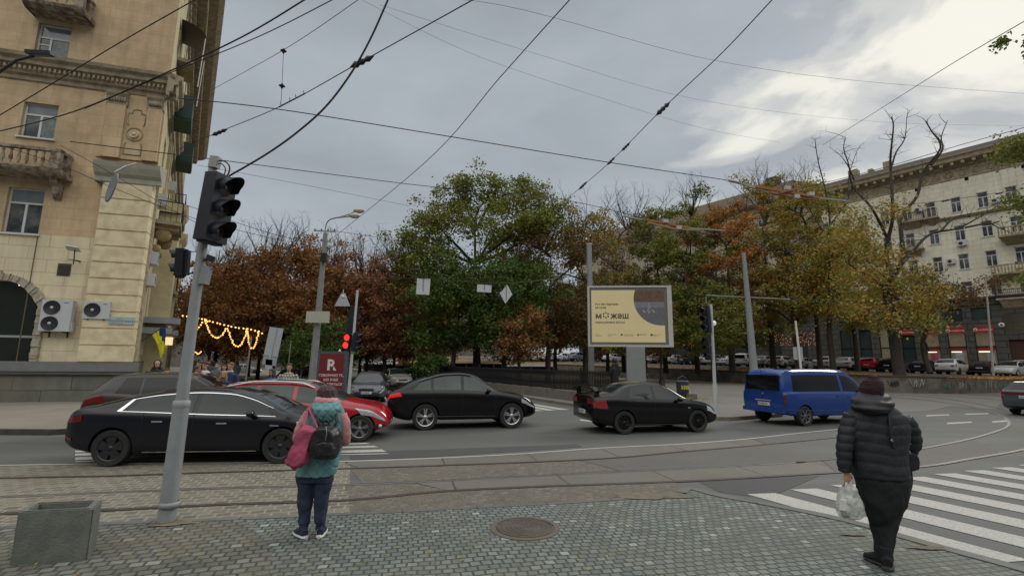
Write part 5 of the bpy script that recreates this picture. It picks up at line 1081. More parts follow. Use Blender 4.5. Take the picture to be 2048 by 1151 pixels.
def parked(kind, cname, colr, x, y, z, ang, label, grp='cars parked on the raised square'):
    c = Car(KS[kind], 1.0); t = thing('parked_'+('van' if kind == 'van' else 'car'), label, 'van' if kind == 'van' else 'car', (x, y, z), ang, grp); key = kind+cname
    if key in PC:
        for ch in PC[key].children: d = ch.copy(); col.objects.link(d); d.parent = t
        return t
    PC[key] = t; p = paint(cname, colr, .3)
    c.body(t, p, False, 24, 1)
    for sd in (1, -1):
        mb = MB()
        for a in WIN[kind]: c.patch(mb, a[0], a[1], 3.3, 5.85, sd, 5, 2, .01, a[2], a[3])
        mb.build('side_window', tint, t)
    ws, rw = WSR[kind]; mb = MB(); [c.patch(mb, ws[0], ws[1], 0, 2.6, sd, 4, 3, .01) for sd in (1, -1)]; mb.build('windscreen', tint, t, fixn=True)
    if rw: mb = MB(); [c.patch(mb, rw[0], rw[1], 0, 2.5, sd, 4, 3, .01) for sd in (1, -1)]; mb.build('rear_window', tint, t, fixn=True)
    else: mb = MB(); mb.bb(-c.L/2-.012, -c.L/2+.03, -.70, .70, 1.18, 1.68); mb.build('rear_window', tint, t)
    r = c.sp['wr']
    for xw in (c.sp['xr'], c.sp['xf']):
        for sd in (1, -1):
            mb = MB(); X = xw-c.L/2; yo = sd*(c.W/2+.004)
            mb.lathe([(0, yo), (r*1.1, yo), (r*1.1, sd*(c.W/2-.2))], (X, 0, r), 'y', 18); w = mb.build('wheel', rubber, t)
            mb = MB(); mb.lathe([(0, yo+sd*.006), (r*.62, yo+sd*.006), (r*.66, yo)], (X, 0, r), 'y', 12); mb.build('rim', rimsil, w)
    for sd in (1, -1):
        mb = MB(); c.patch(mb, .01, .3, 6.7, 7.9, sd, 3, 2, .012); mb.box((-c.L/2-.005, sd*.66, .93), (.03, .26, .13)); mb.build('tail_light', redl, t)
        mb = MB(); c.patch(mb, c.sp['L']-.5, c.sp['L']-.06, 6.7, 7.7, sd, 3, 2, .012); mb.build('headlight', headl, t)
    mb = MB(); mb.bb(-c.L/2-.02, -c.L/2, -.26, .26, .72, .83); mb.build('number_plate', platew, t)
    mb = MB(); mb.bb(-c.L/2-.015, -c.L/2+.1, -.75, .75, .36, .52); mb.build('lower_bumper', trimp, t)
    return t
H = R(36)
WHT = (.55, .56, .56); cc = dict(white=WHT, silver=(.34, .35, .36), red=(.30, .010, .014), black=(.010, .011, .014), navy=(.014, .018, .035), maroon=(.10, .012, .016), bluegrey=(.14, .17, .20), grey=(.09, .09, .10))
def gy(px, Y): return (px-CX)/FPX*Y*1.012
PK = [(1036, 96, 'suv', 'white', 'white car far left of the parked row seen above the fence'), (1056, 95, 'hatch', 'bluegrey', 'blue grey hatchback seen above the fence between two trunks'), (1078, 93, 'sedan', 'white', 'white saloon behind the leaning trunk above the fence'), (1099, 92, 'suv', 'white', 'white SUV above the fence left of the yellow shelter'), (1129, 90, 'hatch', 'white', 'white hatchback under the yellow shelter'), (1159, 89, 'suv', 'bluegrey', 'pale SUV above the fence right of the yellow shelter'), (1198, 86, 'sedan', 'maroon', 'dark maroon saloon behind the grey billboard pole'), (1224, 85, 'hatch', 'white', 'white hatchback behind the person by the billboard'),
 (1281, 82, 'suv', 'white', 'white SUV just right of the billboard leg'), (1303, 81, 'suv', 'white', 'white SUV left of the maroon one behind the ornate lamp post'), (1323, 80, 'suv', 'maroon', 'maroon SUV behind the ornate lamp post'), (1348, 78, 'hatch', 'silver', 'silver hatchback right of the maroon SUV'), (1374, 75, 'sedan', 'navy', 'dark blue saloon standing in front of a silver one'), (1398, 77, 'suv', 'silver', 'silver SUV behind the dark blue saloon'), (1423, 74, 'suv', 'silver', 'silver SUV left of the right traffic light pole'), (1450, 72, 'hatch', 'white', 'white hatchback beside the thick trunk left of the white van'), (1487, 69, 'van', 'white', 'white parked van beside the tall leaning grey pole'),
 (1519, 67, 'suv', 'silver', 'silver SUV right of the leaning grey pole'), (1554, 64, 'suv', 'white', 'white SUV with open view of its tail, middle of the parked row'), (1594, 63, 'hatch', 'silver', 'silver hatchback behind the thin pole with a square board'), (1640, 60, 'coupe', 'white', 'white coupe SUV between two dark trunks above the blue van'), (1686, 59, 'suv', 'white', 'white SUV right of the dark trunk above the blue van'), (1728, 57, 'suv', 'red', 'bright red SUV in the parked row'), (1772, 55, 'suv', 'black', 'black SUV left of the thickest trunk'), (1833, 53, 'sedan', 'navy', 'dark saloon right of the thickest trunk'), (1886, 51.5, 'suv', 'white', 'white SUV parked before the red shop windows'), (1950, 50, 'sedan', 'black', 'black saloon left of the silver saloon at far right'), (2026, 51, 'suv', 'white', 'white car behind the silver saloon at far right')]
for px, Y, kind, cn, lab in PK:
    X = gy(px, Y); a = H+rnd.uniform(-.10, .10)
    if px == 1348: a -= .1
    parked(kind, cn, cc[cn], X, Y, tz(X, Y)+.02, a, lab)
X = gy(2000, 45.5); parked('sedan', 'silver', cc['silver'], X, 45.5, tz(X, 45.5)+.02, R(206), 'silver saloon side-on at the right end of the parked row')
for px, py, kind, cn, ang, lab in ((583, 779, 'hatch', 'grey', -80, 'dark grey car behind the two people by the red estate car'), (612, 772, 'suv', 'white', -75, 'white car behind the man in the plaid shirt'), ):
    o = G(px, py); parked(kind, cn, cc[cn], o.x, o.y, 0, R(ang), lab, 'cars parked by the left pavement')
o = G(645, 765); parked('van', 'yellow', (.42, .30, .10), o.x, o.y, 0, R(-78), 'pale yellow van behind the red advertising box', 'cars parked by the left pavement')
for px, Y, cn, lab in ((755, 95, 'white', 'white car far beyond the avenue trees, left one'), (788, 92, 'silver', 'silver car far beyond the avenue trees, right one'), (505, 70, 'silver', 'silver car beyond the dark chestnut trunks at left')):
    parked('sedan', cn, cc[cn], gy(px, Y), Y, 0 if px < 600 else .9, R(30), lab, 'cars far beyond the avenue trees')
# ================================================================ TREES
def fastmesh(name, V, F, mats, smooth=False):
    me = bpy.data.meshes.new(name); V = np.asarray(V, np.float32); F = np.asarray(F, np.int32); n = len(F); k = F.shape[1]
    me.vertices.add(len(V)); me.vertices.foreach_set('co', V.ravel()); me.loops.add(n*k); me.loops.foreach_set('vertex_index', F.ravel()); me.polygons.add(n)
    me.polygons.foreach_set('loop_start', np.arange(0, n*k, k, dtype=np.int32)); me.polygons.foreach_set('loop_total', np.full(n, k, np.int32))
    for m in mats: me.materials.append(m)
    me.update(calc_edges=True); return me
bark = mat('bark_dark', (.045, .036, .028), .95, 0, .35, 6, .8, 14); bark2 = mat('bark_grey', (.075, .068, .055), .95, 0, .35, 5, .8, 12)
LM = dict(
 rust=leafmat('leaves_rust', [(.12, .12, .035), (.22, .115, .045), (.34, .165, .065), (.40, .22, .085), (.27, .115, .05), (.15, .075, .04)]),
 rust2=leafmat('leaves_russet_pink', [(0.176, 0.084, 0.047), (0.324, 0.135, 0.070), (0.446, 0.209, 0.121), (0.230, 0.135, 0.068), (0.149, 0.135, 0.047)]),
 green=leafmat('leaves_deep_green', [(0.024, 0.072, 0.021), (0.044, 0.115, 0.028), (0.091, 0.161, 0.037), (0.161, 0.190, 0.044), (0.070, 0.115, 0.029)]),
 olive=leafmat('leaves_olive_green', [(0.091, 0.130, 0.029), (0.156, 0.202, 0.039), (0.254, 0.247, 0.049), (0.124, 0.169, 0.034), (0.286, 0.156, 0.052)]),
 mixed=leafmat('leaves_green_orange', [(.085, .13, .028), (.15, .19, .038), (.24, .24, .045), (.36, .22, .05), (.26, .12, .04), (.12, .13, .03)]),
 yellow=leafmat('leaves_golden_green', [(.10, .15, .03), (.16, .21, .04), (.24, .26, .05), (.38, .32, .06), (.40, .24, .055), (.34, .15, .045), (.13, .17, .035)]),
 orange=leafmat('leaves_orange', [(0.130, 0.117, 0.029), (0.286, 0.143, 0.039), (0.468, 0.202, 0.055), (0.500, 0.260, 0.072), (0.312, 0.117, 0.042), (0.156, 0.156, 0.039)]),
 brown=leafmat('leaves_brown_purple', [(0.086, 0.055, 0.032), (0.149, 0.086, 0.046), (0.207, 0.121, 0.057), (0.109, 0.098, 0.034), (0.086, 0.092, 0.030)]))
def limb(mb, p, q, r0, r1, rg, n=5, k=5, sag=.12):
    p = Vector(p); q = Vector(q); L = (q-p).length; pts = []
    o1 = Vector((rg.uniform(-1, 1), rg.uniform(-1, 1), rg.uniform(.2, 1)))*L*sag
    for i in range(k+1):
        t = i/k; b = p.lerp(q, t)+o1*math.sin(PI*t)+Vector((rg.uniform(-1, 1), rg.uniform(-1, 1), rg.uniform(-1, 1)))*L*.018*(0 < i < k); pts.append(b)
    mb.tube(pts, [lerp(r0, r1, i/k) for i in range(k+1)], n); return pts
def tree(name, label, loc, h, rx, ry, z0, leaf, nl=9000, K=30, seed=1, tr=.28, lean=(0, 0), split=.3, bk=None, ls=.22, bare=0, blob=1.25, group=None, lobes=None, fork=None, twig=70, dens=1.0, barez=0):
    """h height, crown ellipsoid rx,ry from z0 to h; lobes: explicit cluster centres"""
    rg = random.Random(seed); nr = np.random.RandomState(seed); t = thing(name, label, 'tree', tuple(loc), 0, group); mb = MB(); bk = bk or bark
    zs = z0+(h-z0)*split; top = Vector((lean[0], lean[1], zs)); tp = [Vector((0, 0, -.3)), Vector((0, 0, .25)), Vector((lean[0]*.15, lean[1]*.15, zs*.3)), Vector((lean[0]*.5, lean[1]*.5, zs*.65)), top, Vector((lean[0]*1.3+rg.uniform(-.4, .4), lean[1]*1.3, zs+(h-zs)*.55))]
    mb.tube(smoothline(tp, 3), [tr*1.55]+[tr*1.2]*2+[tr*(1-.05*i) for i in range(8)]+[tr*.55*(1-.17*i) for i in range(5)][:5], 9)
    cz = (z0+h)/2; hz = (h-z0)/2; C = []
    if lobes: C = [Vector(c) for c in lobes]
    tries = 0
    while len(C) < K and tries < 4000:
        tries += 1; a = rg.uniform(0, 2*PI); u = rg.uniform(-1, 1); rr = rg.uniform(.35, 1)**.45; s_ = math.sqrt(1-u*u)
        zz = u*rr; bulge = 1 if zz > -.2 else 1
        p = Vector((rx*rr*s_*math.cos(a), ry*rr*s_*math.sin(a), cz+hz*zz))
        if all((p-q).length > blob*.75 for q in C): C.append(p)
    ends = []; trunkline = [top*k_ for k_ in (.62, .75, .88, 1.0)]+[tp[-1].lerp(top, .5), tp[-1]]
    main = []
    for i in range(max(4, K//6)):
        c = C[i*len(C)//max(4, K//6)]; st = min(trunkline, key=lambda v: abs(v.z-(c.z-1.5-.35*Vector((c.x, c.y)).length))); main.append((limb(mb, st, st.lerp(c, .72), tr*.42, tr*.16, rg, 6, 5, .14)))
    for c in C:
        cand = [q for m_ in main for q in m_[1:] if q.z < c.z+.6] or [q for m_ in main for q in m_[1:]]
        st = min(cand, key=lambda v: (v-c).length+rg.uniform(0, .8)); pt = limb(mb, st, c, tr*.15, .022, rg, 4, 4, .1)
        for q in range(4):
            e = c+Vector((rg.gauss(0, 1), rg.gauss(0, 1), rg.gauss(.25, .8)))*blob*.75; limb(mb, pt[rg.choice((2, 3))], e, .022, .007, rg, 3, 3, .1); ends.append(e)
    for b in range(bare):
        a = rg.uniform(0, 2*PI); r_ = rg.uniform(0, .75); c = Vector((rx*r_*math.cos(a), ry*r_*math.sin(a), h-rg.uniform(.2, 2.2)*1.0)); st = min([q for m_ in main for q in m_], key=lambda v: (v-c).length)
        p0 = limb(mb, st, c+Vector((0, 0, barez)), .06, .02, rg, 4, 5, .08)
        for q in range(7):
            s0 = p0[rg.randint(1, 5)]; e = s0+Vector((rg.gauss(0, .55), rg.gauss(0, .55), rg.uniform(.4, 1.5)+barez*.15)); p1 = limb(mb, s0, e, .018, .006, rg, 3, 3, .08)
            for w in range(3): limb(mb, p1[rg.randint(1, 3)], p1[-1]+Vector((rg.gauss(0, .35), rg.gauss(0, .35), rg.uniform(0, .6))), .009, .004, rg, 3, 2, .05)
    mb.build('trunk', bk, t)
    if nl:
        cen = np.array([c[:] for c in C]+[e[:] for e in ends]); wts = np.array([1.0]*len(C)+[.45]*len(ends)); wts *= nr.uniform(.5, 1.5, len(wts)); wts /= wts.sum()
        idx = nr.choice(len(cen), nl, p=wts); sd = np.where(idx < len(C), blob*.52, blob*.30)
        d = nr.normal(size=(nl, 3)); d[:, 2] *= .62; P = cen[idx]+d*sd[:, None]
        P = P[P[:, 2] > z0-blob*.6]; m = len(P)
        a = nr.normal(size=(m, 3)); a[:, 2] *= .6; a /= np.linalg.norm(a, axis=1)[:, None]; b = nr.normal(size=(m, 3)); b -= a*(a*b).sum(1)[:, None]; b /= np.linalg.norm(b, axis=1)[:, None]
        s_ = nr.uniform(.55, 1.25, m)[:, None]*ls; a *= s_*.5; b *= s_*.32
        V = np.stack([P-a, P+b*1.0-a*.1, P+a, P-b-a*.1], 1).reshape(-1, 3); F = np.arange(4*m).reshape(-1, 4)
        me = fastmesh('crown', V, F, [LM[leaf]]); o = bpy.data.objects.new('crown', me); col.objects.link(o); o.parent = t
    return t
def copytree_tree(src, loc, rz, s, label, leaf=None):
    c = copytree(src, loc, rz, label, scale=s)
    if leaf:
        for ch in c.children:
            if ch.name.startswith('crown'): ch.material_slots[0].link = 'OBJECT'; ch.material_slots[0].material = LM[leaf]
    return c
def base(px, Y, z=None):
    p = at(px, 700, Y); p.z = (tz(p.x, p.y) if z is None else z); return p
# chestnut row at left of the avenue
GT = 'rust coloured chestnuts along the avenue'
rowL = [(468, 39, 11.8, 3.6, 'rust', 8, 'rust chestnut nearest the garland poles, first of the avenue row'), (548, 40, 13.6, 4.0, 'rust', 18, 'chestnut with bare twiggy top just left of the concrete pole'), (625, 43, 13.4, 3.9, 'rust', 16, 'chestnut behind the concrete pole with rust leaves'), (700, 44, 13.4, 4.0, 'rust2', 22, 'chestnut with half bare crown behind the red traffic light'), (770, 45, 13.6, 4.1, 'rust2', 22, 'pinkish russet chestnut behind the hanging square sign')]
prot = []
for i, (px, Y, h, r, lf, br, lab) in enumerate(rowL):
    p = base(px, Y, .12); prot.append(tree('chestnut_tree', lab, p, h*.86, r, r, 2.2, lf, 19000, 46, 10+i, .24, (rnd.uniform(-.3, .3), 0), .25, bark, .24, br, 1.15, GT, barez=1.7))
for i, (px, Y, s, k, lf, lab) in enumerate(((432, 46, .95, 1, 'rust', 'chestnut close to the yellow street facade behind the garland'), (420, 60, 1.0, 2, 'brown', 'darker chestnut deeper down the avenue by the crowd'), (500, 56, 1.05, 3, 'rust', 'rust chestnut in the second rank behind the sign board'), (590, 60, 1.1, 0, 'brown', 'dark chestnut in the second rank left of the concrete pole'), (660, 60, 1.05, 1, 'rust', 'rust chestnut in the second rank behind the triangle sign'), (735, 62, 1.05, 2, 'rust2', 'russet chestnut in the second rank right of the red light'), (812, 52, 1.0, 0, 'rust', 'rust chestnut touching the big green tree'), (845, 66, 1.15, 4, 'brown', 'brown chestnut behind the big green tree'), (455, 76, 1.2, 2, 'rust', 'farthest chestnut visible at the end of the avenue'))):
    copytree_tree(prot[k], tuple(base(px, Y, .12)), 1.3*i+.7, (s, s, s), lab, lf)
for (px, Y, k, s) in ((520, 47, 3, .8), (585, 50, 4, .85), (655, 50, 0, .85), (722, 52, 1, .85), (790, 57, 2, .9)):
    copytree_tree(prot[k], tuple(base(px, Y, .12)), px*.1, (s*1.05, s*1.05, s*.86), 'low rust chestnut crown filling the row at the '+{520: 'garland pole', 585: 'left of the concrete pole', 655: 'back of the red box', 722: 'traffic light', 790: 'square hanging sign'}[px], 'rust')
# the big green tree in the centre
p = base(955, 44, .14)
lob = [(-7.6, 0, 12.4), (-7.9, 0, 11.0), (-6.9, 0, 13.8), (-5.8, 0, 15.0), (-7.2, 0, 9.3), (-6.2, 0, 12.2), (-5.4, 1, 13.6), (-4.2, -1, 14.6), (-3.0, 0, 15.2), (-6.8, 0, 10.5), (-1.6, 0, 14.6), (-.6, 0, 17.2), (.6, 1, 18.6), (-1.8, 0, 18.0), (-2.6, 0, 16.6), (5.4, 0, 18.0), (6.6, 0, 16.4), (-.2, -1, 19.0), (1.6, 0, 18.4), (2.8, 0, 17.0), (3.4, 1, 18.5), (4.4, 0, 18.4), (5.2, 0, 17.2), (5.4, -1, 15.6), (6.4, 0, 14.6), (7.2, 0, 15.2), (4.0, 0, 15.0), (2.0, 0, 14.2), (0, 0, 13), (-3, 0, 12), (-4.6, 0, 9.5), (3, 0, 12.4), (5.4, 0, 12.2), (-2.4, 1.5, 10), (1.5, -1.5, 10), (4.5, 1, 9.6), (-6.0, 0, 8.6)]
tree('big_green_tree', 'tall broad green tree in the centre, the only crown reaching high over the street', p, 19.6, 7.0, 4.5, 4.5, 'olive', 44000, 74, 41, .42, (-.3, 0), .22, bark, .27, 0, 1.35, lobes=lob)
tree('dark_green_tree', 'dark green shadowed tree under the big crown behind the fence', base(905, 42, .14), 11.5, 3.6, 3.4, 2.3, 'green', 17000, 40, 42, .26, (.4, 0), .25, bark, .24, 0, 1.2)
tree('dark_green_tree', 'deep green tree with low foliage right of the diamond sign', base(1012, 41, .14), 10.5, 3.6, 3.4, 2.4, 'green', 17000, 40, 43, .26, (-.6, 0), .25, bark, .24, 0, 1.2)
tree('brown_mixed_tree', 'brown and green tree with a bare twiggy top left of the grey billboard pole', base(1095, 44, .14), 16.4, 4.6, 3.8, 2.8, 'brown', 16000, 42, 44, .3, (.3, 0), .25, bark, .24, 14, 1.25, barez=1.0)
tree('russet_tree', 'small russet tree under the diamond sign', base(1040, 39, .14), 6.2, 2.2, 2.2, 2.4, 'rust', 5500, 16, 45, .17, (-.2, 0), .3, bark, .22, 0, 1.0)
tree('brown_mixed_tree', 'reddish brown tree right behind the billboard', base(1170, 47, .3), 17.6, 5.0, 4.2, 3.0, 'mixed', 17000, 42, 46, .3, (.2, 0), .25, bark, .25, 10, 1.25, barez=.8)
tree('bushy_shrub', 'green bush behind the fence above the black coupe SUV', base(872, 40, .14), 2.4, 1.9, 1.4, .4, 'green', 3500, 16, 47, .06, (0, 0), .3, bark, .18, 0, .6)
tree('bushy_shrub', 'leafy green shrub between the concrete pole and the red box', base(655, 34, .12), 4.4, 2.4, 1.6, 1.4, 'green', 4500, 18, 48, .1, (0, 0), .3, bark, .2, 0, .85)
tree('bushy_shrub', 'low green bush left of the concrete pole', base(600, 36, .12), 3.6, 1.7, 1.4, 1.2, 'green', 3000, 14, 49, .1, (0, 0), .3, bark, .2, 0, .8)
# trees of the square
GS = 'autumn trees on the raised square'
tr_ = [(1247, 58, 20.5, 5.2, 3.6, 'brown', 15000, 12, .3, 'thin brown tree with bare twigs right above the billboard'), (1330, 56, 20.5, 5.4, 3.2, 'olive', 22000, 3, .3, 'olive tree behind the billboard right edge'), (1393, 55, 22.0, 4.8, 3.5, 'olive', 18000, 8, .3, 'slim tall olive tree left of the right traffic light'),
 (1462, 54, 19.5, 5.0, 3.3, 'orange', 21000, 8, .36, 'orange leaved tree behind the tall leaning grey pole'), (1545, 58, 24.0, 5.4, 4, 'yellow', 21000, 16, .36, 'high open golden tree before the brown roof'), (1594, 50, 16.5, 4.2, 3.6, 'mixed', 17000, 0, .34, 'green and orange tree above the thin sign pole'), (1638, 52, 21.5, 4.0, 4.2, 'yellow', 15000, 12, .3, 'thin golden tree with long bare tips right of the brown roof'), (1712, 55, 17.0, 4.4, 3.4, 'yellow', 17000, 4, .3, 'golden tree behind the forked dead tree')]
for i, (px, Y, h, r, z0, lf, nl, br, tr0, lab) in enumerate(tr_):
    tree('autumn_tree', lab, base(px, Y), h, r, r*.85, z0+.5, lf, int(nl*.82), 38, 60+i, tr0, (rnd.uniform(-.5, .5), 0), .3, bark, .27, br, 1.05, GS, barez=1.6 if br else 0)
# thick forked half-dead tree
def pixtree(name, label, px, Y, segs, leafcl, leaf, nl, seed, tr, blob=1.1, ls=.25, group=None, z=None):
    b = base(px, Y, z); t = thing(name, label, 'tree', tuple(b), 0, group); mb = MB(); rg = random.Random(seed); nr = np.random.RandomState(seed)
    def L(x, y): return at(x, y, Y)-b
    tips = []
    for s in segs:
        r0, r1, pts = s[0], s[1], [L(x, y)+Vector((0, rg.uniform(-.6, .6)*(i > 0)*min(1, Y/40), 0)) for i, (x, y) in enumerate(s[2])]
        P = smoothline(pts, 4); n = len(P); mb.tube(P, [lerp(r0, r1, (i/(n-1))**.8) for i in range(n)], 8 if r0 > .15 else 5)
        if r0 < .25:
            for q in range(int(n*.7)):
                s0 = P[rg.randint(n//4, n-1)]; e = s0+Vector((rg.gauss(0, .7), rg.gauss(0, .5), rg.uniform(.1, 1.1)))*min(1, Y/36); p1 = limb(mb, s0, e, min(.03, r1+.01), .007, rg, 3, 3, .1)
                limb(mb, p1[2], p1[2]+Vector((rg.gauss(0, .5), rg.gauss(0, .4), rg.uniform(0, .7)))*min(1, Y/36), .012, .005, rg, 3, 2, .05)
    mb.build('trunk', bark, t)
    cen = np.array([(L(x, y)+Vector((0, rg.uniform(-1.5, 1.5), 0)))[:] for x, y in leafcl])
    idx = nr.choice(len(cen), nl); d = nr.normal(size=(nl, 3))*blob*.6; d[:, 2] *= .7; P = cen[idx]+d; m = nl
    a = nr.normal(size=(m, 3)); a /= np.linalg.norm(a, axis=1)[:, None]; b_ = nr.normal(size=(m, 3)); b_ -= a*(a*b_).sum(1)[:, None]; b_ /= np.linalg.norm(b_, axis=1)[:, None]
    s_ = nr.uniform(.55, 1.25, m)[:, None]*ls; a *= s_*.5; b_ *= s_*.32
    me = fastmesh('crown', np.stack([P-a, P+b_-a*.1, P+a, P-b_-a*.1], 1).reshape(-1, 3), np.arange(4*m).reshape(-1, 4), [LM[leaf]]); o = bpy.data.objects.new('crown', me); col.objects.link(o); o.parent = t
    return t
pixtree('forked_tree', 'thick grey trunked tree with tall bare dead branches on the raised square', 1795, 40,
 [(.46, .28, [(1800, 752), (1797, 700), (1790, 650), (1784, 590), (1780, 545)]), (.22, .04, [(1782, 560), (1795, 520), (1802, 470), (1812, 430), (1838, 390), (1855, 340), (1872, 300), (1862, 262), (1845, 245)]), (.12, .02, [(1862, 330), (1882, 300), (1890, 270), (1888, 245)]), (.19, .04, [(1782, 560), (1772, 500), (1776, 440), (1782, 380), (1790, 320), (1784, 290), (1790, 250), (1787, 232)]), (.1, .02, [(1784, 330), (1800, 300), (1808, 278), (1806, 240)]), (.17, .03, [(1790, 545), (1830, 500), (1870, 465), (1920, 455), (1945, 440), (1985, 415)]), (.1, .02, [(1930, 455), (1965, 450), (1990, 452), (2010, 470)]), (.1, .02, [(1880, 463), (1920, 430), (1950, 432)]), (.14, .02, [(1776, 480), (1735, 420), (1712, 370), (1700, 330), (1690, 295), (1700, 270)]), (.08, .015, [(1708, 360), (1690, 330), (1684, 300)]), (.16, .05, [(1798, 600), (1760, 560), (1730, 540), (1700, 520)])],
 [(1750, 520), (1730, 560), (1770, 590), (1810, 610), (1840, 580), (1850, 620), (1720, 600), (1760, 640), (1700, 560), (1800, 560), (1850, 540), (1740, 470), (1720, 430), (1760, 430), (1690, 480), (1830, 650), (1695, 620), (1870, 590)], 'yellow', 8500, 5, .6, 1.3, .26, GS)
pixtree('bare_branch_tree', 'slender tree with a bare forked top between the golden crowns', 1668, 47,
 [(.30, .14, [(1668, 745), (1664, 660), (1660, 580), (1655, 500)]), (.14, .03, [(1655, 500), (1662, 440), (1650, 380), (1640, 320), (1628, 280)]), (.1, .02, [(1660, 450), (1690, 400), (1705, 350), (1716, 300)]), (.1, .02, [(1658, 480), (1630, 430), (1612, 400)])],
 [(1660, 540), (1690, 560), (1640, 580), (1650, 500), (1620, 520), (1700, 600), (1650, 620), (1610, 600), (1690, 500), (1670, 460), (1650, 400), (1635, 370), (1600, 560), (1720, 540)], 'yellow', 7500, 6, .3, 1.3, .26, GS)
pixtree('drooping_brown_tree', 'brown purple tree with drooping boughs before the dark stone shops', 1868, 47,
 [(.26, .16, [(1860, 745), (1855, 690), (1848, 640), (1838, 600)]), (.12, .03, [(1858, 700), (1830, 660), (1812, 630)]), (.12, .03, [(1840, 600), (1880, 575), (1920, 570), (1960, 580)]), (.12, .03, [(1840, 600), (1845, 560), (1880, 540)])],
 [(1860, 570), (1890, 580), (1920, 575), (1950, 570), (1850, 600), (1880, 605), (1830, 610), (1910, 600), (1940, 590), (1870, 550)], 'brown', 4200, 8, .3, 1.0, .24, GS)
# tree reaching in at the right edge
pixtree('overhanging_tree', 'green leaved tree reaching in from beyond the right edge', 2190, 22,
 [(.3, .16, [(2190, 770), (2185, 640), (2175, 480), (2170, 380)]), (.1, .02, [(2175, 400), (2130, 330), (2106, 300), (2066, 285)]), (.1, .02, [(2175, 440), (2120, 400), (2096, 385), (2061, 390)]), (.1, .02, [(2170, 380), (2160, 280), (2130, 200), (2116, 180)])],
 [(2088, 262), (2071, 300), (2101, 290), (2106, 330), (2081, 275), (2086, 400), (2101, 420), (2076, 385), (2100, 260), (2120, 300), (2066, 292), (2110, 400), (2150, 330), (2056, 275), (2096, 550), (2076, 560)], 'olive', 5200, 9, .3, .62, .17, z=.0)
pixtree('near_branch_tree', 'near tree off the right edge showing only fern like leaf sprays', 2180, 9,
 [(.12, .05, [(2170, 560), (2160, 300), (2150, 100), (2130, -60)]), (.03, .008, [(2150, 120), (2132, 60), (2087, 20)]), (.03, .008, [(2150, 200), (2132, 160), (2092, 150)])],
 [(2092, 5), (2088, 30), (2097, 55), (2102, -10), (2094, 140), (2102, 155), (2117, 80), (2132, 40), (2122, 150)], 'green', 800, 9, .1, .16, .10, z=.0)
for k in ('near_branch_tree',): pass
# far dark belt of trees closing the avenue
r_ = random.Random(3)
for i, (px, Y, lf) in enumerate(((300, 110, 'brown'), (520, 105, 'brown'), (610, 110, 'olive'), (700, 108, 'brown'), (790, 106, 'olive'), (870, 100, 'green'), (950, 98, 'brown'), (1040, 104, 'mixed'), (1120, 100, 'olive'), (1210, 92, 'mixed'), (1290, 86, 'olive'), (1380, 80, 'mixed'))):
    p = base(px, Y, .2) if px < 950 else base(px, Y); copytree_tree(prot[i % 5], tuple(p), i*1.1, (1.5, 1.5, 1.15), ['far tree at the left end of the avenue', 'far brown tree behind the garland', 'far olive tree left of the concrete pole', 'far brown tree behind the red light', 'far olive tree behind the square hanging sign', 'far green tree left of the big crown', 'far brown tree behind the big crown', 'far tree behind the diamond sign', 'far olive tree left of the billboard', 'far tree behind the billboard', 'far olive tree right of the billboard', 'far tree behind the right traffic light'][i], lf)
for i, (px, Y, h, lf, lab) in enumerate(((838, 49, 9, 'rust2', 'rust tree between the avenue and the dark green tree'), (1110, 52, 9.5, 'mixed', 'low mixed tree left of the billboard foot'), (1215, 55, 9.5, 'olive', 'low olive tree behind the billboard foot'), (1290, 52, 9.0, 'mixed', 'low mixed tree over the ornate lamp post'), (1425, 50, 9.5, 'olive', 'olive tree behind the right traffic light'), (1500, 62, 10, 'olive', 'olive tree behind the white parked van'))):
    copytree_tree(prot[(i+2) % 5], tuple(base(px, Y) if px > 1100 else base(px, Y, .14)), i*2.1, (1.0, 1.0, h/12), lab, lf)
# fallen leaves
def leaves(name, label, pts, n, seed, s=.11, lf='orange'):
    nr = np.random.RandomState(seed); P = np.array(pts(nr, n)); m = len(P); a = nr.uniform(0, 2*PI, m); u = np.stack([np.cos(a), np.sin(a), nr.uniform(-.3, .3, m)], 1)*s; v = np.stack([-np.sin(a), np.cos(a), nr.uniform(-.3, .3, m)], 1)*s*.6
    me = fastmesh(name, np.stack([P-u, P+v, P+u, P-v], 1).reshape(-1, 3), np.arange(4*m).reshape(-1, 4), [LM[lf]]); o = bpy.data.objects.new(name, me); col.objects.link(o); tag(o, label, 'fallen leaves', kind='stuff')
leaves('fallen_leaves', 'a few small fallen leaves scattered over the grey setts by the near pole', lambda nr, n: [(lambda p: (p.x, p.y, PZ+.008))(G(nr.uniform(60, 1500), 1000+nr.uniform(45, 150), PZ)) for _ in range(n)], 90, 8, .022, 'yellow')
def band(nr, n):
    out = []
    while len(out) < n:
        i = nr.randint(0, len(wallp)-1); p = wallp[i].lerp(wallp[i+1], nr.uniform()); d = (wallp[i+1]-wallp[i]).normalized(); nn = Vector((d.y, -d.x, 0)); nn = nn if nn.x > 0 or nn.y > 0 else -nn
        q = p+nn*(abs(nr.normal())*4+.2); out.append((q.x, q.y, tz(q.x, q.y)+nr.uniform(.02, .12)))
    return out
leaves('fallen_leaves', 'fallen brown leaves covering the top of the graffiti wall', band, 5000, 1, .12)
leaves('fallen_leaves', 'fallen leaves scattered along the foot of the graffiti wall', lambda nr, n: [(lambda p: (p.x, p.y, IZ+.02+nr.uniform(0, .03)))(wallp[1+i_].lerp(wallp[2+i_], nr.uniform())+Vector((-1, -.6, 0))*(.3+abs(nr.normal())*.9)) for i_ in nr.randint(0, 3, n)], 1500, 2, .09)
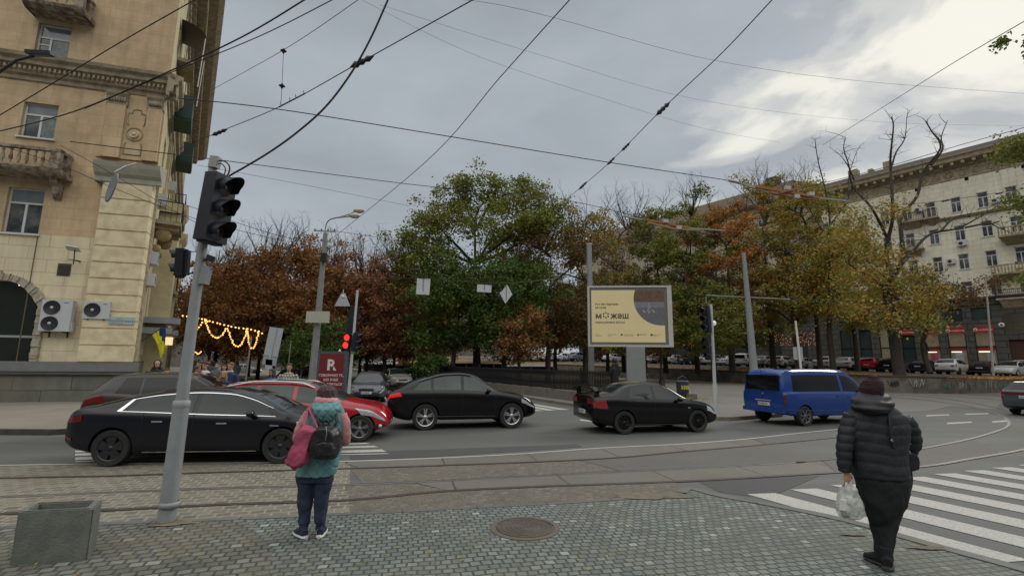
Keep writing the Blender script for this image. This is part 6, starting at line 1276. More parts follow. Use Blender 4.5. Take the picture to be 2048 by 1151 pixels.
leaves('fallen_leaves', 'fallen leaves lying on the planted strip behind the fence', lambda nr, n: [(lambda p: (p.x, p.y, IZ+.05+nr.uniform(0, .05)))(fl(nr.uniform(-2, 50), nr.uniform(.3, 8))) for _ in range(n)], 3000, 3, .09, 'yellow')
# ================================================================ STREET FURNITURE
sigm = mat('signal_housing', (.010, .011, .018), .5, 0, .1, 6, spec=.4); lensd = mat('signal_lens_dark', (.03, .025, .02), .25, 0, 0, coat=.5); redon = mat('signal_red_lit', (.8, .02, .02), .4, 0, 0, emit=(1, .02, .015), estr=2.2); tealens = mat('signal_green_lens_off', (.02, .07, .06), .25, 0, 0, coat=.5)
def sighead(t, T, n=3, w=.30, d=.16, step=.30, r=.105, lens=None, plate=False, name='signal_head', visor=.2):
    """housing at local origin top centre, facing local -y"""
    h = step*n; mb = MB(T); mb.box((0, 0, -h/2), (w, d, h)); mb.box((0, d/2+.02, -h/2), (w*.7, .05, h*.9)); mb.box((0, 0, -h-.012), (w*.8, d*.7, .03)); 
    if plate: mb.box((0, d/2+.0, -h/2), (w*2.0, .012, h+.2))
    hd = mb.build(name, sigm, t)
    for i in range(n):
        cz = -step*(i+.5); mb = MB(T); rows = []
        for k in range(15):
            a = PI*(-.18+1.36*k/14); x = (r+.012)*math.cos(a); z = (r+.012)*math.sin(a); L = visor*(.45+.55*max(0, math.sin(a))); rows.append([(x, -d/2, cz+z), (x, -d/2-L, cz+z-.0)])
        rows2 = [[(p[0][0]*.94, p[0][1], cz+(p[0][2]-cz)*.94), (p[1][0]*.94, p[1][1], cz+(p[1][2]-cz)*.94)] for p in rows]
        mb.grid(rows); mb.grid([q[::-1] for q in rows2]); mb.build('visor', sigm, hd)
        mb = MB(T); mb.lathe([(0, -d/2-.02), (r*.7, -d/2-.015), (r, -d/2-.002)], (0, 0, cz), 'y', 18)
        mb.build('lens', (lens[i] if lens else lensd), hd)
    return hd
def MT(p, rz): return Matrix.Translation(p) @ Matrix.Rotation(rz, 4, 'Z')
def pole(t, p0, p1, r0, r1, m, n=14, name='pole', collar=None):
    mb = MB(); p0 = Vector(p0); p1 = Vector(p1)
    mb.tube([p0, p0.lerp(p1, .5), p1], [r0, (r0+r1)/2, r1], n); o = mb.build(name, m, t, True); return o
# near traffic light pole
b = G(332, 1043, PZ); Yb = b.y; tp = at(427, 323, Yb+.02); t = thing('traffic_light', 'tall pale grey traffic light pole with a big black three lamp head, nearest at left', 'traffic light', tuple(b))
mid = b.lerp(tp, .31)
pole(t, b, mid+Vector((0, 0, 0)), .098, .090, pole_grey, 20, 'lower_pole'); pole(t, mid, tp, .072, .050, pole_grey, 18, 'upper_pole')
mb = MB(); q = mid; mb.lathe([(.074, .01), (.096, 0), (.098, -.06), (.094, -.08)], q, 'z', 20); mb.build('sleeve', pole_grey, t, True); mb = MB(); mb.lathe([(.098, .02), (.107, .02), (.107, .09), (.098, .09)], b+Vector((.02, 0, .15)), 'z', 20); mb.build('collar', pole_grey, t, True)
mb = MB(); mb.lathe([(.0, .02), (.11, .02), (.125, 0), (.10, 0)], b+Vector((0, 0, 0)), 'z', 16); mb.build('foot_plate', mat('rusty_foot', (.10, .07, .045), .9, 0, .4, 9), t, True)
c = at(441, 352, Yb-.10); hd = sighead(t, MT(c-b+Vector((.06, -.02, 0)), R(52)) if False else Matrix.Translation((0, 0, 0)) @ TW[t.name].inverted() @ Matrix.Translation(c+Vector((.02, 0, 0))) @ Matrix.Rotation(R(76), 4, 'Z') @ Matrix.Rotation(R(0), 4, 'Y') @ Matrix.Rotation(R(5), 4, 'X'), 3, .34, .20, .305, .115, visor=.24)
mb = MB(); mb.beam(at(405, 470, Yb), at(440, 478, Yb-.05), .05, .05); mb.beam(at(414, 365, Yb), at(430, 368, Yb-.05), .05, .05); mb.build('head_bracket', sigm, t, True)
mb = MB(); p = at(421, 517, Yb); mb.box(p, (.10, .10, .07), rz=.6, ry=.3); mb.beam(at(402, 522, Yb), p, .03, .03); mb.build('camera', blackp, t, True)
mb = MB(); mb.box(at(411, 550, Yb-.02), (.09, .10, .24), ry=R(6)); mb.build('junction_box', mat('box_grey', (.20, .22, .23), .5), t, True)
mb = MB(); mb.box(at(430, 325, Yb), (.11, .10, .16), ry=R(6)); mb.build('pole_cap_box', steel, t, True)
mb = MB(); mb.tube(smoothline([at(432, 322, Yb), at(448, 322, Yb), at(459, 333, Yb), at(455, 350, Yb), at(440, 356, Yb)], 5), .010, 6); mb.tube(smoothline([at(432, 327, Yb), at(444, 328, Yb), at(451, 338, Yb), at(448, 350, Yb)], 5), .008, 6); mb.tube(smoothline([at(440, 500, Yb), at(436, 520, Yb), at(424, 538, Yb), at(414, 545, Yb)], 5), .005, 5); mb.build('cable_loop', wirem, t, True)
# small signal head on the far side arm of the same pole
c = at(364, 497, Yb+.15); sighead(t, TW[t.name].inverted() @ Matrix.Translation(c) @ Matrix.Rotation(R(-75), 4, 'Z') @ Matrix.Rotation(R(6), 4, 'Y'), 2, .15, .10, .19, .065, name='small_signal_head', visor=.10)
mb = MB(); mb.tube([at(372, 548, Yb+.1), at(390, 545, Yb), at(396, 550, Yb)], .012, 6); mb.tube([at(376, 503, Yb+.1), at(404, 503, Yb)], .006, 5); mb.build('side_bracket', sigm, t, True)
# concrete planter
pl = [G(22, 1131, PZ), G(178, 1121, PZ), G(200, 1046, PZ), G(48, 1052, PZ)]
t = thing('concrete_planter', 'empty square concrete planter at the bottom left corner', 'planter', tuple(pl[0]))
tpz = .52; T4 = [G(36, 1022, tpz), G(188, 1015, tpz), G(205, 997, tpz), G(66, 1003, tpz)]; A4 = [Vector((p.x, p.y, PZ-.005)) for p in T4]; cen_ = sum(T4, Vector())/4
I4 = [cen_.lerp(p, .76) for p in T4]; D4 = [Vector((p.x, p.y, tpz-.2)) for p in I4]
V = A4+T4+I4+D4; mb = MB(); mb.add(V, [(i, (i+1) % 4, (i+1) % 4+4, i+4) for i in range(4)]+[(i+4, (i+1) % 4+4, (i+1) % 4+8, i+8) for i in range(4)]+[(i+8, (i+1) % 4+8, (i+1) % 4+12, i+12) for i in range(4)])
plm = mat('planter_concrete', (.105, .118, .105), .85, 0, .25, 6, .5, 45, col2=(.145, .15, .13)); pb = mb.build('planter_box', plm, t, True)
bmn = bmesh.new(); bmn.from_mesh(pb.data); bmesh.ops.remove_doubles(bmn, verts=bmn.verts, dist=1e-4); bmesh.ops.bevel(bmn, geom=[e for e in bmn.edges], offset=.012, segments=2, affect='EDGES'); bmesh.ops.recalc_face_normals(bmn, faces=bmn.faces); bmn.to_mesh(pb.data); bmn.free()
mb = MB(); mb.add(D4, [(0, 1, 2, 3)]); mb.build('soil', soil, t, True)
# concrete lamp pole with double lamp
Yp = 27.0; b = at(622, 790, Yp); b.z = LZ; tp = at(651, 466, Yp); t = thing('concrete_street_lamp', 'tall concrete pole with cross arms and a twin curved street lamp', 'street lamp', tuple(b)); pole(t, b, tp, .23, .12, mat('pole_concrete', (.22, .23, .225), .85, 0, .2, 3, .2), 14)
mb = MB()
for (e, s_) in (((724, 420), 0), ((712, 430), .5)):
    P = [at(651, 470, Yp), at(652, 450, Yp), at(662, 438, Yp-s_*.3), at(690, 431+s_*5, Yp-s_), at(e[0]-14, e[1]+3, Yp-s_*2)]; mb.tube(smoothline(P, 4), .035, 6)
mb.build('lamp_arm', steel, t, True)
for (e, s_) in (((718, 421), 0), ((708, 431), .5)):
    mb = MB(); p = at(e[0], e[1], Yp-s_*2); mb.sphere(p, (.34, .16, .13), 14, 8); mb.build('lamp_head', mat('lamp_head_pale', (.42, .42, .36), .4, 0, .1), t, True)
    mb = MB(); mb.sphere(p+Vector((.03, 0, -.05)), (.26, .13, .11), 12, 8); mb.build('lamp_glass', mat('lamp_glass', (.45, .44, .38), .2), t, True)
for (x0, x1, y) in ((628, 671, 462), (641, 662, 482), (629, 655, 512)):
    mb = MB(); mb.beam(at(x0, y-1, Yp), at(x1, y+1, Yp), .07, .07); ca = mb.build('cross_arm', steel, t, True)
    for k in range(4 if y == 462 else 2):
        n_ = 3 if y == 462 else 1; mb = MB(); mb.lathe([(.03, 0), (.05, .03), (.03, .07), (.055, .10), (.02, .14)], at(lerp(x0+2, x1-2, k/n_), y, Yp), 'z', 8); mb.build('insulator', blackp, ca, True)
mb = MB(); mb.box(at(648, 515, Yp-.2), (.3, .3, .5)); mb.tube([at(652, 495, Yp-.2), at(660, 498, Yp-.2), at(659, 508, Yp-.2)], .03, 5); mb.build('cable_clamp', darkmetal, t, True)
def signplate(name, label, px0, py0, px1, py1, Y, poly=None, ry=0.0, th=.015, m=None, pole_=None, grp=None, pm=None, cat='road sign'):
    c = at((px0+px1)/2, (py0+py1)/2, Y); w = (px1-px0)/FPX*Y; h = (py1-py0)/FPX*Y; t = thing(name, label, cat, tuple(c), 0, grp)
    mb = MB(Matrix.Rotation(ry, 4, 'Y')); P = poly or [(-.5, -.5), (.5, -.5), (.5, .5), (-.5, .5)]; P = [(x*w, z*h) for x, z in P]; n = len(P)
    mb.add([(x, -th, z) for x, z in P]+[(x, th, z) for x, z in P], [tuple(range(n)), tuple(range(n, 2*n))[::-1]]+[(i, i+n, (i+1) % n+n, (i+1) % n) for i in range(n)]); mb.build('plate', m or signback, t, fixn=True)
    return t, w, h
GSN = 'sign plates seen from behind'
t, w, h = signplate('road_sign', 'blank cream rectangular sign back fixed to the concrete pole', 612, 622, 659, 645, Yp-.35, grp=GSN, m=mat('sign_back_cream', (.42, .42, .36), .6, 0, .08)); mb = MB(); mb.box((0, .12, 0), (.25, .2, .06)); mb.build('clamp', steel, t)
t, w, h = signplate('road_sign', 'grey triangular sign back hanging left of the red traffic light', 670, 586, 701, 612, 24, poly=[(-.5, -.5), (.5, -.5), (.12, .5), (-.12, .5)], grp=GSN); mb = MB(); mb.lathe([(0, -.03), (.09, -.03), (.09, -.015)], (0, 0, h*.25), 'y', 14); mb.tube([(0, 0, h*.5), (0, 0, h*.5+.2)], .02, 5); mb.build('hanger', white_paint, t)
Ys = 26
for i, (nm, lab, a, poly) in enumerate((('road_sign', 'square pale blue sign back hanging on the span wire before the rust trees', (833, 556, 860, 589), None), ('road_sign', 'small rectangular sign back hanging in the middle of the span wire', (954, 569, 983, 584), None), ('road_sign', 'white diamond sign back hanging on the span wire before the big green tree', (1000, 568, 1025, 607), [(0, -.5), (.5, 0), (0, .5), (-.5, 0)]))):
    t, w, h = signplate(nm, lab, *a, Ys, poly=poly, ry=(.04, .05, .08)[i], grp=GSN, m=mat('sign_back_pale', (.50, .54, .55), .5, 0, .1, 3)); mb = MB(); mb.beam((0, -.03, h*.5+.03), (.0, -.03, -h*.3), .025, .025); mb.build('hanger_bar', mat('rusted_bar', (.12, .08, .05), .8), t)
# framed board sign on two posts by the crowd
Yq = 21; b = at(540, 785, Yq); b.z = LZ; t = thing('back_of_sign_board', 'large grey back of a sign board on a post beside the crowd', 'road sign', tuple(b), 0)
mb = MB(); c = at(546, 690, Yq); w = 30/FPX*Yq; h = 70/FPX*Yq; M_ = Matrix.Translation(c) @ Matrix.Rotation(R(7), 4, 'Y'); q = MB(M_); q.box((0, 0, .08), (w*.92, .03, h*.9)); q.box((0, -.03, .08), (w*.12, .04, h*.9)); q.build('board', signback, t, True); q = MB(M_); q.box((0, -.03, -h*.30), (w, .03, .05)); q.box((0, -.0, -h*.46), (w*.92, .02, h*.2)); q.build('lower_board', mat('sign_back_darker', (.30, .33, .34), .5, .2, .1), t, True)
q = MB(); q.tube([b, at(549, 660, Yq+.06)], .035, 8); q.build('post', steel, t, True); q = MB(); q.box(at(538, 725, Yq), (w*.45, .02, .55)); q.build('small_plate', signback, t, True)
# red light signals in the middle
Yt = 23.3; b = at(696, 800, Yt); b.z = LZ; tp = at(715, 580, Yt); t = thing('traffic_light', 'thin white traffic light pole with two lit red lamps left of the red advertising box', 'traffic light', tuple(b)); pole(t, b, tp, .075, .055, mat('pole_white', (.46, .48, .49), .5), 12)
Ti = TW[t.name].inverted()
sighead(t, Ti @ Matrix.Translation(at(697, 667, Yt-.1)) @ Matrix.Rotation(R(6), 4, 'Y') @ Matrix.Rotation(R(-10), 4, 'Z'), 3, .34, .18, .37, .15, lens=[redon, redon, lensd], visor=.10)
sighead(t, Ti @ Matrix.Translation(at(714, 665, Yt)) @ Matrix.Rotation(R(6), 4, 'Y') @ Matrix.Rotation(R(80), 4, 'Z'), 3, .30, .18, .30, .12, name='side_signal_head', visor=.3)
mb = MB(); q = MB(Ti @ Matrix.Translation(at(706, 640, Yt+.12)) @ Matrix.Rotation(R(6), 4, 'Y')); q.box((0, 0, 0), (.44, .16, 1.3)); q.build('rear_signal_head', sigm, t)
mb = MB(); mb.box(at(706, 700, Yt-.05), (.18, .14, .22)); mb.build('control_box', mat('box_grey', (.2, .22, .23), .5), t, True)
# red advertising box
Yr = 20.5; p0 = at(632, 795, Yr); p1 = at(690, 795, Yr); wz = (p1-p0).length; b = (p0+p1)/2; b.z = LZ; zt_ = at(660, 702, Yr).z
t = thing('advertising_box', 'dark red lit advertising box with a white R and white slogan beside the crossing', 'advertising box', tuple(b), R(4)); H_ = zt_-LZ
mb = MB(); mb.bb(-wz/2, wz/2, -.12, .12, .15, H_); mb.bb(-wz/2+.1, wz/2-.1, -.1, .1, 0, .15); mb.build('frame', mat('adbox_frame', (.10, .115, .135), .4, .4), t)
mb = MB(); mb.bb(-wz/2+.09, wz/2-.12, -.128, -.12, .3, H_-.1); mb.build('poster', mat('poster_dark_red', (.125, .016, .018), .35, 0, .08, 1, emit=(.125, .016, .018), estr=.12), t)
tw = mat('poster_white', (.62, .58, .56), .5)
for s_, sz, x, z in (('ГОВОРИМО ТЕ,', .135, 0, H_-1.05), ('ЩО ІНШІ', .135, 0, H_-1.23), ('БОЯТЬСЯ', .135, .16, H_-1.42), ('REPORTER.UA', .125, -.05, H_-1.70)):
    text(s_, sz, tw, t, (x, -.131, z), align='CENTER', bold=.003)
text('R', .62, tw, t, (-.02, -.131, H_-.78), align='CENTER', bold=.02, name='poster_letter')
mb = MB(); mb.add([(-.02, -.134, H_-.66), (.10, -.134, H_-.60), (.02, -.134, H_-.78), (-.06, -.134, H_-.80)], [(0, 1, 2, 3)]); mb.build('letter_notch', MATS['poster_dark_red'], t)
mb = MB(); mb.lathe([(.0, .12), (.05, .04), (.06, 0)], (.25, 0, H_), 'z', 8); mb.build('top_finial', signback, t)
# billboard
Yb2 = 33.0; c = at(1256, 632, Yb2); w = 160/FPX*Yb2; h = 122/FPX*Yb2; b = at(1268, 760, Yb2+.2); b.z = IZ
bang = R(-6); t = thing('billboard', 'framed cream advertising billboard on a thick grey column', 'billboard', (c.x, c.y, IZ), bang); cz = c.z-IZ
fm = mat('billboard_frame', (.50, .50, .46), .45, .1, .1, 4); mb = MB(); fw = .13
mb.bb(-w/2, w/2, -.25, .25, cz+h/2-fw, cz+h/2); mb.bb(-w/2, w/2, -.25, .25, cz-h/2, cz-h/2+fw); mb.bb(-w/2, -w/2+fw, -.25, .25, cz-h/2+fw, cz+h/2-fw); mb.bb(w/2-fw, w/2+.18, -.25, .25, cz-h/2+fw, cz+h/2-fw); mb.bb(w/2, w/2+.18, -.25, .25, cz-h/2, cz-h/2+fw); mb.bb(w/2, w/2+.18, -.25, .25, cz+h/2-fw, cz+h/2); mb.build('frame', fm, t)
mb = MB(); mb.bb(-w/2+fw, w/2-fw, -.20, .2, cz-h/2+fw, cz+h/2-fw); mb.build('inner_mount', mat('billboard_mount', (.14, .14, .14), .6), t)
iw = w-2*fw-.34; ih = h-2*fw-.36; cream = mat('poster_cream', (.52, .44, .24), .55, 0, .05, .8, emit=(.52, .44, .24), estr=.25)  # faint emission added to make the cream poster brighter
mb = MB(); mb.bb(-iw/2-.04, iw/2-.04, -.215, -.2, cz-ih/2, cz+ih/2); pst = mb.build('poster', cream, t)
x0 = -iw/2-.04; zt2 = cz+ih/2; ink = mat('poster_ink', (.03, .025, .02), .6)
def PP(u, v): return (x0+u*iw, zt2-v*ih)
for s_, sz, u, v, bo in (("Рух без бар’єрів –", .20, .05, .29, .004), ('це коли', .20, .05, .355, .004), ('пересуватися вільно', .20, .05, .64, .004)):
    x, z = PP(u, v); text(s_, sz, ink, t, (x, -.219, z), bold=bo)
x, z = PP(.05, .55); text('м', .60, ink, t, (x, -.219, z), bold=.014, name='poster_word'); x, z = PP(.262, .55); text('жеш', .60, ink, t, (x, -.219, z), bold=.014, name='poster_word', sx=.95)
cx_, cz_ = PP(.198, .485); mb = MB()
for k in range(6): a = k*PI/3+PI/6; mb.lathe([(0, -.219), (.058, -.219)], (cx_+.175*math.cos(a), 0, cz_+.175*math.sin(a)), 'y', 12)
mb.build('dotted_ring_mark', ink, t)
# round picture on the poster
mb = MB(); ccx, ccz = PP(.95, .18); rr = ih*.50; n = 48; sky_c = []
def circpoly(zlo, zhi, m, nm, d):
    mb = MB(); P = []
    for k in range(49):
        z = lerp(zlo, zhi, k/48); dx = math.sqrt(max(0, rr*rr-(z-ccz)**2)); P.append((max(x0, ccx-dx), z))
    xr = x0+iw; V = [(p[0], -.217-d, p[1]) for p in P]+[(xr, -.217-d, p[1]) for p in P]; mb.add(V, [(i, i+49, i+50, i+1) for i in range(48)]); mb.build(nm, m, t, fixn=False)
circpoly(max(ccz-rr, zt2-ih), lerp(ccz-rr, zt2, .50), mat('picture_paving', (.14, .14, .16), .6, 0, .3, 9), 'picture_paving', 0)
circpoly(lerp(ccz-rr, zt2, .50), lerp(ccz-rr, zt2, .66), mat('picture_road', (.20, .20, .24), .6, 0, .15, 5), 'picture_road', 0)
circpoly(lerp(ccz-rr, zt2, .66), zt2, mat('picture_trees', (.10, .07, .05), .6, 0, .5, 6, col2=(.17, .10, .06)), 'picture_trees', 0)
mb = MB(); px_, pz_ = PP(.79, .33)
for k in range(3): mb.add([(px_-.35+k*.32, -.2195, pz_-.36), (px_-.2+k*.32, -.2195, pz_-.36), (px_-.35+k*.32, -.2195, pz_-.2), (px_-.45+k*.32, -.2195, pz_-.2)], [(0, 1, 2, 3)])
mb.build('picture_stripes', mat('picture_pale', (.40, .40, .38), .6), t)
mb = MB(); mb.box((px_, -.2205, pz_+.02), (.13, .002, .30)); mb.box((px_-.03, -.2205, pz_-.28), (.10, .002, .3)); mb.box((px_+.03, -.2205, pz_+.24), (.09, .002, .11)); mb.build('picture_walker', mat('picture_figure', (.30, .28, .30), .6), t)
for u, s_ in ((.05, 'Рух без\nобмежень'), (.215, 'УКРАЇНСЬКИЙ\nФОНД'), (.445, 'ДНІПРОВСЬКА\nМІСЬКА РАДА'), (.655, 'Дніпро'), (.83, 'Міністерство\nгромад')):
    x, z = PP(u, .865); text(s_, .085 if s_ != 'Дніпро' else .13, mat('poster_ink_soft', (.12, .11, .08), .6), t, (x, -.219, z), name='logo_caption')
for u, cm in ((.395, (.03, .16, .12)), (.62, (.2, .19, .15)), (.80, (.04, .035, .03))): x, z = PP(u, .86); mb = MB(); mb.lathe([(0, -.219), (.075, -.219)], (x+.07, 0, z), 'y', 12); mb.build('logo_mark', mat('logo_%d' % int(u*1000), cm, .6, 0, 0), t)
mb = MB(); mb.bb(-.62, .62, -.26, .26, 0, cz-h/2-.0); cl_ = mb.build('column', mat('billboard_column', (.24, .26, .26), .5, .1, .1, 2), t)
cl_.location.x = .42
mb = MB(); mb.bb(w/2+.18, w/2+.28, -.1, .1, cz-.25, cz+.3); mb.build('electric_box', darkmetal, t)
# grey pole behind the billboard
def simplepole(label, px0, py0, px1, py1, Y, r0, r1, m, z=None, name='grey_pole', cat='pole', grp='plain grey poles around the square'):
    b = at(px0, py0, Y); b.z = tz(b.x, b.y) if z is None else z; t = thing(name, label, cat, tuple(b), 0, grp); pole(t, b, at(px1, py1, Y), r0, r1, m, 12); return t
t = simplepole('thick grey pole standing right behind the billboard', 1183, 745, 1178, 488, 37, .24, .20, pole_grey, IZ); mb = MB(); mb.lathe([(.22, 0), (.24, 0), (.24, .06), (0, .08)], at(1178, 489, 37), 'z', 12); mb.build('pole_cap', white_paint, t, True)
t = simplepole('tall grey steel pole leaning left in front of the orange tree', 1509, 752, 1487, 505, 33, .27, .13, pole_grey, None); mb = MB(); mb.tube([at(1413, 590, 32.8), at(1493, 594, 33), at(1580, 598, 33.4)], .035, 6); mb.build('span_arm', steel, t, True)
t = simplepole('thin white pole carrying a square board between the trees', 1603, 745, 1591, 641, 40, .10, .08, white_paint, None); mb = MB(); mb.box(at(1596, 706, 40.1), (.78, .03, 1.05)); mb.build('board', signback, t, True)
t = simplepole('thin pale rusty pole before the red shop windows at right', 1987, 752, 1971, 555, 42, .10, .06, mat('pole_pale_rust', (.33, .31, .27), .7, 0, .3, 3), None)
t = simplepole('thin garland pole among the chestnut trunks at left', 490, 762, 503, 672, 26, .05, .04, steel, LZ, 'garland_pole', 'pole', None)
t = simplepole('thin post left of the concrete pole holding the garland wire', 574, 752, 582, 680, 30, .04, .035, steel, LZ, 'thin_post', 'pole', None)
for i, (px, Y, lab) in enumerate(((798, 60, 'thin white pole left of the big green tree'), (826, 58, 'small distant traffic light showing red between the chestnuts'))):
    b = at(px, 735, Y); b.z = IZ; t = thing('distant_pole' if i == 0 else 'traffic_light', lab, 'pole' if i == 0 else 'traffic light', tuple(b)); pole(t, b, at(px+1, 690-i*2, Y), .09, .07, white_paint, 8)
    if i: 
        mb = MB(); mb.box(at(px-2, 692, Y-.2), (.5, .3, .9)); mb.build('signal_head', sigm, t, True); mb = MB(); mb.sphere(at(px-2, 690, Y-.4), (.22, .12, .22), 10, 6); mb.build('lens', redon, t, True)
# right traffic light
b = G(1432, 826, IZ); Yr = b.y; tp = at(1422, 608, Yr); t = thing('traffic_light', 'white traffic light pole with dark lamp heads right of the billboard', 'traffic light', tuple(b)); pole(t, b, b.lerp(tp, .26), .10, .09, MATS['pole_white'], 14, 'lower_pole'); pole(t, b.lerp(tp, .26), tp, .065, .055, MATS['pole_white'], 12, 'upper_pole')
Ti = TW[t.name].inverted()
sighead(t, Ti @ Matrix.Translation(at(1410, 612, Yr-.05)) @ Matrix.Rotation(R(-3), 4, 'Y') @ Matrix.Rotation(R(-60), 4, 'Z'), 3, .30, .16, .35, .115, lens=[lensd, lensd, tealens], visor=.26)
sighead(t, Ti @ Matrix.Translation(at(1412, 673, Yr-.05)) @ Matrix.Rotation(R(-3), 4, 'Y') @ Matrix.Rotation(R(-50), 4, 'Z'), 3, .22, .14, .30, .09, name='lower_signal_head', visor=.14)
mb = MB(); mb.tube([at(1412, 592, Yr), at(1412, 606, Yr)], .02, 6); mb.beam(at(1408, 640, Yr), at(1424, 640, Yr), .05, .05); mb.beam(at(1408, 690, Yr), at(1425, 690, Yr), .05, .05); mb.build('bracket', steel, t, True)
# ornate lamp post
b = at(1324, 772, 35); b.z = IZ; t = thing('ornate_lamp_post', 'black ornate cast iron lamp post right of the billboard', 'street lamp', tuple(b)); hh = at(1322, 655, 35).z-IZ
mb = MB(); mb.lathe([(.26, 0), (.26, .25), (.20, .32), (.22, .7), (.13, .85), (.16, .95), (.09, 1.1), (.075, 2.0), (.065, hh-.3), (.10, hh-.25), (.05, hh-.15)], (0, 0, 0), 'z', 14); mb.build('post', darkmetal, t, sharp=50)
mb = MB(); mb.tube([(-.45, 0, hh-.1), (-.2, 0, hh-.3), (0, 0, hh-.2), (.2, 0, hh-.3), (.45, 0, hh-.1)], .03, 6); mb.build('scroll_arms', darkmetal, t)
for sx in (-.45, .45): mb = MB(); mb.sphere((sx, 0, hh+.08), .17, 14, 10); mb.build('globe', mat('globe_white', (.6, .6, .57), .3), t)
b = at(1432, 735, 45); t = thing('globe_lamp', 'white globe street lamp beside the right traffic light', 'street lamp', (b.x, b.y, tz(b.x, b.y))); hg = at(1432, 646, 45).z-tz(b.x, b.y)
mb = MB(); mb.lathe([(.12, 0), (.06, .8), (.05, hg-.2)], (0, 0, 0), 'z', 8); mb.build('post', darkmetal, t); mb = MB(); mb.sphere((0, 0, hg), .26, 14, 10); mb.build('globe', mat('globe_lit', (.8, .8, .75), .3, 0, 0, emit=(.9, .95, 1), estr=.25), t)
# litter bin
b = G(1366, 796, IZ); t = thing('litter_bin', 'round dark litter bin with a yellow label standing on the plaza', 'bin', tuple(b)); binm = mat('bin_dark_blue', (.035, .042, .06), .5, .1, .15)
mb = MB(); mb.lathe([(.0, .02), (.30, .02), (.33, .06), (.34, .88), (.36, .9), (.36, .95), (.31, 1.0), (.30, .92)], (0, 0, 0), 'z', 20); mb.build('drum', binm, t, sharp=40)
mb = MB(); mb.tube([(.3*math.cos(a), .3*math.sin(a), .98+.22*math.sin((a-PI/2)/1.0) if False else .98) for a in [k*PI/8 for k in range(17)]], .02, 5)
for sx in (-.28, .28): mb.tube([(sx, 0, .95), (sx*.7, 0, 1.15), (0, 0, 1.24)], .03, 6)
mb.build('hood', binm, t)
mb = MB(); 
for k in range(4): mb.box((-.16+k*.11+.03, -.345+.02*abs(k-1.5), .62), (.075, .01, .22))
mb.build('yellow_label', mat('label_yellow', (.50, .45, .05), .6), t)
b = G(1384, 798, IZ); t = thing('stone_block', 'low brown stone block right of the litter bin', 'block', tuple(b)); mb = MB(); mb.box((0, 0, .15), (.5, .35, .3), taper=.9); mb.build('block', mat('stone_brown', (.13, .11, .085), .9, 0, .2), t)
# ---------------- iron fence on low wall
t = thing('fence_wall', 'low concrete wall carrying the black iron fence', 'wall', tuple(fl(0))); mb = MB()
def seg_box(mb, a, b, w, z0, z1): 
    d = (b-a).normalized(); n = Vector((-d.y, d.x, 0))*w/2; mb.add([(p.x, p.y, z) for z in (z0, z1) for p in (a+n, a-n, b-n, b+n)], [(0, 1, 2, 3), (7, 6, 5, 4), (0, 4, 5, 1), (1, 5, 6, 2), (2, 6, 7, 3), (3, 7, 4, 0)])
seg_box(mb, fl(-2.6), fl(88), .35, IZ-.1, IZ+.48); mb.build('wall_body', mat('low_wall_concrete', (.15, .14, .115), .9, 0, .3, 1.6, .3), t, True)
t = thing('iron_fence', 'black cast iron fence of pointed bars along the planted strip', 'fence', tuple(fl(0)))
z0 = IZ+.55; z1 = IZ+1.55
mb = MB(); 
for z in (z0, z0+.30, z1-.12): mb.beam(fl(-2.6)+Vector((0, 0, z)), fl(60)+Vector((0, 0, z)), .05, .045)
mb.build('rails', darkmetal, t, True)
mb = MB(); s_ = -2.6
while s_ < 60:
    p = fl(s_); st = .125 if s_ < 25 else .19; mb.beam(p+Vector((0, 0, z0)), p+Vector((0, 0, z1)), .055, .03)
    if s_ < 28:
        e = Vector(eF)*.0; a = eF*.05; mb.add([p+a+Vector((0, 0, z0+.34)), p-a+Vector((0, 0, z0+.34)), p-a*.2+Vector((0, 0, z0+.62)), p+a*.2+Vector((0, 0, z0+.62)), p+a*.9+Vector((0, 0, z1-.2)), p-a*.9+Vector((0, 0, z1-.2))], [(0, 1, 2, 3), (3, 2, 5, 4), (3, 2, 1, 0), (4, 5, 2, 3)])
    s_ += st
mb.build('bars', darkmetal, t, True)
for k in range(24):
    p = fl(-2.6+k*2.6); mb = MB(); mb.beam(p+Vector((0, 0, IZ+.4)), p+Vector((0, 0, z1+.06)), .09, .09); mb.lathe([(.0, -.26), (.12, -.1), (.15, 0), (.06, .05), (0, .06)], p+Vector((0, 0, IZ+.5)), 'z', 8); mb.lathe([(.05, 0), (.07, .05), (0, .14)], p+Vector((0, 0, z1+.06)), 'z', 6); mb.build('post', darkmetal, t, True)
# ---------------- flags
fb = mat('flag_blue', (.012, .03, .15), .8, 0, .1); fy = mat('flag_yellow', (.60, .55, .01), .8, 0, .1)
b = at(296, 688, 21.0); t = thing('flag', 'blue and yellow flag hanging on a slanted pole by the corner building', 'flag', tuple(b)); mb = MB(); mb.tube([at(284, 682, 21.4), at(299, 671, 21), at(331, 650, 20.6)], .018, 6); mb.build('pole', darkmetal, t, True)
def cloth(a, b_, c, d, m, nm, w=.06):
    rows = []; 
    for i in range(9):
        v = i/8; rows.append([Vector(a).lerp(Vector(b_), u/8).lerp(Vector(d).lerp(Vector(c), u/8), v)+Vector((0, w*math.sin(u*1.6+v*2), 0)) for u in range(9)])
    mb = MB(); mb.grid(rows); mb.build(nm, m, t, True)
cloth(at(316, 661, 20.9), at(331, 651, 20.8), at(328, 690, 20.8), at(318, 664, 20.9), fb, 'blue_band'); cloth(at(304, 669, 20.9), at(317, 661, 20.9), at(327, 682, 20.8), at(314, 692, 20.9), fy, 'yellow_band'); cloth(at(314, 690, 20.9), at(327, 681, 20.8), at(325, 706, 20.8), at(321, 714, 20.9), fy, 'yellow_band')
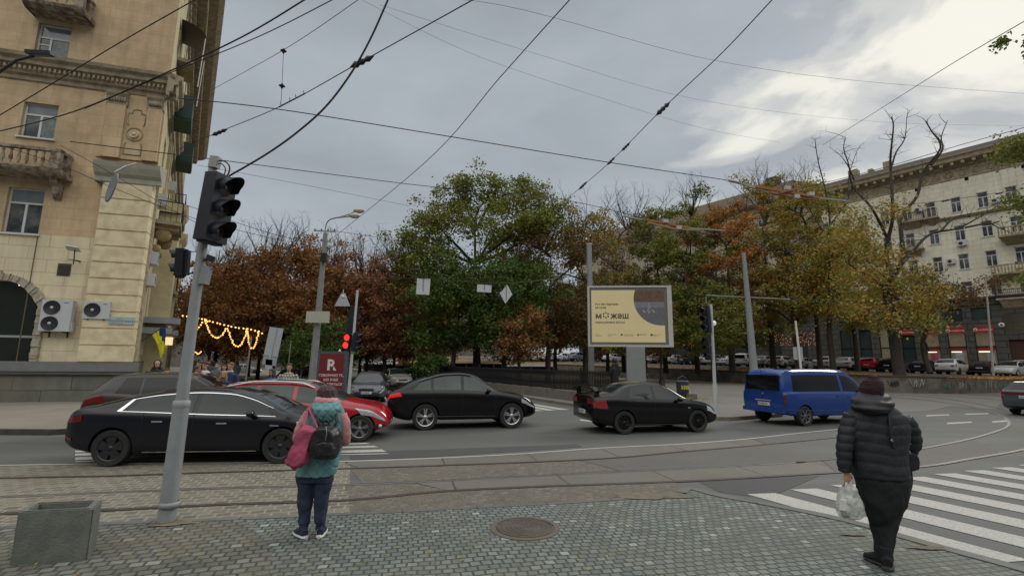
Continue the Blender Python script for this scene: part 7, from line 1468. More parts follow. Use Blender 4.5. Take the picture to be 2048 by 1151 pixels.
b = at(402, 600, 40); t = thing('flag', 'small blue and yellow flag flying behind the near traffic light pole', 'flag', tuple(b)); mb = MB(); mb.tube([at(400, 606, 40), at(404, 580, 40)], .03, 6); mb.build('pole', white_paint, t, True)
cloth(at(403, 582, 40), at(427, 575, 39.5), at(427, 582, 39.5), at(403, 590, 40), mat('flag_blue_light', (.06, .09, .28), .8), 'blue_band', .1); cloth(at(403, 590, 40), at(427, 582, 39.5), at(427, 589, 39.5), at(403, 592, 40), fy, 'yellow_band', .1)
# ---------------- garlands
bulb = mat('warm_bulb', (1, .6, .2), .4, 0, 0, emit=(1, .42, .11), estr=2.4)
me0 = None
def garland(label, pts, n, Y, grp='glowing garlands at the avenue entrance', r=.043, name='string_lights'):
    P = smoothline([at(x, y, Y) for x, y in pts], 8); t = thing(name, label, 'string lights', tuple(P[0]), 0, grp); mb = MB(); mb.tube(P, .012, 4); mb.build('cable', wirem, t, True)
    L = [0]
    for i in range(1, len(P)): L.append(L[-1]+(P[i]-P[i-1]).length)
    mb = MB(); mb.sphere((0, 0, 0), r, 8, 6); o = mb.build('bulb', bulb, t)
    for k in range(n):
        s = L[-1]*k/(n-1); i = next(j for j in range(1, len(L)) if L[j] >= s-1e-6); p = P[i-1].lerp(P[i], (s-L[i-1])/max(1e-6, L[i]-L[i-1]))
        q = o if k == 0 else o.copy()
        if k: col.objects.link(q); q.parent = t
        q.location = TW[t.name].inverted() @ (p+Vector((rnd.uniform(-.03, .03), 0, -.06)))
Yg = 26
garland('upper straight garland of warm bulbs at the avenue entrance', [(366, 629), (398, 634), (432, 643), (470, 652), (500, 656), (524, 664)], 22, Yg)
garland('left deep swag of warm bulbs at the avenue entrance', [(410, 636), (415, 652), (424, 668), (435, 673), (446, 666), (452, 655)], 18, Yg)
garland('middle deep swag of warm bulbs at the avenue entrance', [(456, 655), (462, 672), (468, 686), (476, 690), (485, 682), (492, 665), (494, 656)], 20, Yg)
garland('right narrow swag of warm bulbs on the garland pole', [(496, 660), (498, 680), (503, 694), (510, 688), (515, 672), (517, 660)], 18, Yg)
garland('left rising garland of warm bulbs by the near pole', [(394, 656), (400, 650), (408, 640), (416, 640)], 6, Yg)
garland('small low garland of bulbs over the crowd', [(386, 704), (392, 702), (397, 706), (403, 701)], 8, 34)
nr = np.random.RandomState(5); mb = MB()
for k in range(420):
    px = nr.choice([nr.uniform(1365, 1400), nr.uniform(1500, 1640), nr.uniform(1440, 1500)], p=[.3, .55, .15]); py = 676+nr.normal()*9 if px > 1420 else 672+nr.normal()*12; Y = nr.uniform(60, 68); p = at(px, min(py, 690), Y); s = .028
    mb.add([p+Vector((-s, 0, 0)), p+Vector((0, 0, -s)), p+Vector((s, 0, 0)), p+Vector((0, 0, s)), p+Vector((0, -s, 0)), p+Vector((0, s, 0))], [(0, 1, 4), (1, 2, 4), (2, 3, 4), (3, 0, 4), (1, 0, 5), (2, 1, 5), (3, 2, 5), (0, 3, 5)])
tag(mb.build('fairy_lights', mat('fairy_light', (1, .4, .2), .5, 0, 0, emit=(1, .30, .12), estr=1.4)), 'tiny orange fairy lights strewn through the trees before the dark stone building', 'fairy lights', kind='stuff')
# ---------------- overhead wires
GWR = 'overhead wires and cables crossing the sky'
insm = mat('wire_insulator', (.012, .010, .010), .5)
def wire(label, pts, r, ins=(), name='overhead_wire', m=None, sag=0, clamps=()):
    P = [at(*p) for p in pts]
    if len(P) > 2: P = smoothline(P, 8)
    elif sag: a, b_ = P; P = [a.lerp(b_, i/20)-Vector((0, 0, sag*math.sin(PI*i/20))) for i in range(21)]
    t = thing(name, label, 'wire', tuple(P[0]), 0, GWR); mb = MB(); mb.tube(P, r, 5); mb.build('cable', m or wirem, t, True)
    for (x, y, Y, x2, y2) in ins:
        a = at(x, y, Y); b_ = at(x2, y2, Y); d = (b_-a); mb = MB(); L = d.length; k = [a+d*(i/8) for i in range(9)]; rr = L*.13
        mb.tube(k, [.012, rr*.5, rr, rr*.6, rr*.95, rr*.5, rr*.9, rr*.5, .012], 8); mb.build('insulator', insm, t, True)
    return t
wire('thick sagging black cable dropping to the near traffic light', [(776, 0, 5.3), (740, 80, 5.4), (700, 150, 5.5), (650, 215, 5.6), (590, 268, 5.8), (530, 310, 5.9), (458, 352, 6.0)], .013)
wire('span wire with dark insulators running from the corner building to the top centre', [(352, 300, 20), (440, 263, 17), (560, 213, 14), (720, 125, 11), (960, -8, 8.5)], .013, [(423, 271, 17.5, 455, 258), (700, 135, 11.2, 748, 112)])
wire('bundled cable from left edge rising to the upper sky, lower one', [(0, 262, 12), (90, 240, 11.5), (170, 215, 11), (300, 160, 10), (480, 76, 9), (615, -4, 8)], .016)
wire('cable from left edge rising to the upper sky, upper one', [(0, 230, 12), (100, 170, 12), (240, 85, 11), (400, -6, 10)], .014)
wire('thin cable running up beside the bundled cable', [(170, 217, 11.2), (330, 150, 10.5), (520, 72, 9.5), (672, -4, 8.6)], .011)
wire('thin wire passing the small hanging insulator string', [(412, 186, 20), (567, 100, 14), (722, -4, 10)], .009)
wire('tram contact wire crossing the whole picture from the building to the right beams', [(355, 196, 18), (560, 219, 19), (868, 268, 20.5), (1200, 322, 23), (1440, 358, 26), (1480, 366, 26.5)], .022)
wire('second tram contact wire below the first one at left', [(140, 283, 15), (400, 315, 18), (650, 347, 21), (870, 374, 24), (1120, 398, 27), (1300, 440, 30)], .018)
wire('wire running diagonally from top centre down to the concrete pole', [(1142, -3, 8), (1000, 155, 11), (850, 325, 16), (668, 474, 26)], .012)
wire('diagonal span wire with three dark insulators right of the centre', [(1547, -3, 9), (1440, 110, 11), (1325, 218, 14), (1222, 322, 18), (1160, 376, 22), (1128, 402, 25)], .013, [(1312, 231, 14.3, 1340, 204), (1243, 302, 17, 1260, 285), (1214, 330, 18.2, 1230, 314), (1158, 379, 22, 1174, 363)])
wire('long wire descending from the right edge to the thin golden tree', [(2060, 36, 12), (1900, 130, 17), (1760, 218, 25), (1645, 290, 36)], .014)
wire('wire running along the long cream block roof line', [(2060, 252, 26), (1920, 290, 27), (1800, 326, 28), (1680, 358, 29), (1560, 385, 30)], .020)
wire('thin high wire across the whole sky, upper one', [(715, -4, 30), (1000, 10, 32), (1400, 115, 40), (1700, 160, 46), (2060, 188, 52)], .014)
wire('thin high wire across the right sky, middle one', [(760, 10, 34), (1080, 110, 40), (1400, 200, 48), (1750, 243, 56), (2060, 252, 62)], .010)
wire('thin faint wire reaching the brown roof', [(715, -4, 40), (950, 110, 46), (1200, 195, 54), (1400, 255, 60), (1560, 285, 66)], .012)
wire('thin wire behind the near signal head toward the green tree', [(395, 330, 26), (620, 372, 28), (820, 412, 32)], .010)
wire('wire behind the near signal head toward the concrete pole, upper', [(330, 395, 24), (520, 460, 25), (640, 490, 27)], .014)
wire('wire from the cap of the quoins toward the chestnut tops', [(120, 290, 19), (220, 345, 20), (330, 410, 21), (490, 500, 26)], .012)
wire('wire crossing the brown wall toward the hanging disc', [(0, 290, 17), (120, 330, 17.5), (250, 385, 18), (400, 440, 20), (560, 480, 24)], .012)
wire('thin wires between the concrete pole and the big green tree', [(671, 462, 27), (780, 478, 36), (900, 500, 42)], .014)
wire('span wire carrying the three hanging signs', [(640, 560, 27), (835, 556, 26), (900, 560, 26), (968, 566, 26), (1012, 566, 26), (1100, 558, 30), (1180, 548, 37)], .016)
wire('span wire through the autumn trees at mid height', [(1180, 500, 37), (1330, 470, 40), (1500, 468, 44), (1700, 466, 50)], .015)
wire('span wire carrying an insulator in front of the cream block', [(1500, 410, 30), (1700, 415, 32), (1880, 402, 33), (2060, 375, 30)], .018, [(1882, 403, 32, 1900, 399), (1990, 388, 31, 2006, 385)])
wire('lower span wire before the cream block', [(1500, 480, 32), (1760, 478, 34), (1940, 460, 34), (2060, 430, 32)], .014, [(1985, 446, 33, 2000, 442)])
wire('span wire at shop sign height across the square', [(1413, 592, 33), (1600, 600, 36), (1800, 600, 38), (2060, 580, 38)], .016)
wire('garland support wire between the near pole and the sign board', [(385, 655, 18), (440, 672, 20), (500, 680, 24), (582, 680, 30)], .014)
# hanging insulator string
P = [at(567, 100, 14), at(565, 150, 14), at(562, 205, 14)]; t = thing('insulator_string', 'vertical hanger with two dark disc insulators high above the street', 'wire hanger', tuple(P[0])); mb = MB(); mb.tube(P, .008, 5); mb.build('rod', wirem, t, True)
for (x, y) in ((567, 102), (564, 172)): mb = MB(); mb.lathe([(0, .09), (.03, .08), (.04, .03), (.10, 0), (.04, -.02), (.03, -.08), (0, -.09)], at(x, y, 14), 'z', 10); mb.build('insulator', insm, t, True)
mb = MB(); mb.tube([at(558, 214, 14), at(585, 200, 14), at(610, 187, 14)], .022, 6); [mb.tube([at(x, y, 14), at(x-1, y-7, 14)], .012, 4) for x, y in ((562, 211), (580, 202), (592, 196), (608, 188))]; mb.build('switch_bar', insm, t, True)
# hanging disc
b = at(224, 375, 17); t = thing('hanging_disc', 'grey oval disc hanging from a wire before the quoin cap', 'disc', tuple(b)); mb = MB(TW[t.name].inverted() @ Matrix.Translation(b) @ Matrix.Rotation(R(12), 4, 'Y') @ Matrix.Rotation(R(-20), 4, 'Z')); 
mb.add([], []); rows = [[(.20*math.cos(a)*s_, -.03+.03*(1-s_), .58*math.sin(a)*s_) for a in [k*PI/14 for k in range(28)]] for s_ in (0.001, .5, .93, 1.0)]; mb.grid(rows, closed=True); rows = [[(.20*math.cos(a)*s_, d, .58*math.sin(a)*s_) for a in [k*PI/14 for k in range(28)]] for s_, d in ((1.0, -.03), (1.0, .02), (.001, .05))]; mb.grid(rows, closed=True)
mb.build('disc', mat('disc_grey', (.17, .19, .20), .5, .2, .1), t, fixn=True); mb = MB(); mb.tube([at(228, 344, 17), at(250, 332, 17.5), at(272, 326, 18)], .025, 6); mb.build('hanger', steel, t, True)
# trolley / tram crossing beams
om = mat('beam_wood_orange', (.30, .13, .055), .8, 0, .25, 4); gb = mat('beam_grey', (.30, .31, .28), .6, .2, .1)
def beams(label, L, Y, boxes):
    t = thing('wire_crossing_frame', label, 'wire frame', tuple(at(*L[0][1][0], Y)))
    for m, pts, w in L: mb = MB(); P = [at(*p, Y+dy) for p, dy in zip(pts, (0, .6, 1.2))]; [mb.beam(P[i], P[i+1], w, w*1.1) for i in range(len(P)-1)]; mb.build('beam', m, t, True)
    for x, y in boxes: mb = MB(); mb.box(at(x, y, Y+.4), (.32, .2, .22)); mb.build('clamp_box', mat('clamp_pale', (.42, .44, .40), .5), t, True)
beams('large orange wooden tram wire crossing frame high before the brown roof', [(gb, [(1458, 361), (1512, 374)], .10), (om, [(1512, 373), (1600, 388), (1640, 396)], .14), (gb, [(1640, 396), (1695, 402)], .08), (om, [(1540, 384), (1590, 394), (1640, 399)], .13), (gb, [(1490, 370), (1545, 388)], .08), (om, [(1560, 385), (1600, 375)], .09)], 26.5, [(1575, 376), (1547, 386), (1593, 393), (1622, 388)])
beams('small wooden tram wire crossing frame above the trees right of the billboard', [(gb, [(1247, 432), (1290, 440)], .09), (om, [(1285, 438), (1340, 448), (1380, 456)], .12), (gb, [(1380, 456), (1450, 461)], .07), (mat('beam_ochre', (.30, .22, .08), .8), [(1295, 444), (1345, 457), (1400, 460)], .10)], 30, [(1331, 442), (1358, 455)])
# ================================================================ PEOPLE
skin = mat('skin', (.42, .24, .16), .55, 0, .08, 12)
def cloth_m(n, c, bump=.3, var=.18, rough=.85): return mat('cloth_'+n, c, rough, 0, var, 14, bump, 55)
def remesh(mb, name, m, parent, vox=.012, sm=3, disp=0.0, dsc=6.0, fn=None, world=False, keep=False):
    o = mb.build('tmp', m, parent if world else None, world, fixn=True)
    md = o.modifiers.new('r', 'REMESH'); md.mode = 'VOXEL'; md.voxel_size = vox; md.use_smooth_shade = True
    if sm: m2 = o.modifiers.new('s', 'SMOOTH'); m2.iterations = sm; m2.factor = .5
    bpy.context.view_layer.update(); me = bpy.data.meshes.new_from_object(o.evaluated_get(bpy.context.evaluated_depsgraph_get())); bpy.data.objects.remove(o)
    n = len(me.vertices); co = np.empty(n*3, np.float32); me.vertices.foreach_get('co', co); co = co.reshape(-1, 3)
    if disp or fn:
        nn = np.empty(n*3, np.float32); me.vertex_normals.foreach_get('vector', nn); nn = nn.reshape(-1, 3); d = np.zeros(n)
        if disp: d += np.array([mnoise.noise(Vector((c[0]*dsc, c[1]*dsc, c[2]*dsc*.7)))+.5*mnoise.noise(Vector((c[0]*dsc*2.3, c[1]*dsc*2.3, c[2]*dsc*1.6))) for c in co])*disp
        if fn: d += np.array([fn(c) for c in co])
        co += nn*d[:, None]; me.vertices.foreach_set('co', co.ravel()); me.update()
    me.materials.clear(); me.materials.append(m); me.name = name; o = bpy.data.objects.new(name, me); col.objects.link(o); o.parent = parent; return o
def siloft(mb, rows, Y, n=26, e=2.3, T=None):
    """rows: (y px, left px, right px, depth radius, y offset)"""
    R_ = []
    for r in rows:
        y, xl, xr, dr = r[:4]; oy = r[4] if len(r) > 4 else 0; a = at(xl, y, Y+oy); b = at(xr, y, Y+oy); c = (a+b)/2; hw = (b-a).length/2; ring = []
        for k in range(n):
            t = 2*PI*k/n; cx, sx = math.cos(t), math.sin(t); ring.append((c.x+hw*math.copysign(abs(cx)**(2/e), cx), c.y+dr*math.copysign(abs(sx)**(2/e), sx), c.z))
        R_.append(ring)
    mb.grid(R_, closed=True); mb.add(R_[0], [tuple(range(n))]); mb.add(R_[-1], [tuple(range(n))[::-1]])
def hand(mb, w, f, s=1.0, side=1, curl=.7):
    """hand at wrist w pointing along f (unit), five fingers"""
    w = Vector(w); f = Vector(f).normalized(); a = f.cross(Vector((0, 1, 0)));
    if a.length < .1: a = f.cross(Vector((1, 0, 0)))
    a.normalize(); b = a.cross(f).normalized(); L = .085*s
    mb.tube([w-f*.03, w, w+f*L*.5, w+f*L], [(.024*s, .019*s), (.026*s, .017*s), (.038*s, .017*s), (.040*s, .014*s)], 10)
    for k in range(4):
        p = w+f*L*.95+a*(k-1.5)*.019*s; l = (.068, .078, .072, .056)[k]*s; q1 = p+f*l*.45+b*curl*.012; q2 = p+f*l*.75+b*curl*.035; q3 = p+f*l*.9+b*curl*.058
        mb.tube([p-f*.01, p, q1, q2, q3], [.0095*s, .0095*s, .009*s, .0082*s, .007*s], 7)
    p = w+f*L*.25+a*side*.034*s; mb.tube([p, p+f*.028*s+a*side*.022*s+b*.01, p+f*.055*s+a*side*.026*s+b*.026*s], [.012*s, .011*s, .008*s], 7)
def headshape(mb, c, s=1.0, fw=Vector((0, 1, 0))):
    c = Vector(c); fw = fw.normalized(); rt = fw.cross(Vector((0, 0, 1)))
    def P(x, y, z): return c+rt*x*s+fw*y*s+Vector((0, 0, z*s))
    mb.sphere(P(0, -.005, .03), (.078*s, .092*s, .095*s), 16, 12); mb.sphere(P(0, .03, -.045), (.058*s, .062*s, .068*s), 14, 10); mb.sphere(P(0, .062, -.085), (.026*s, .022*s, .022*s), 10, 8)
    mb.tube([P(0, .088, .012), P(0, .108, -.022), P(0, .092, -.034)], [.009*s, .015*s, .010*s], 7)
    mb.tube([P(-.02, .088, -.056), P(0, .096, -.057), P(.02, .088, -.056)], [.006*s, .009*s, .006*s], 6)
    for sx in (-1, 1): mb.tube([P(sx*.076, -.005, .02), P(sx*.086, -.015, .005), P(sx*.078, -.005, -.03)], [.012*s, .016*s, .009*s], 7); mb.tube([P(sx*.012, .084, .028), P(sx*.045, .074, .034)], [.010*s, .008*s], 6)
    mb.tube([P(0, -.02, -.06), P(0, -.03, -.15), P(0, -.035, -.22)], [.052*s, .050*s, .065*s], 12)
def facial(t, c, s, fw):
    c = Vector(c); fw = fw.normalized(); rt = fw.cross(Vector((0, 0, 1)))
    def P(x, y, z): return c+rt*x*s+fw*y*s+Vector((0, 0, z*s))
    for sx in (-1, 1):
        mb = MB(); mb.sphere(P(sx*.031, .080, .006), (.014*s, .011*s, .008*s), 8, 6); mb.build('eye', mat('eye_dark', (.05, .035, .03), .3), t)
        mb = MB(); mb.tube([P(sx*.014, .094, .027), P(sx*.046, .083, .029)], .005*s, 5); mb.build('eyebrow', mat('brow_brown', (.05, .03, .02), .8), t)
    mb = MB(); mb.tube([P(-.022, .091, -.056), P(0, .105, -.057), P(.022, .091, -.056)], .006*s, 5); mb.build('lips', mat('lips', (.30, .10, .09), .5), t)
def person(label, px, ytop, Y, coat, legs, hair, turn=0.0, hairstyle='short', coatlen=.80, ground=LZ, grp='people in the crowd on the left pavement', extra=None, build=1.0, arms='down', faced=True, walk=0.0, vox=.022):
    tp = at(px, ytop, Y); Ht = tp.z-ground; b = (tp.x, Y, ground); t = thing('person', label, 'person', b, turn, grp); k = Ht/1.75; B_ = build
    hc = Vector((0, 0, Ht-.125*k)); hp = .90*k
    A = {'down': [((.19, 0, 1.40), (.24, -.02, 1.12), (.23, .04, .87))], 'front': [((.19, 0, 1.40), (.26, .0, 1.14), (.10, .22, 1.12))]}[arms][0]
    mb = MB(); headshape(mb, hc, k*1.04); mb.tube([(0, -.02, .88*k), (0, 0, 1.05*k), (0, 0, 1.25*k), (0, -.01, 1.42*k)], [(.15*k, .10*k), (.13*k, .09*k), (.16*k, .10*k), (.09*k, .06*k)], 14)
    for s in (-1, 1):
        mb.tube([Vector((s*p[0], p[1], p[2]))*k for p in A], [.05*k, .042*k, .028*k], 9); w_ = Vector((s*A[2][0], A[2][1], A[2][2]))*k; e_ = Vector((s*A[1][0], A[1][1], A[1][2]))*k; hand(mb, w_, (w_-e_), k*1.15, -s)
        mb.tube([(s*.09*k, 0, .92*k), (s*.10*k, s*walk*.12+.02, .50*k), (s*.10*k, s*walk*.25, .08*k)], [.085*k, .055*k, .035*k], 10); mb.tube([(s*.10*k, s*walk*.25-.05, .045), (s*.105*k, s*walk*.25+.14, .035)], [.035, .03], 8)
    remesh(mb, 'body', skin, t, vox*.62, 2)
    mb = MB()
    for s in (-1, 1): mb.tube([(s*.085*k, 0, .96*k), (s*.10*k, s*walk*.12+.02, .50*k), (s*.10*k, s*walk*.25, .09*k)], [.105*k*B_, .078*k, .065*k], 10)
    remesh(mb, 'trousers', legs, t, vox, 2, .006)
    for s in (-1, 1):
        mb = MB(); mb.tube([(s*.10*k, s*walk*.25-.08, .05), (s*.102*k, s*walk*.25+.03, .055), (s*.11*k, s*walk*.25+.16, .035), (s*.11*k, s*walk*.25+.19, .03)], [.04, .05, .04, .02], 10); mb.build('shoe', blackp, t)
    mb = MB(); zc0 = coatlen*k
    mb.tube([(0, 0, zc0), (0, 0, zc0+.12*k), (0, 0, 1.12*k), (0, .0, 1.30*k), (0, -.01, 1.42*k), (0, -.01, 1.47*k)], [(.215*B_*k, .15*k), (.205*B_*k, .145*k), (.195*B_*k, .14*k), (.215*B_*k, .145*k), (.15*B_*k, .12*k), (.08*k, .08*k)], 18)
    for s in (-1, 1): mb.tube([Vector((s*p[0]*(1.02 if i else .93)*B_, p[1], p[2]+(.0 if i < 2 else .03)))*k for i, p in enumerate(A)], [.085*k, .068*k, .052*k], 12)
    remesh(mb, 'coat', coat, t, vox, 3, .012, 7)
    mb = MB()
    if hairstyle == 'short': mb.sphere(hc+Vector((0, -.020, .058))*k, (.092*k, .108*k, .098*k), 14, 10)
    elif hairstyle == 'long': mb.sphere(hc+Vector((0, -.020, .058))*k, (.096*k, .108*k, .10*k), 14, 10); [mb.tube([hc+Vector((s*.065, -.01, .03))*k, hc+Vector((s*.095, -.005, -.10))*k, hc+Vector((s*.11, .02, -.27))*k], [.035*k, .045*k, .02*k], 8) for s in (-1, 1)]; mb.tube([hc+Vector((0, -.06, .0))*k, hc+Vector((0, -.07, -.25))*k], [.07*k, .06*k], 8)
    elif hairstyle == 'cap': mb.sphere(hc+Vector((0, -.01, .065))*k, (.098*k, .112*k, .09*k), 14, 10); mb.sphere(hc+Vector((0, .09, .045))*k, (.07*k, .06*k, .012*k), 12, 6)
    elif hairstyle == 'hood': mb.sphere(hc+Vector((0, -.035, .02))*k, (.115*k, .115*k, .135*k), 16, 12); mb.tube([hc+Vector((0, -.04, -.08))*k, hc+Vector((0, -.03, -.2))*k], [(.13*k, .1*k), (.19*k, .12*k)], 14)
    if faced:
        # keep the face free: push the mask back
        for i, v in enumerate(mb.V):
            d = Vector(v)-hc
            if d.y > .045*k and d.z < .055*k and abs(d.x) < .075*k: mb.V[i] = (v[0], hc.y+.02*k, v[2])
    remesh(mb, {'hood': 'hood', 'cap': 'cap'}.get(hairstyle, 'hair'), hair, t, .016, 2, .006, 14)
    if faced: facial(t, hc, k*1.04, Vector((0, 1, 0)))
    if extra:
        for nm, m_, kind in extra:
            mb = MB()
            if kind == 'scarf': mb.lathe([(.07*k, .05), (.11*k, .04), (.12*k, -.02), (.09*k, -.06)], (0, .01, 1.47*k), 'z', 16); mb.tube([(.04, .12*k, 1.45*k), (.05, .155*k, 1.3*k), (.04, .16*k, 1.1*k)], [(.05, .02)]*3, 10)
            elif kind == 'yoke': mb.tube([(0, -.005, 1.27*k), (0, -.01, 1.43*k), (0, -.01, 1.48*k)], [(.222*B_*k, .155*k), (.16*B_*k, .128*k), (.08*k, .085*k)], 18)
            elif kind == 'collar': mb.lathe([(.06*k, .03), (.085*k, .035), (.095*k, 0), (.08*k, -.03)], (0, 0, 1.475*k), 'z', 16)
            elif kind == 'glasses': mb.tube([hc+Vector((-.05, .092, .008))*k, hc+Vector((0, .105, .01))*k, hc+Vector((.05, .092, .008))*k], [.014, .006, .014], 6)
            elif kind == 'shirt': mb.tube([(0, .142*k, 1.42*k), (0, .155*k, 1.2*k), (0, .158*k, .95*k)], [(.04, .012)]*3, 8)
            elif kind == 'mask': mb.sphere(hc+Vector((0, .07, -.04))*k, (.05*k, .045*k, .04*k), 10, 8)
            mb.build(nm, m_, t)
    return t
cb = dict(black=cloth_m('black', (.013, .014, .017)), tan=cloth_m('tan', (.20, .125, .06)), navy=cloth_m('navy', (.018, .030, .085)), white=cloth_m('white', (.45, .45, .43)), cream=cloth_m('cream', (.42, .36, .26)), plaid=brickmat('cloth_plaid', (.46, .44, .38), (.50, .47, .40), (.14, .14, .13), .09, .09, .018, 'xz', bump=.2, var=.1), brown=cloth_m('brown', (.07, .045, .03)), jeans=cloth_m('jeans', (.03, .045, .08)), grey=cloth_m('grey', (.09, .095, .10)), olive=cloth_m('olive', (.05, .055, .035)), blue=cloth_m('blue', (.03, .06, .20)), hairb=mat('hair_dark_brown', (.035, .018, .010), .6, 0, .3, 30, .5, 90), hairr=mat('hair_auburn', (.13, .055, .022), .6, 0, .3, 30, .5, 90), hairbk=mat('hair_black', (.010, .009, .009), .5, 0, .3, 30, .5, 90), teal=cloth_m('teal', (.04, .09, .10)))
FR_ = PI  # facing the camera
person('person in a black hooded jacket with the hood up beside the corner building', 316, 720, 16.3, cb['black'], cb['jeans'], cb['black'], FR_+.5, 'hood', .80, build=1.12)
person('person with short dark hair and grey coat right of the hooded one', 334, 737, 15.2, cb['grey'], cb['jeans'], cb['hairb'], FR_+.7, 'short')
person('person with long auburn hair in a tan coat right of the near pole', 396, 739, 14.2, cb['tan'], cb['brown'], cb['hairr'], FR_-.2, 'long', .55, extra=[('sweater', cb['brown'], 'shirt')])
person('person in a dark cap and navy jacket with white shoulders', 411, 723, 16.0, cb['navy'], cb['jeans'], cb['hairbk'], FR_, 'cap', extra=[('white_yoke', cb['white'], 'yoke'), ('shirt', cb['white'], 'shirt')])
person('person with dark curly hair and cream patterned scarf at the red car tail', 429, 748, 14.0, cb['olive'], cb['black'], cb['hairb'], FR_+.2, 'long', .6, extra=[('scarf', cb['cream'], 'scarf')])
person('person in a navy polo shirt with short auburn hair', 462, 725, 15.6, cb['navy'], cb['jeans'], cb['hairr'], FR_-.1, 'short', .84, build=1.12, extra=[('collar', cb['white'], 'collar')])
person('person in grey wearing a white mask behind the front row', 436, 724, 20, cb['grey'], cb['jeans'], cb['hairbk'], FR_, 'short', extra=[('mask', cb['white'], 'mask')])
person('person in brown jacket partly behind the navy shirt one', 449, 729, 20.5, cb['brown'], cb['black'], cb['hairb'], FR_+.3, 'short')
person('person in a dark coat left of the cap wearer', 399, 722, 20.5, cb['black'], cb['black'], cb['hairb'], FR_-.3, 'short')
person('person with long dark hair and glasses in a blue top behind the red car', 545, 738, 17.5, cb['blue'], cb['jeans'], cb['hairbk'], FR_-.7, 'long', ground=0, extra=[('glasses', blackp, 'glasses')], grp='people standing behind the red car')
person('person in a pale plaid shirt jacket behind the red car', 579, 727, 17.3, cb['plaid'], cb['jeans'], cb['hairb'], FR_+.3, 'short', ground=0, arms='front', build=1.12, grp='people standing behind the red car')
person('person in dark clothes with blond hair at the front of the crowd', 448, 742, 14.6, cb['navy'], cb['black'], mat('hair_blond', (.28, .19, .09), .6, 0, .3, 30), FR_+.2, 'long')
person('person in olive jacket beside the curly haired one', 379, 733, 15.0, cb['olive'], cb['jeans'], cb['hairb'], FR_-.4, 'short')
person('person in black walking by the billboard column', 1229, 717, 31, cb['black'], cb['black'], cb['hairbk'], .3, 'hood', .5, IZ, None, faced=False, walk=.6, vox=.03)
pr1 = person('distant pedestrian in dark clothes in the crowd down the avenue', 384, 722, 26, cb['black'], cb['jeans'], cb['hairb'], FR_, 'short', vox=.035, grp='distant crowd down the avenue', faced=False)
pr2 = person('distant pedestrian in a grey coat in the crowd down the avenue', 419, 720, 28, cb['grey'], cb['black'], cb['hairb'], FR_+.4, 'long', vox=.035, grp='distant crowd down the avenue', faced=False)
for i in range(12):
    px = rnd.uniform(375, 480); Y = rnd.uniform(27, 46); p = at(px, 720, Y); copytree((pr1, pr2)[i % 2], (p.x, Y, LZ), rnd.uniform(0, 6.28), ('distant pedestrian in dark clothes in the crowd down the avenue', 'distant pedestrian in a grey coat in the crowd down the avenue')[i % 2], 'distant crowd down the avenue', scale=[rnd.uniform(.95, 1.02)]*3)
# ---- near person 1 : teal quilted vest
Y1 = 5.80; b = G(617, 1077, PZ); t = thing('person', 'person seen from behind in a teal quilted vest with a black backpack and pink sleeves', 'person', (b.x, Y1, PZ))
Ti = TW[t.name].inverted()
def loc(p): return Ti @ Vector(p)
def A1(x, y, o=0.0): return at(x, y, Y1+o)
mb = MB(); hc = A1(654, 794, .03); headshape(mb, hc, .93, Vector((-.15, 1, 0))); mb.tube([A1(632, 940), A1(640, 900), A1(648, 860), A1(651, 826)], [(.15, .10), (.13, .09), (.17, .1), (.10, .06)], 14)
for (P, s) in (([A1(622, 838), A1(604, 872, .02), A1(612, 878, .24)], -1), ([A1(680, 838), A1(690, 874, .02), A1(678, 880, .24)], 1)):
    mb.tube(P, [.05, .042, .028], 9); hand(mb, P[2], (P[2]-P[1]), 1.0, s)
for P in ([A1(613, 945), A1(611, 992), A1(607, 1050), A1(602, 1072, -.05)], [A1(648, 945), A1(643, 992), A1(640, 1050), A1(638, 1070, -.02)]): mb.tube(P, [.08, .055, .038, .035], 10)
remesh(mb, 'body', skin, t, .011, 2, world=True)
m_teal = mat('cloth_teal_vest', (.12, .26, .27), .8, 0, .14, 10, .25, 60); m_pink = mat('cloth_pink_fleece', (.50, .235, .25), .9, 0, .12, 12, .4, 80); m_tote = mat('cloth_magenta_tote', (.36, .060, .125), .75, 0, .16, 7, .35, 40); m_navy = cloth_m('navy_jogger', (.016, .026, .055), .3, .2); m_bp = mat('backpack_black', (.008, .008, .011), .42, 0, .2, 9, .4, 30)
def quilt(c):
    u = c[0]*1.0+c[2]*.8; v = c[0]*1.0-c[2]*.8; f = lambda q: abs(((q/.105) % 1)-.5)*2
    return -.014*(max(f(u), f(v))**10)
mb = MB(); siloft(mb, [(801, 634, 672, .09), (810, 622, 682, .12), (822, 612, 689, .14), (840, 610, 690, .155), (862, 610, 688, .16), (890, 606, 684, .165), (918, 601, 678, .17), (940, 595, 673, .17), (949, 592, 670, .165)], Y1)
remesh(mb, 'quilted_vest', m_teal, t, .011, 2, .006, 7, quilt, world=True)
mb = MB(); siloft(mb, [(799, 632, 676, .10, -.02), (806, 626, 682, .13, -.05), (816, 625, 683, .15, -.08), (828, 630, 679, .13, -.09), (838, 638, 672, .10, -.09), (845, 646, 664, .06, -.08)], Y1)
remesh(mb, 'vest_hood', m_teal, t, .010, 2, .008, 9, quilt, world=True)
mb = MB(); siloft(mb, [(791, 636, 671, .09, .0), (796, 631, 676, .12, -.02), (802, 630, 678, .12, -.03), (806, 636, 672, .10, -.03)], Y1)
remesh(mb, 'pink_hoodie_collar', m_pink, t, .010, 2, .008, 14, world=True)
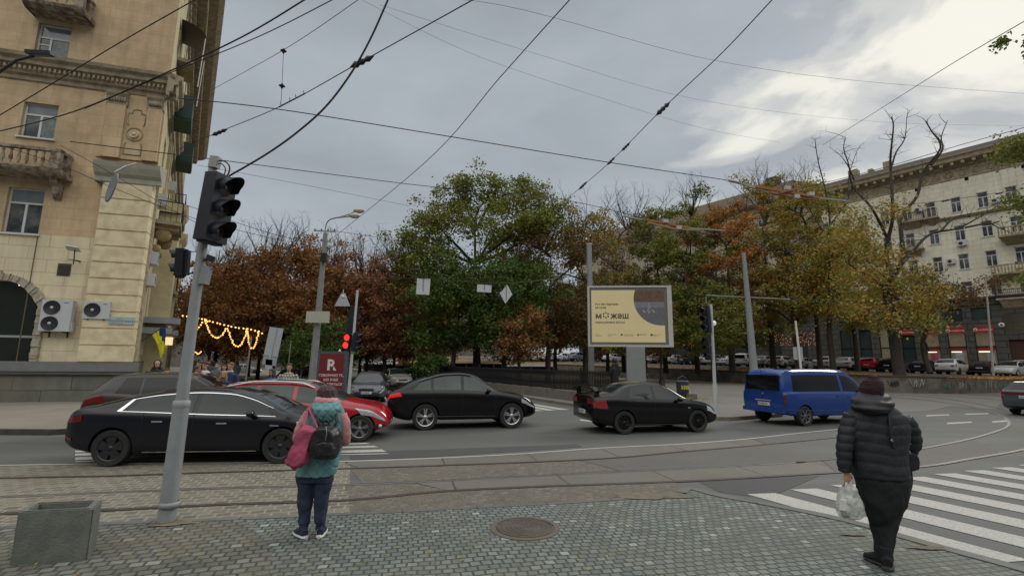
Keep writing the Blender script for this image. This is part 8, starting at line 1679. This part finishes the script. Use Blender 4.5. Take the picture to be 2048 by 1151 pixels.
for P in ([A1(620, 826), A1(607, 846), A1(597, 868, .02), A1(598, 880, .10), A1(612, 884, .22)], [A1(683, 828), A1(689, 848), A1(692, 868, .02), A1(690, 882, .10), A1(680, 886, .22)]):
    mb = MB(); mb.tube(smoothline(P, 4), [.068]*5+[.062]*4+[.06]*4+[.045]*4, 14); remesh(mb, 'pink_sleeve', m_pink, t, .010, 2, .012, 12, world=True)
mb = MB(); siloft(mb, [(936, 594, 668, .13), (950, 593, 667, .14), (962, 594, 666, .13)], Y1); siloft(mb, [(950, 594, 632, .11), (970, 595, 629, .10), (995, 596, 626, .085), (1020, 597, 622, .075), (1044, 597, 619, .07), (1050, 600, 617, .05), (1062, 601, 616, .045)], Y1, e=2.0); siloft(mb, [(950, 630, 667, .11), (970, 629, 663, .10), (995, 629, 657, .085), (1020, 629, 653, .075), (1042, 629, 651, .07), (1048, 631, 648, .05), (1060, 631, 647, .045)], Y1, e=2.0)
remesh(mb, 'jogger_trousers', m_navy, t, .010, 2, .014, 10, world=True)
msole = mat('sole_white', (.50, .50, .48), .6, 0, .1); mshoe = cloth_m('navy_knit_shoe', (.012, .018, .045))
for (x, y, dx, nm) in ((600, 1074, -.075, 0), (638, 1071, -.02, 1)):
    h_ = G(x+4, y, PZ); d = Vector((dx*3.2, .9, 0)).normalized(); d = Vector((-.75, .66, 0)).normalized() if nm == 0 else Vector((-.15, .99, 0)).normalized(); q = h_
    mb = MB(); mb.tube([q-d*.07+Vector((0, 0, .06)), q+Vector((0, 0, .065)), q+d*.09+Vector((0, 0, .048)), q+d*.16+Vector((0, 0, .035))], [(.038, .045), (.042, .05), (.046, .034), (.03, .02)], 14); mb.tube([q+Vector((0, 0, .06)), q+Vector((0, .0, .13))], [.045, .04], 12); sh = remesh(mb, 'shoe', mshoe, t, .008, 2, world=True)
    mb = MB(); mb.tube([q-d*.105+Vector((0, 0, .016)), q-d*.07+Vector((0, 0, .018)), q+d*.08+Vector((0, 0, .016)), q+d*.17+Vector((0, 0, .018)), q+d*.185+Vector((0, 0, .02))], [(.02, .014), (.045, .018), (.052, .016), (.038, .015), (.012, .01)], 14); mb.build('sole', msole, sh, True)
m_hair = mat('hair_dark_auburn', (.040, .016, .014), .55, 0, .35, 30, .6, 120)
mb = MB(); siloft(mb, [(770.5, 648, 660, .03), (773, 642, 667, .075), (779, 637, 673, .105), (788, 635, 675, .115), (796, 634, 676, .11), (803, 637, 674, .09)], Y1, e=2.0)
remesh(mb, 'hair', m_hair, t, .009, 2, .007, 30, lambda c: .004*math.sin(c[0]*160+math.sin(c[2]*20)*2), world=True)
# ---- its tote and backpack
def bagpoly(P, Y, th, ex=.0):
    c = Vector((sum(at(x, y, Y).x for x, y in P)/len(P), Y, sum(at(x, y, Y).z for x, y in P)/len(P))); mb = MB(); Q = [at(x, y, Y) for x, y in P]; n = len(Q); I = [c.lerp(q, .82) for q in Q]; L = []
    for dy, S_ in ((-th/2, I), (0, Q), (th/2, I)): L.append([(q.x, q.y+dy, q.z) for q in S_])
    mb.grid(L, closed=True); mb.add(L[0], [tuple(range(n))]); mb.add(L[2], [tuple(range(n))[::-1]]); return mb, c
tt = thing('tote_bag', 'crumpled magenta tote bag at the left side of the person in the teal vest', 'bag', tuple(at(600, 900, 5.56))); mb, c = bagpoly([(606, 848), (622, 850), (638, 855), (632, 872), (626, 890), (620, 910), (614, 926), (600, 934), (587, 938), (576, 932), (568, 924), (577, 908), (586, 890), (596, 868)], 5.52, .16)
remesh(mb, 'bag_body', m_tote, tt, .009, 3, .020, 9, world=True)
mb = MB(); mb.tube(smoothline([at(607, 850, 5.52), at(612, 835, 5.60), at(616, 818, 5.70), at(622, 812, 5.80)], 4), [(.018, .006)]*13, 8); mb.tube(smoothline([at(636, 856, 5.52), at(628, 838, 5.56), at(620, 818, 5.66), at(623, 810, 5.80)], 4), [(.015, .006)]*13, 8); mb.build('strap', m_tote, tt, True)
tt = thing('backpack', 'shiny black backpack on the right shoulder of the person in the teal vest', 'backpack', tuple(at(651, 900, 5.56))); mb, c = bagpoly([(634, 853), (645, 848), (660, 848), (672, 853), (679, 866), (680, 890), (678, 908), (672, 917), (650, 919), (630, 918), (623, 908), (623, 885), (627, 865)], 5.56, .26)
remesh(mb, 'bag_body', m_bp, tt, .010, 3, .010, 11, world=True)
mb, c = bagpoly([(633, 884), (650, 880), (668, 882), (672, 896), (670, 912), (650, 914), (632, 913), (629, 898)], 5.46, .10); remesh(mb, 'front_pocket', m_bp, tt, .010, 2, .008, 14, world=True)
mb = MB(); mb.tube(smoothline([at(652, 852, 5.42), at(653, 866, 5.40), at(651, 880, 5.40)], 4), .006, 5); mb.build('zip', mat('zip_grey', (.25, .25, .26), .3, .8), tt, True)
mb = MB(); mb.tube(smoothline([at(648, 850, 5.56), at(645, 842, 5.55), at(655, 840, 5.55), at(658, 849, 5.56)], 4), .010, 6); mb.tube(smoothline([at(640, 852, 5.58), at(636, 838, 5.60), at(640, 822, 5.66)], 4), [(.016, .006)]*9, 8); mb.tube(smoothline([at(668, 854, 5.58), at(674, 838, 5.60), at(672, 822, 5.66)], 4), [(.016, .006)]*9, 8); mb.build('strap', m_bp, tt, True)
# ---- near person 2 : black puffer
Y2 = 5.13; b = G(1772, 1136, PZ); t = thing('person', 'person seen from behind in black puffer coat and dark knit hat carrying a plastic bag', 'person', (b.x, Y2, PZ))
def A2(x, y, o=0.0): return at(x, y, Y2+o)
m_puf = mat('cloth_black_puffer', (.009, .010, .014), .6, 0, .15, 9, .3, 50); m_blk = cloth_m('black_trousers', (.007, .0075, .010), .3, .25); m_hat = mat('cloth_maroon_knit', (.028, .010, .013), .95, 0, .25, 30, .8, 120)
mb = MB(); hc = A2(1745, 786, .02); headshape(mb, hc, .95, Vector((-.1, 1, 0))); mb.tube([A2(1764, 950), A2(1760, 900), A2(1755, 850), A2(1750, 812)], [(.16, .11), (.15, .10), (.19, .11), (.10, .06)], 14)
wl = A2(1693, 944, .0); mb.tube([A2(1708, 840), A2(1697, 895, .0), wl], [.05, .042, .027], 9); hand(mb, wl, (Vector((.03, .0, -1))), 1.0, 1, 1.0)
wr = A2(1812, 905, .10); mb.tube([A2(1806, 845), A2(1818, 885), wr], [.05, .042, .028], 9); hand(mb, wr, Vector((-.4, .5, -.7)), 1.0, -1)
for P in ([A2(1748, 950), A2(1756, 1030, .05), A2(1764, 1100, .03), A2(1766, 1126)], [A2(1788, 950), A2(1780, 1030), A2(1772, 1100, -.03), A2(1774, 1130, -.04)]): mb.tube(P, [.10, .07, .042, .035], 10)
remesh(mb, 'body', skin, t, .011, 2, world=True)
def baffle(c): return .007*abs(math.sin((c[2]+c[0]*.05+.01*math.sin(c[0]*14))*PI/.10))**.6-.004
mb = MB(); siloft(mb, [(806, 1716, 1776, .11), (818, 1704, 1790, .13), (830, 1696, 1808, .155), (850, 1694, 1818, .17), (880, 1697, 1812, .175), (915, 1703, 1808, .18), (940, 1708, 1810, .19), (953, 1711, 1812, .19)], Y2)
remesh(mb, 'puffer_coat', m_puf, t, .012, 2, .008, 8, baffle, world=True)
mb = MB(); siloft(mb, [(785, 1722, 1768, .09, .02), (792, 1714, 1775, .13, -.03), (803, 1708, 1779, .16, -.06), (815, 1709, 1778, .16, -.09), (825, 1718, 1770, .12, -.09), (830, 1730, 1758, .06, -.08)], Y2)
remesh(mb, 'coat_hood', m_puf, t, .011, 2, .012, 9, lambda c: .006*math.sin(c[2]*75+c[0]*9), world=True)
for P, rs in (([A2(1706, 832), A2(1696, 862), A2(1689, 900), A2(1689, 942)], [.085, .082, .075, .055]), ([A2(1806, 836), A2(1820, 862), A2(1824, 886, .02), A2(1812, 908, .08), A2(1800, 916, .14)], [.088, .085, .082, .07, .06])):
    P = smoothline(P, 4); n = len(P); mb = MB(); mb.tube(P, [interp([(i/(len(rs)-1), r_) for i, r_ in enumerate(rs)], j/(n-1)) for j in range(n)], 16); remesh(mb, 'puffer_sleeve', m_puf, t, .011, 2, .008, 9, lambda c: .010*abs(math.sin(c[2]*PI/.085))**.6-.004, world=True)
mb = MB(); siloft(mb, [(942, 1713, 1812, .17), (962, 1716, 1813, .18), (985, 1721, 1811, .165), (1005, 1728, 1806, .15), (1022, 1734, 1800, .125), (1036, 1738, 1797, .09), (1046, 1744, 1790, .05)], Y2); siloft(mb, [(995, 1728, 1776, .11, .04), (1030, 1738, 1778, .095, .05), (1060, 1744, 1776, .085, .04), (1090, 1750, 1774, .065, .03), (1116, 1753, 1772, .055, .02)], Y2, e=2.0); siloft(mb, [(995, 1762, 1808, .11), (1030, 1764, 1798, .10), (1060, 1763, 1791, .085, -.02), (1090, 1762, 1785, .068, -.03), (1118, 1763, 1782, .058, -.04)], Y2, e=2.0)
remesh(mb, 'trousers', m_blk, t, .011, 2, .013, 9, world=True)
for (x, y, d, nm) in ((1764, 1130, Vector((-.25, .97, 0)), 0), (1776, 1136, Vector((.62, .78, 0)), 1)):
    q = G(x, y, PZ); d = d.normalized(); mb = MB(); mb.tube([q-d*.07+Vector((0, 0, .065)), q+Vector((0, 0, .075)), q+d*.10+Vector((0, 0, .055)), q+d*.17+Vector((0, 0, .04))], [(.045, .055), (.048, .062), (.05, .042), (.034, .026)], 14); mb.tube([q+Vector((0, 0, .08)), q+Vector((0, 0, .20))], [.056, .054], 12); sh = remesh(mb, 'ankle_boot', m_blk, t, .009, 2, .003, 20, world=True)
    mb = MB(); mb.tube([q-d*.11+Vector((0, 0, .018)), q-d*.07+Vector((0, 0, .02)), q+d*.09+Vector((0, 0, .018)), q+d*.18+Vector((0, 0, .02))], [(.02, .016), (.05, .02), (.056, .018), (.03, .014)], 14); mb.build('sole', mat('sole_dark', (.03, .03, .03), .7), sh, True)
mb = MB(); siloft(mb, [(757, 1738, 1752, .04), (760, 1731, 1758, .08), (766, 1727, 1762, .105), (776, 1724, 1764, .115), (786, 1725, 1763, .11), (790, 1728, 1760, .10)], Y2, e=2.1); mb.sphere(A2(1746, 757), (.055, .055, .045), 12, 8)
remesh(mb, 'knit_hat', m_hat, t, .010, 2, .010, 22, lambda c: .0035*math.sin(c[2]*260), world=True)
# its bags
tt = thing('plastic_bag', 'thin white plastic bag of groceries held by the person in black', 'bag', tuple(at(1699, 1000, 5.1))); mb, c = bagpoly([(1695, 966), (1702, 965), (1707, 978), (1713, 990), (1720, 1006), (1722, 1022), (1720, 1034), (1706, 1037), (1690, 1036), (1679, 1030), (1677, 1014), (1681, 1000), (1687, 984)], 5.12, .20)
plas = mat('plastic_film', (.58, .60, .56), .35, 0, .12, 12, .6, 25, alpha=.62, col2=(.44, .47, .44)); remesh(mb, 'bag_film', plas, tt, .009, 2, .016, 14, world=True)
mb = MB(); mb.sphere(at(1692, 1025, 5.12), (.055, .05, .045), 12, 8); mb.sphere(at(1708, 1024, 5.12), (.05, .05, .05), 12, 8); mb.sphere(at(1700, 1018, 5.16), (.05, .04, .04), 12, 8); remesh(mb, 'groceries', mat('groceries_dark', (.035, .045, .035), .6, 0, .6, 9), tt, .012, 1, world=True)
mb = MB(); mb.box(at(1697, 1010, 5.08), (.17, .05, .10), rz=.2, ry=.12); mb.build('wrapped_pack', mat('wrap_white', (.62, .62, .60), .5), tt, True)
mb = MB()
for x0 in (1693, 1701): mb.tube(smoothline([at(x0-1, 972, 5.12), at(x0+1, 960, 5.13), at(1697, 951, 5.13)], 4), [(.014, .004)]*9, 8)
mb.build('handles', mat('plastic_handle', (.55, .56, .53), .4), tt, True)
tt = thing('shoulder_bag', 'small black shoulder bag with dangling strap at the right hip of the person in black', 'bag', tuple(at(1818, 930, 5.1))); mb, c = bagpoly([(1803, 902), (1816, 900), (1828, 906), (1833, 920), (1830, 938), (1815, 943), (1804, 936), (1800, 918)], 5.14, .14); remesh(mb, 'bag_body', m_bp, tt, .009, 2, .006, 12, world=True)
mb = MB(); mb.tube(smoothline([at(1777, 812, 4.99), at(1781, 850, 4.94), at(1786, 890, 4.94), at(1802, 908, 5.02)], 5), [(.013, .004)]*16, 8); mb.tube(smoothline([at(1822, 940, 5.10), at(1824, 960, 5.10), at(1821, 978, 5.10), at(1812, 988, 5.10), at(1803, 984, 5.10)], 5), [(.012, .004)]*21, 8); mb.build('strap', m_bp, tt, True)
mb = MB(); mb.lathe([(.010, -.004), (.014, 0), (.010, .004)], at(1784, 880, 4.92), 'y', 10); mb.lathe([(.010, -.004), (.014, 0), (.010, .004)], at(1820, 904, 5.04), 'y', 10); mb.build('buckle', chrome, tt, True)
